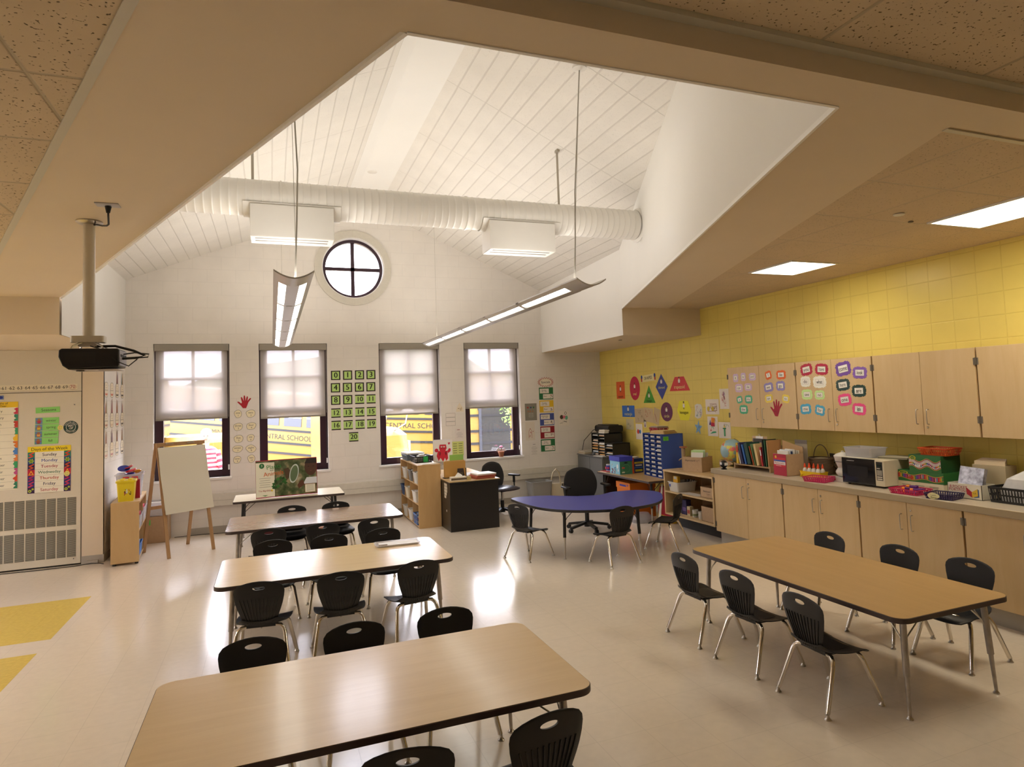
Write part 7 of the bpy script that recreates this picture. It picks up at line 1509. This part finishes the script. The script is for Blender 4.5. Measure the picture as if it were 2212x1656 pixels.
# ---------------- outside: school buses, tree, hillside ----------------
pmat('busyellow', (.29, .18, .03), rough=.35); pmat('asphalt', (.15, .145, .14), rough=.9); pmat('busglass', (.03, .035, .05), rough=.1); pmat('busblack', (.012, .012, .015), rough=.5)
pmat('leafgreen', (.13, .22, .04), rough=.7); pmat('hill', (.10, .14, .07), rough=1.0, noise=.3, nscale=.5); pmat('bark', (.12, .09, .06), rough=.9)
b = MB(); b.box(-5, 8, YB+.3, 13.75, -.75, -.2, 'asphalt'); b.box(-14, 9, 13.75, 18.0, -.75, -.25, 'asphalt'); struct(b.build('sidewalk'), 'raised pavement and bus lane right outside the windows')
b = MB(); b.box(-60, 80, YB+.3, 120, -.85, -.75, 'asphalt'); struct(b.build('ground'), 'paved yard outside the windows')
def bus(label, loc, rz, slope, text=True, door=False, L_=9.0, hood=True):
    """school bus, its side facing -Y locally, hood towards +X"""
    t = empty('school_bus', label, 'bus', loc, 0, 'school buses outside the windows'); t.rotation_euler = (0, math.radians(slope), math.radians(rz))
    b = MB(); b.rbox(-L_, 0, 0, 2.3, .55, 2.85, 'busyellow', r=.18, axis='X'); b.build('body', t, bevel=.03)
    for z_ in (1.02, 1.33, 1.72): b = MB(); b.box(-L_, .0, -.03, 0, z_, z_+.06, 'busblack'); b.build('rub_rail', t)
    for k in range(10):
        x = -.97-.80*k
        if x < -L_: break
        b = MB(); b.box(x, x+.62, -.015, 0, 1.88, 2.42, 'busglass'); b.box(x, x+.62, -.02, -.015, 2.14, 2.17, 'white'); b.build('window', t)
    for x in ((-L_+2.0, .7) if L_ > 5 and hood else (-L_+2.0,) if L_ > 5 else (.7,) if hood else ()):
        b = MB(); b.cyl((x, -.02, .45), (x, .28, .45), .45, 'dark', n=28); b.cyl((x, -.03, .45), (x, -.02, .45), .22, 'white', n=20); b.build('wheel', t)
        b = MB(); b.cyl((x, 2.0, .45), (x, 2.32, .45), .45, 'dark', n=28); b.build('wheel', t)
    if not hood:
        if text: b = MB(); b.text('MINISINK VALLEY CENTRAL SCHOOL', .22, 'busblack', facing((-2.6, -.006, 1.53), '-Y')); b.build('lettering', t)
        return t
    b = MB(); b.taper(rrect(.0, 1.5, .25, 2.05, .15), rrect(.0, 1.42, .30, 2.0, .25), .45, 1.45, 'busyellow'); b.taper(rrect(.0, 1.42, .30, 2.0, .25), rrect(.0, 1.25, .4, 1.9, .25), 1.45, 1.60, 'busyellow'); b.build('hood', t, smooth=50)
    b = MB(); b.box(1.46, 1.52, .65, 1.65, .75, 1.3, 'white'); [b.box(1.52, 1.53, .68, 1.62, .80+.08*k, .84+.08*k, 'busblack') for k in range(6)]; b.build('grille', t)
    b = MB(); b.box(.0, .03, .2, 2.1, 1.65, 2.45, 'busglass'); b.build('windshield', t)
    for y in (.15, 2.15): b = MB(); b.lathe([(0, -.02), (.13, -.02), (.15, .0), (.10, .05), (0, .07)], 'chrome', n=20, c=(1.35, y, 1.95)); b.tube([(1.35, y, 1.93), (1.30, y, 1.7), (1.1, y+(.2 if y < 1 else -.2), 1.55)], .015, 'steel', n=6); b.build('mirror', t)
    if door: b = MB(); b.box(-.95, -.15, -.02, .0, .60, 2.45, 'dark'); b.box(-.95, -.88, -.05, .3, .6, 2.4, 'busglass'); b.build('door', t)
    if text:
        for x, s in ((-4.45, 'CENTRAL SCHOOL'),):
            b = MB(); b.text(s, .22, 'busblack', facing((x, -.006, 1.53), '-Y')); b.build('lettering', t)
    return t
bus('yellow school bus seen through the window behind the picture book', (1.6, 20.85, -.72), -38, 5.0, hood=False)
bus('yellow school bus with lettering seen through the window behind the bin shelf', (8.1, 18.6, -.60), -22, 3.0, L_=5.5)
bus('pale lit bus hood low in the window behind the bin shelf', (1.35, 14.0, -.25), 3, 0, text=False, L_=.4)
bus('yellow school bus front seen through the leftmost window', (-2.05, 15.2, -.25), 4, 0, text=False, door=True)
bus('yellow school bus with its dark door open, seen through the rightmost window', (5.75, 15.9, -.25), -8, 0, text=False, door=True, L_=1.6)
# person outside in a striped shirt
pmat('skin', (.55, .33, .24), rough=.6)
t = empty('person', 'person outside in a red and white striped shirt, partly hidden by the easel', 'person', (-1.10, 13.35, -.2))
b = MB(); 
for s in (-1, 1): b.tube([(s*.09, 0, 0), (s*.10, 0, .42), (s*.09, .01, .80)], .07, hx('283048'), n=12, radii=[.05, .065, .09])
b.build('trousers', t, smooth=80)
b = MB(); prof = [(.155, .78), (.165, .95), (.19, 1.15), (.205, 1.30), (.17, 1.40), (.07, 1.45)]
for k in range(len(prof)-1): pass
zz = .78; n_ = 20; rings = []
for k in range(18):
    f = k/17; z_ = lerp(.78, 1.45, f); r_ = .16+.05*math.sin(min(1, f*1.25)*PI*.6)-(.13*((f-.82)/.18)**2 if f > .82 else 0); rings.append((r_, z_))
for k in range(17): 
    vs = []; 
    for (r_, z_) in rings[k:k+2]: vs += [(r_*math.cos(2*PI*q/n_), r_*.62*math.sin(2*PI*q/n_), z_) for q in range(n_)]
    b.add(vs, [(q, (q+1) % n_, n_+(q+1) % n_, n_+q) for q in range(n_)], hx('c03048') if k % 2 else hx('f0ece8'))
for s in (-1, 1):
    for k in range(8):
        f0, f1 = k/8, (k+1)/8; P0 = (s*(.17+.10*f0), -.02-.05*f0, 1.36-.42*f0); P1 = (s*(.17+.10*f1), -.02-.05*f1, 1.36-.42*f1); b.cyl(P0, P1, .060-.015*f0, hx('c03048') if k % 2 else hx('f0ece8'), r2=.060-.015*f1, n=12, cap=(k in (0, 7)))
b.build('striped_shirt', t, smooth=80)
b = MB(); b.tube([(0, 0, 1.42), (0, 0, 1.50), (0, -.005, 1.56)], .05, 'skin', n=12); b.lathe([(0, -.125), (.045, -.11), (.075, -.06), (.085, 0), (.08, .06), (.05, .11), (0, .125)], 'skin', n=20, c=(0, -.01, 1.62))
b.add([(-.012, -.085, 1.60), (.012, -.085, 1.60), (0, -.115, 1.595), (0, -.09, 1.635)], [(0, 1, 2), (0, 2, 3), (1, 3, 2)], 'skin')
for s in (-1, 1):
    b.lathe([(0, -.008), (.008, -.005), (.009, 0), (0, .008)], 'dark', n=8, c=(s*.03, -.088, 1.635)); b.lathe([(0, -.025), (.012, -.015), (.014, .01), (0, .028)], 'skin', n=8, c=(s*.085, 0, 1.62))
    b.tube([(s*.27, -.07, .94), (s*.285, -.09, .84), (s*.28, -.10, .76)], .035, 'skin', n=10, radii=[.034, .030, .025])
    for q in range(4): b.tube([(s*(.262+.014*q), -.10, .76), (s*(.262+.014*q), -.112, .715), (s*(.262+.014*q), -.125, .675+.006*abs(q-1.5))], .007, 'skin', n=6)
    b.tube([(s*.262, -.105, .79), (s*.245, -.125, .75), (s*.245, -.135, .72)], .008, 'skin', n=6)
b.box(-.022, .022, -.0905, -.086, 1.563, 1.570, hx('904040'))
b.build('body', t, smooth=80)
b = MB(); b.lathe([(.088, -.03), (.096, .02), (.09, .08), (.055, .125), (0, .14)], hx('d8c8b8'), n=20, c=(0, .012, 1.63)); b.build('hair', t)
# tree by the rightmost window
t = empty('tree', 'light green leafy tree outside the rightmost window', 'tree', (5.7, 14.6, -.75)); b = MB(); b.tube([(0, 0, 0), (.03, 0, 1.2), (-.02, .05, 2.2), (.05, .1, 3.2)], .06, 'bark', n=8, radii=[.08, .06, .05, .03])
for k in range(8): a = k*.8; b.tube([(0, 0, 1.6+.15*k), (.5*math.cos(a), .5*math.sin(a), 2.0+.15*k)], .02, 'bark', n=5)
b.build('trunk', t)
rr = random.Random(9); b = MB()
for k in range(1700):
    a, ph = rr.uniform(0, 2*PI), rr.uniform(-1, 1); r_ = .85*rr.random()**.4; x, y, z_ = r_*math.cos(a)*math.sqrt(1-ph*ph), r_*math.sin(a)*math.sqrt(1-ph*ph), 2.75+1.0*ph*r_*1.3
    s = rr.uniform(.03, .06); u = Vector((rr.uniform(-1, 1), rr.uniform(-1, 1), rr.uniform(-1, 1))).normalized()*s; v = u.orthogonal().normalized()*s*.6
    c_ = Vector((x, y, z_)); b.add([c_-u, c_+v, c_+u, c_-v], [(0, 1, 2, 3)], 'leafgreen')
b.build('foliage', t)
# far hillside and a pale building line
b = MB(); pts = []; 
for k in range(41): x = -70+4*k; pts.append((x, 3.0+2.2*math.sin(k*.35)+.8*math.sin(k*.9)+(3.5 if 12 < k < 26 else 0)*math.sin((k-12)/14*PI)))
vs = []; 
for x, h in pts: vs += [(x, 75, -.8), (x, 80, h*.75), (x, 95, h*1.3), (x, 112, -.8)]
fs = []
for k in range(40):
    for q in range(3): fs.append((4*k+q, 4*k+4+q, 4*k+5+q, 4*k+1+q))
b.add(vs, fs, 'hill'); struct(b.build('hillside'), 'dark wooded hillside far beyond the buses')
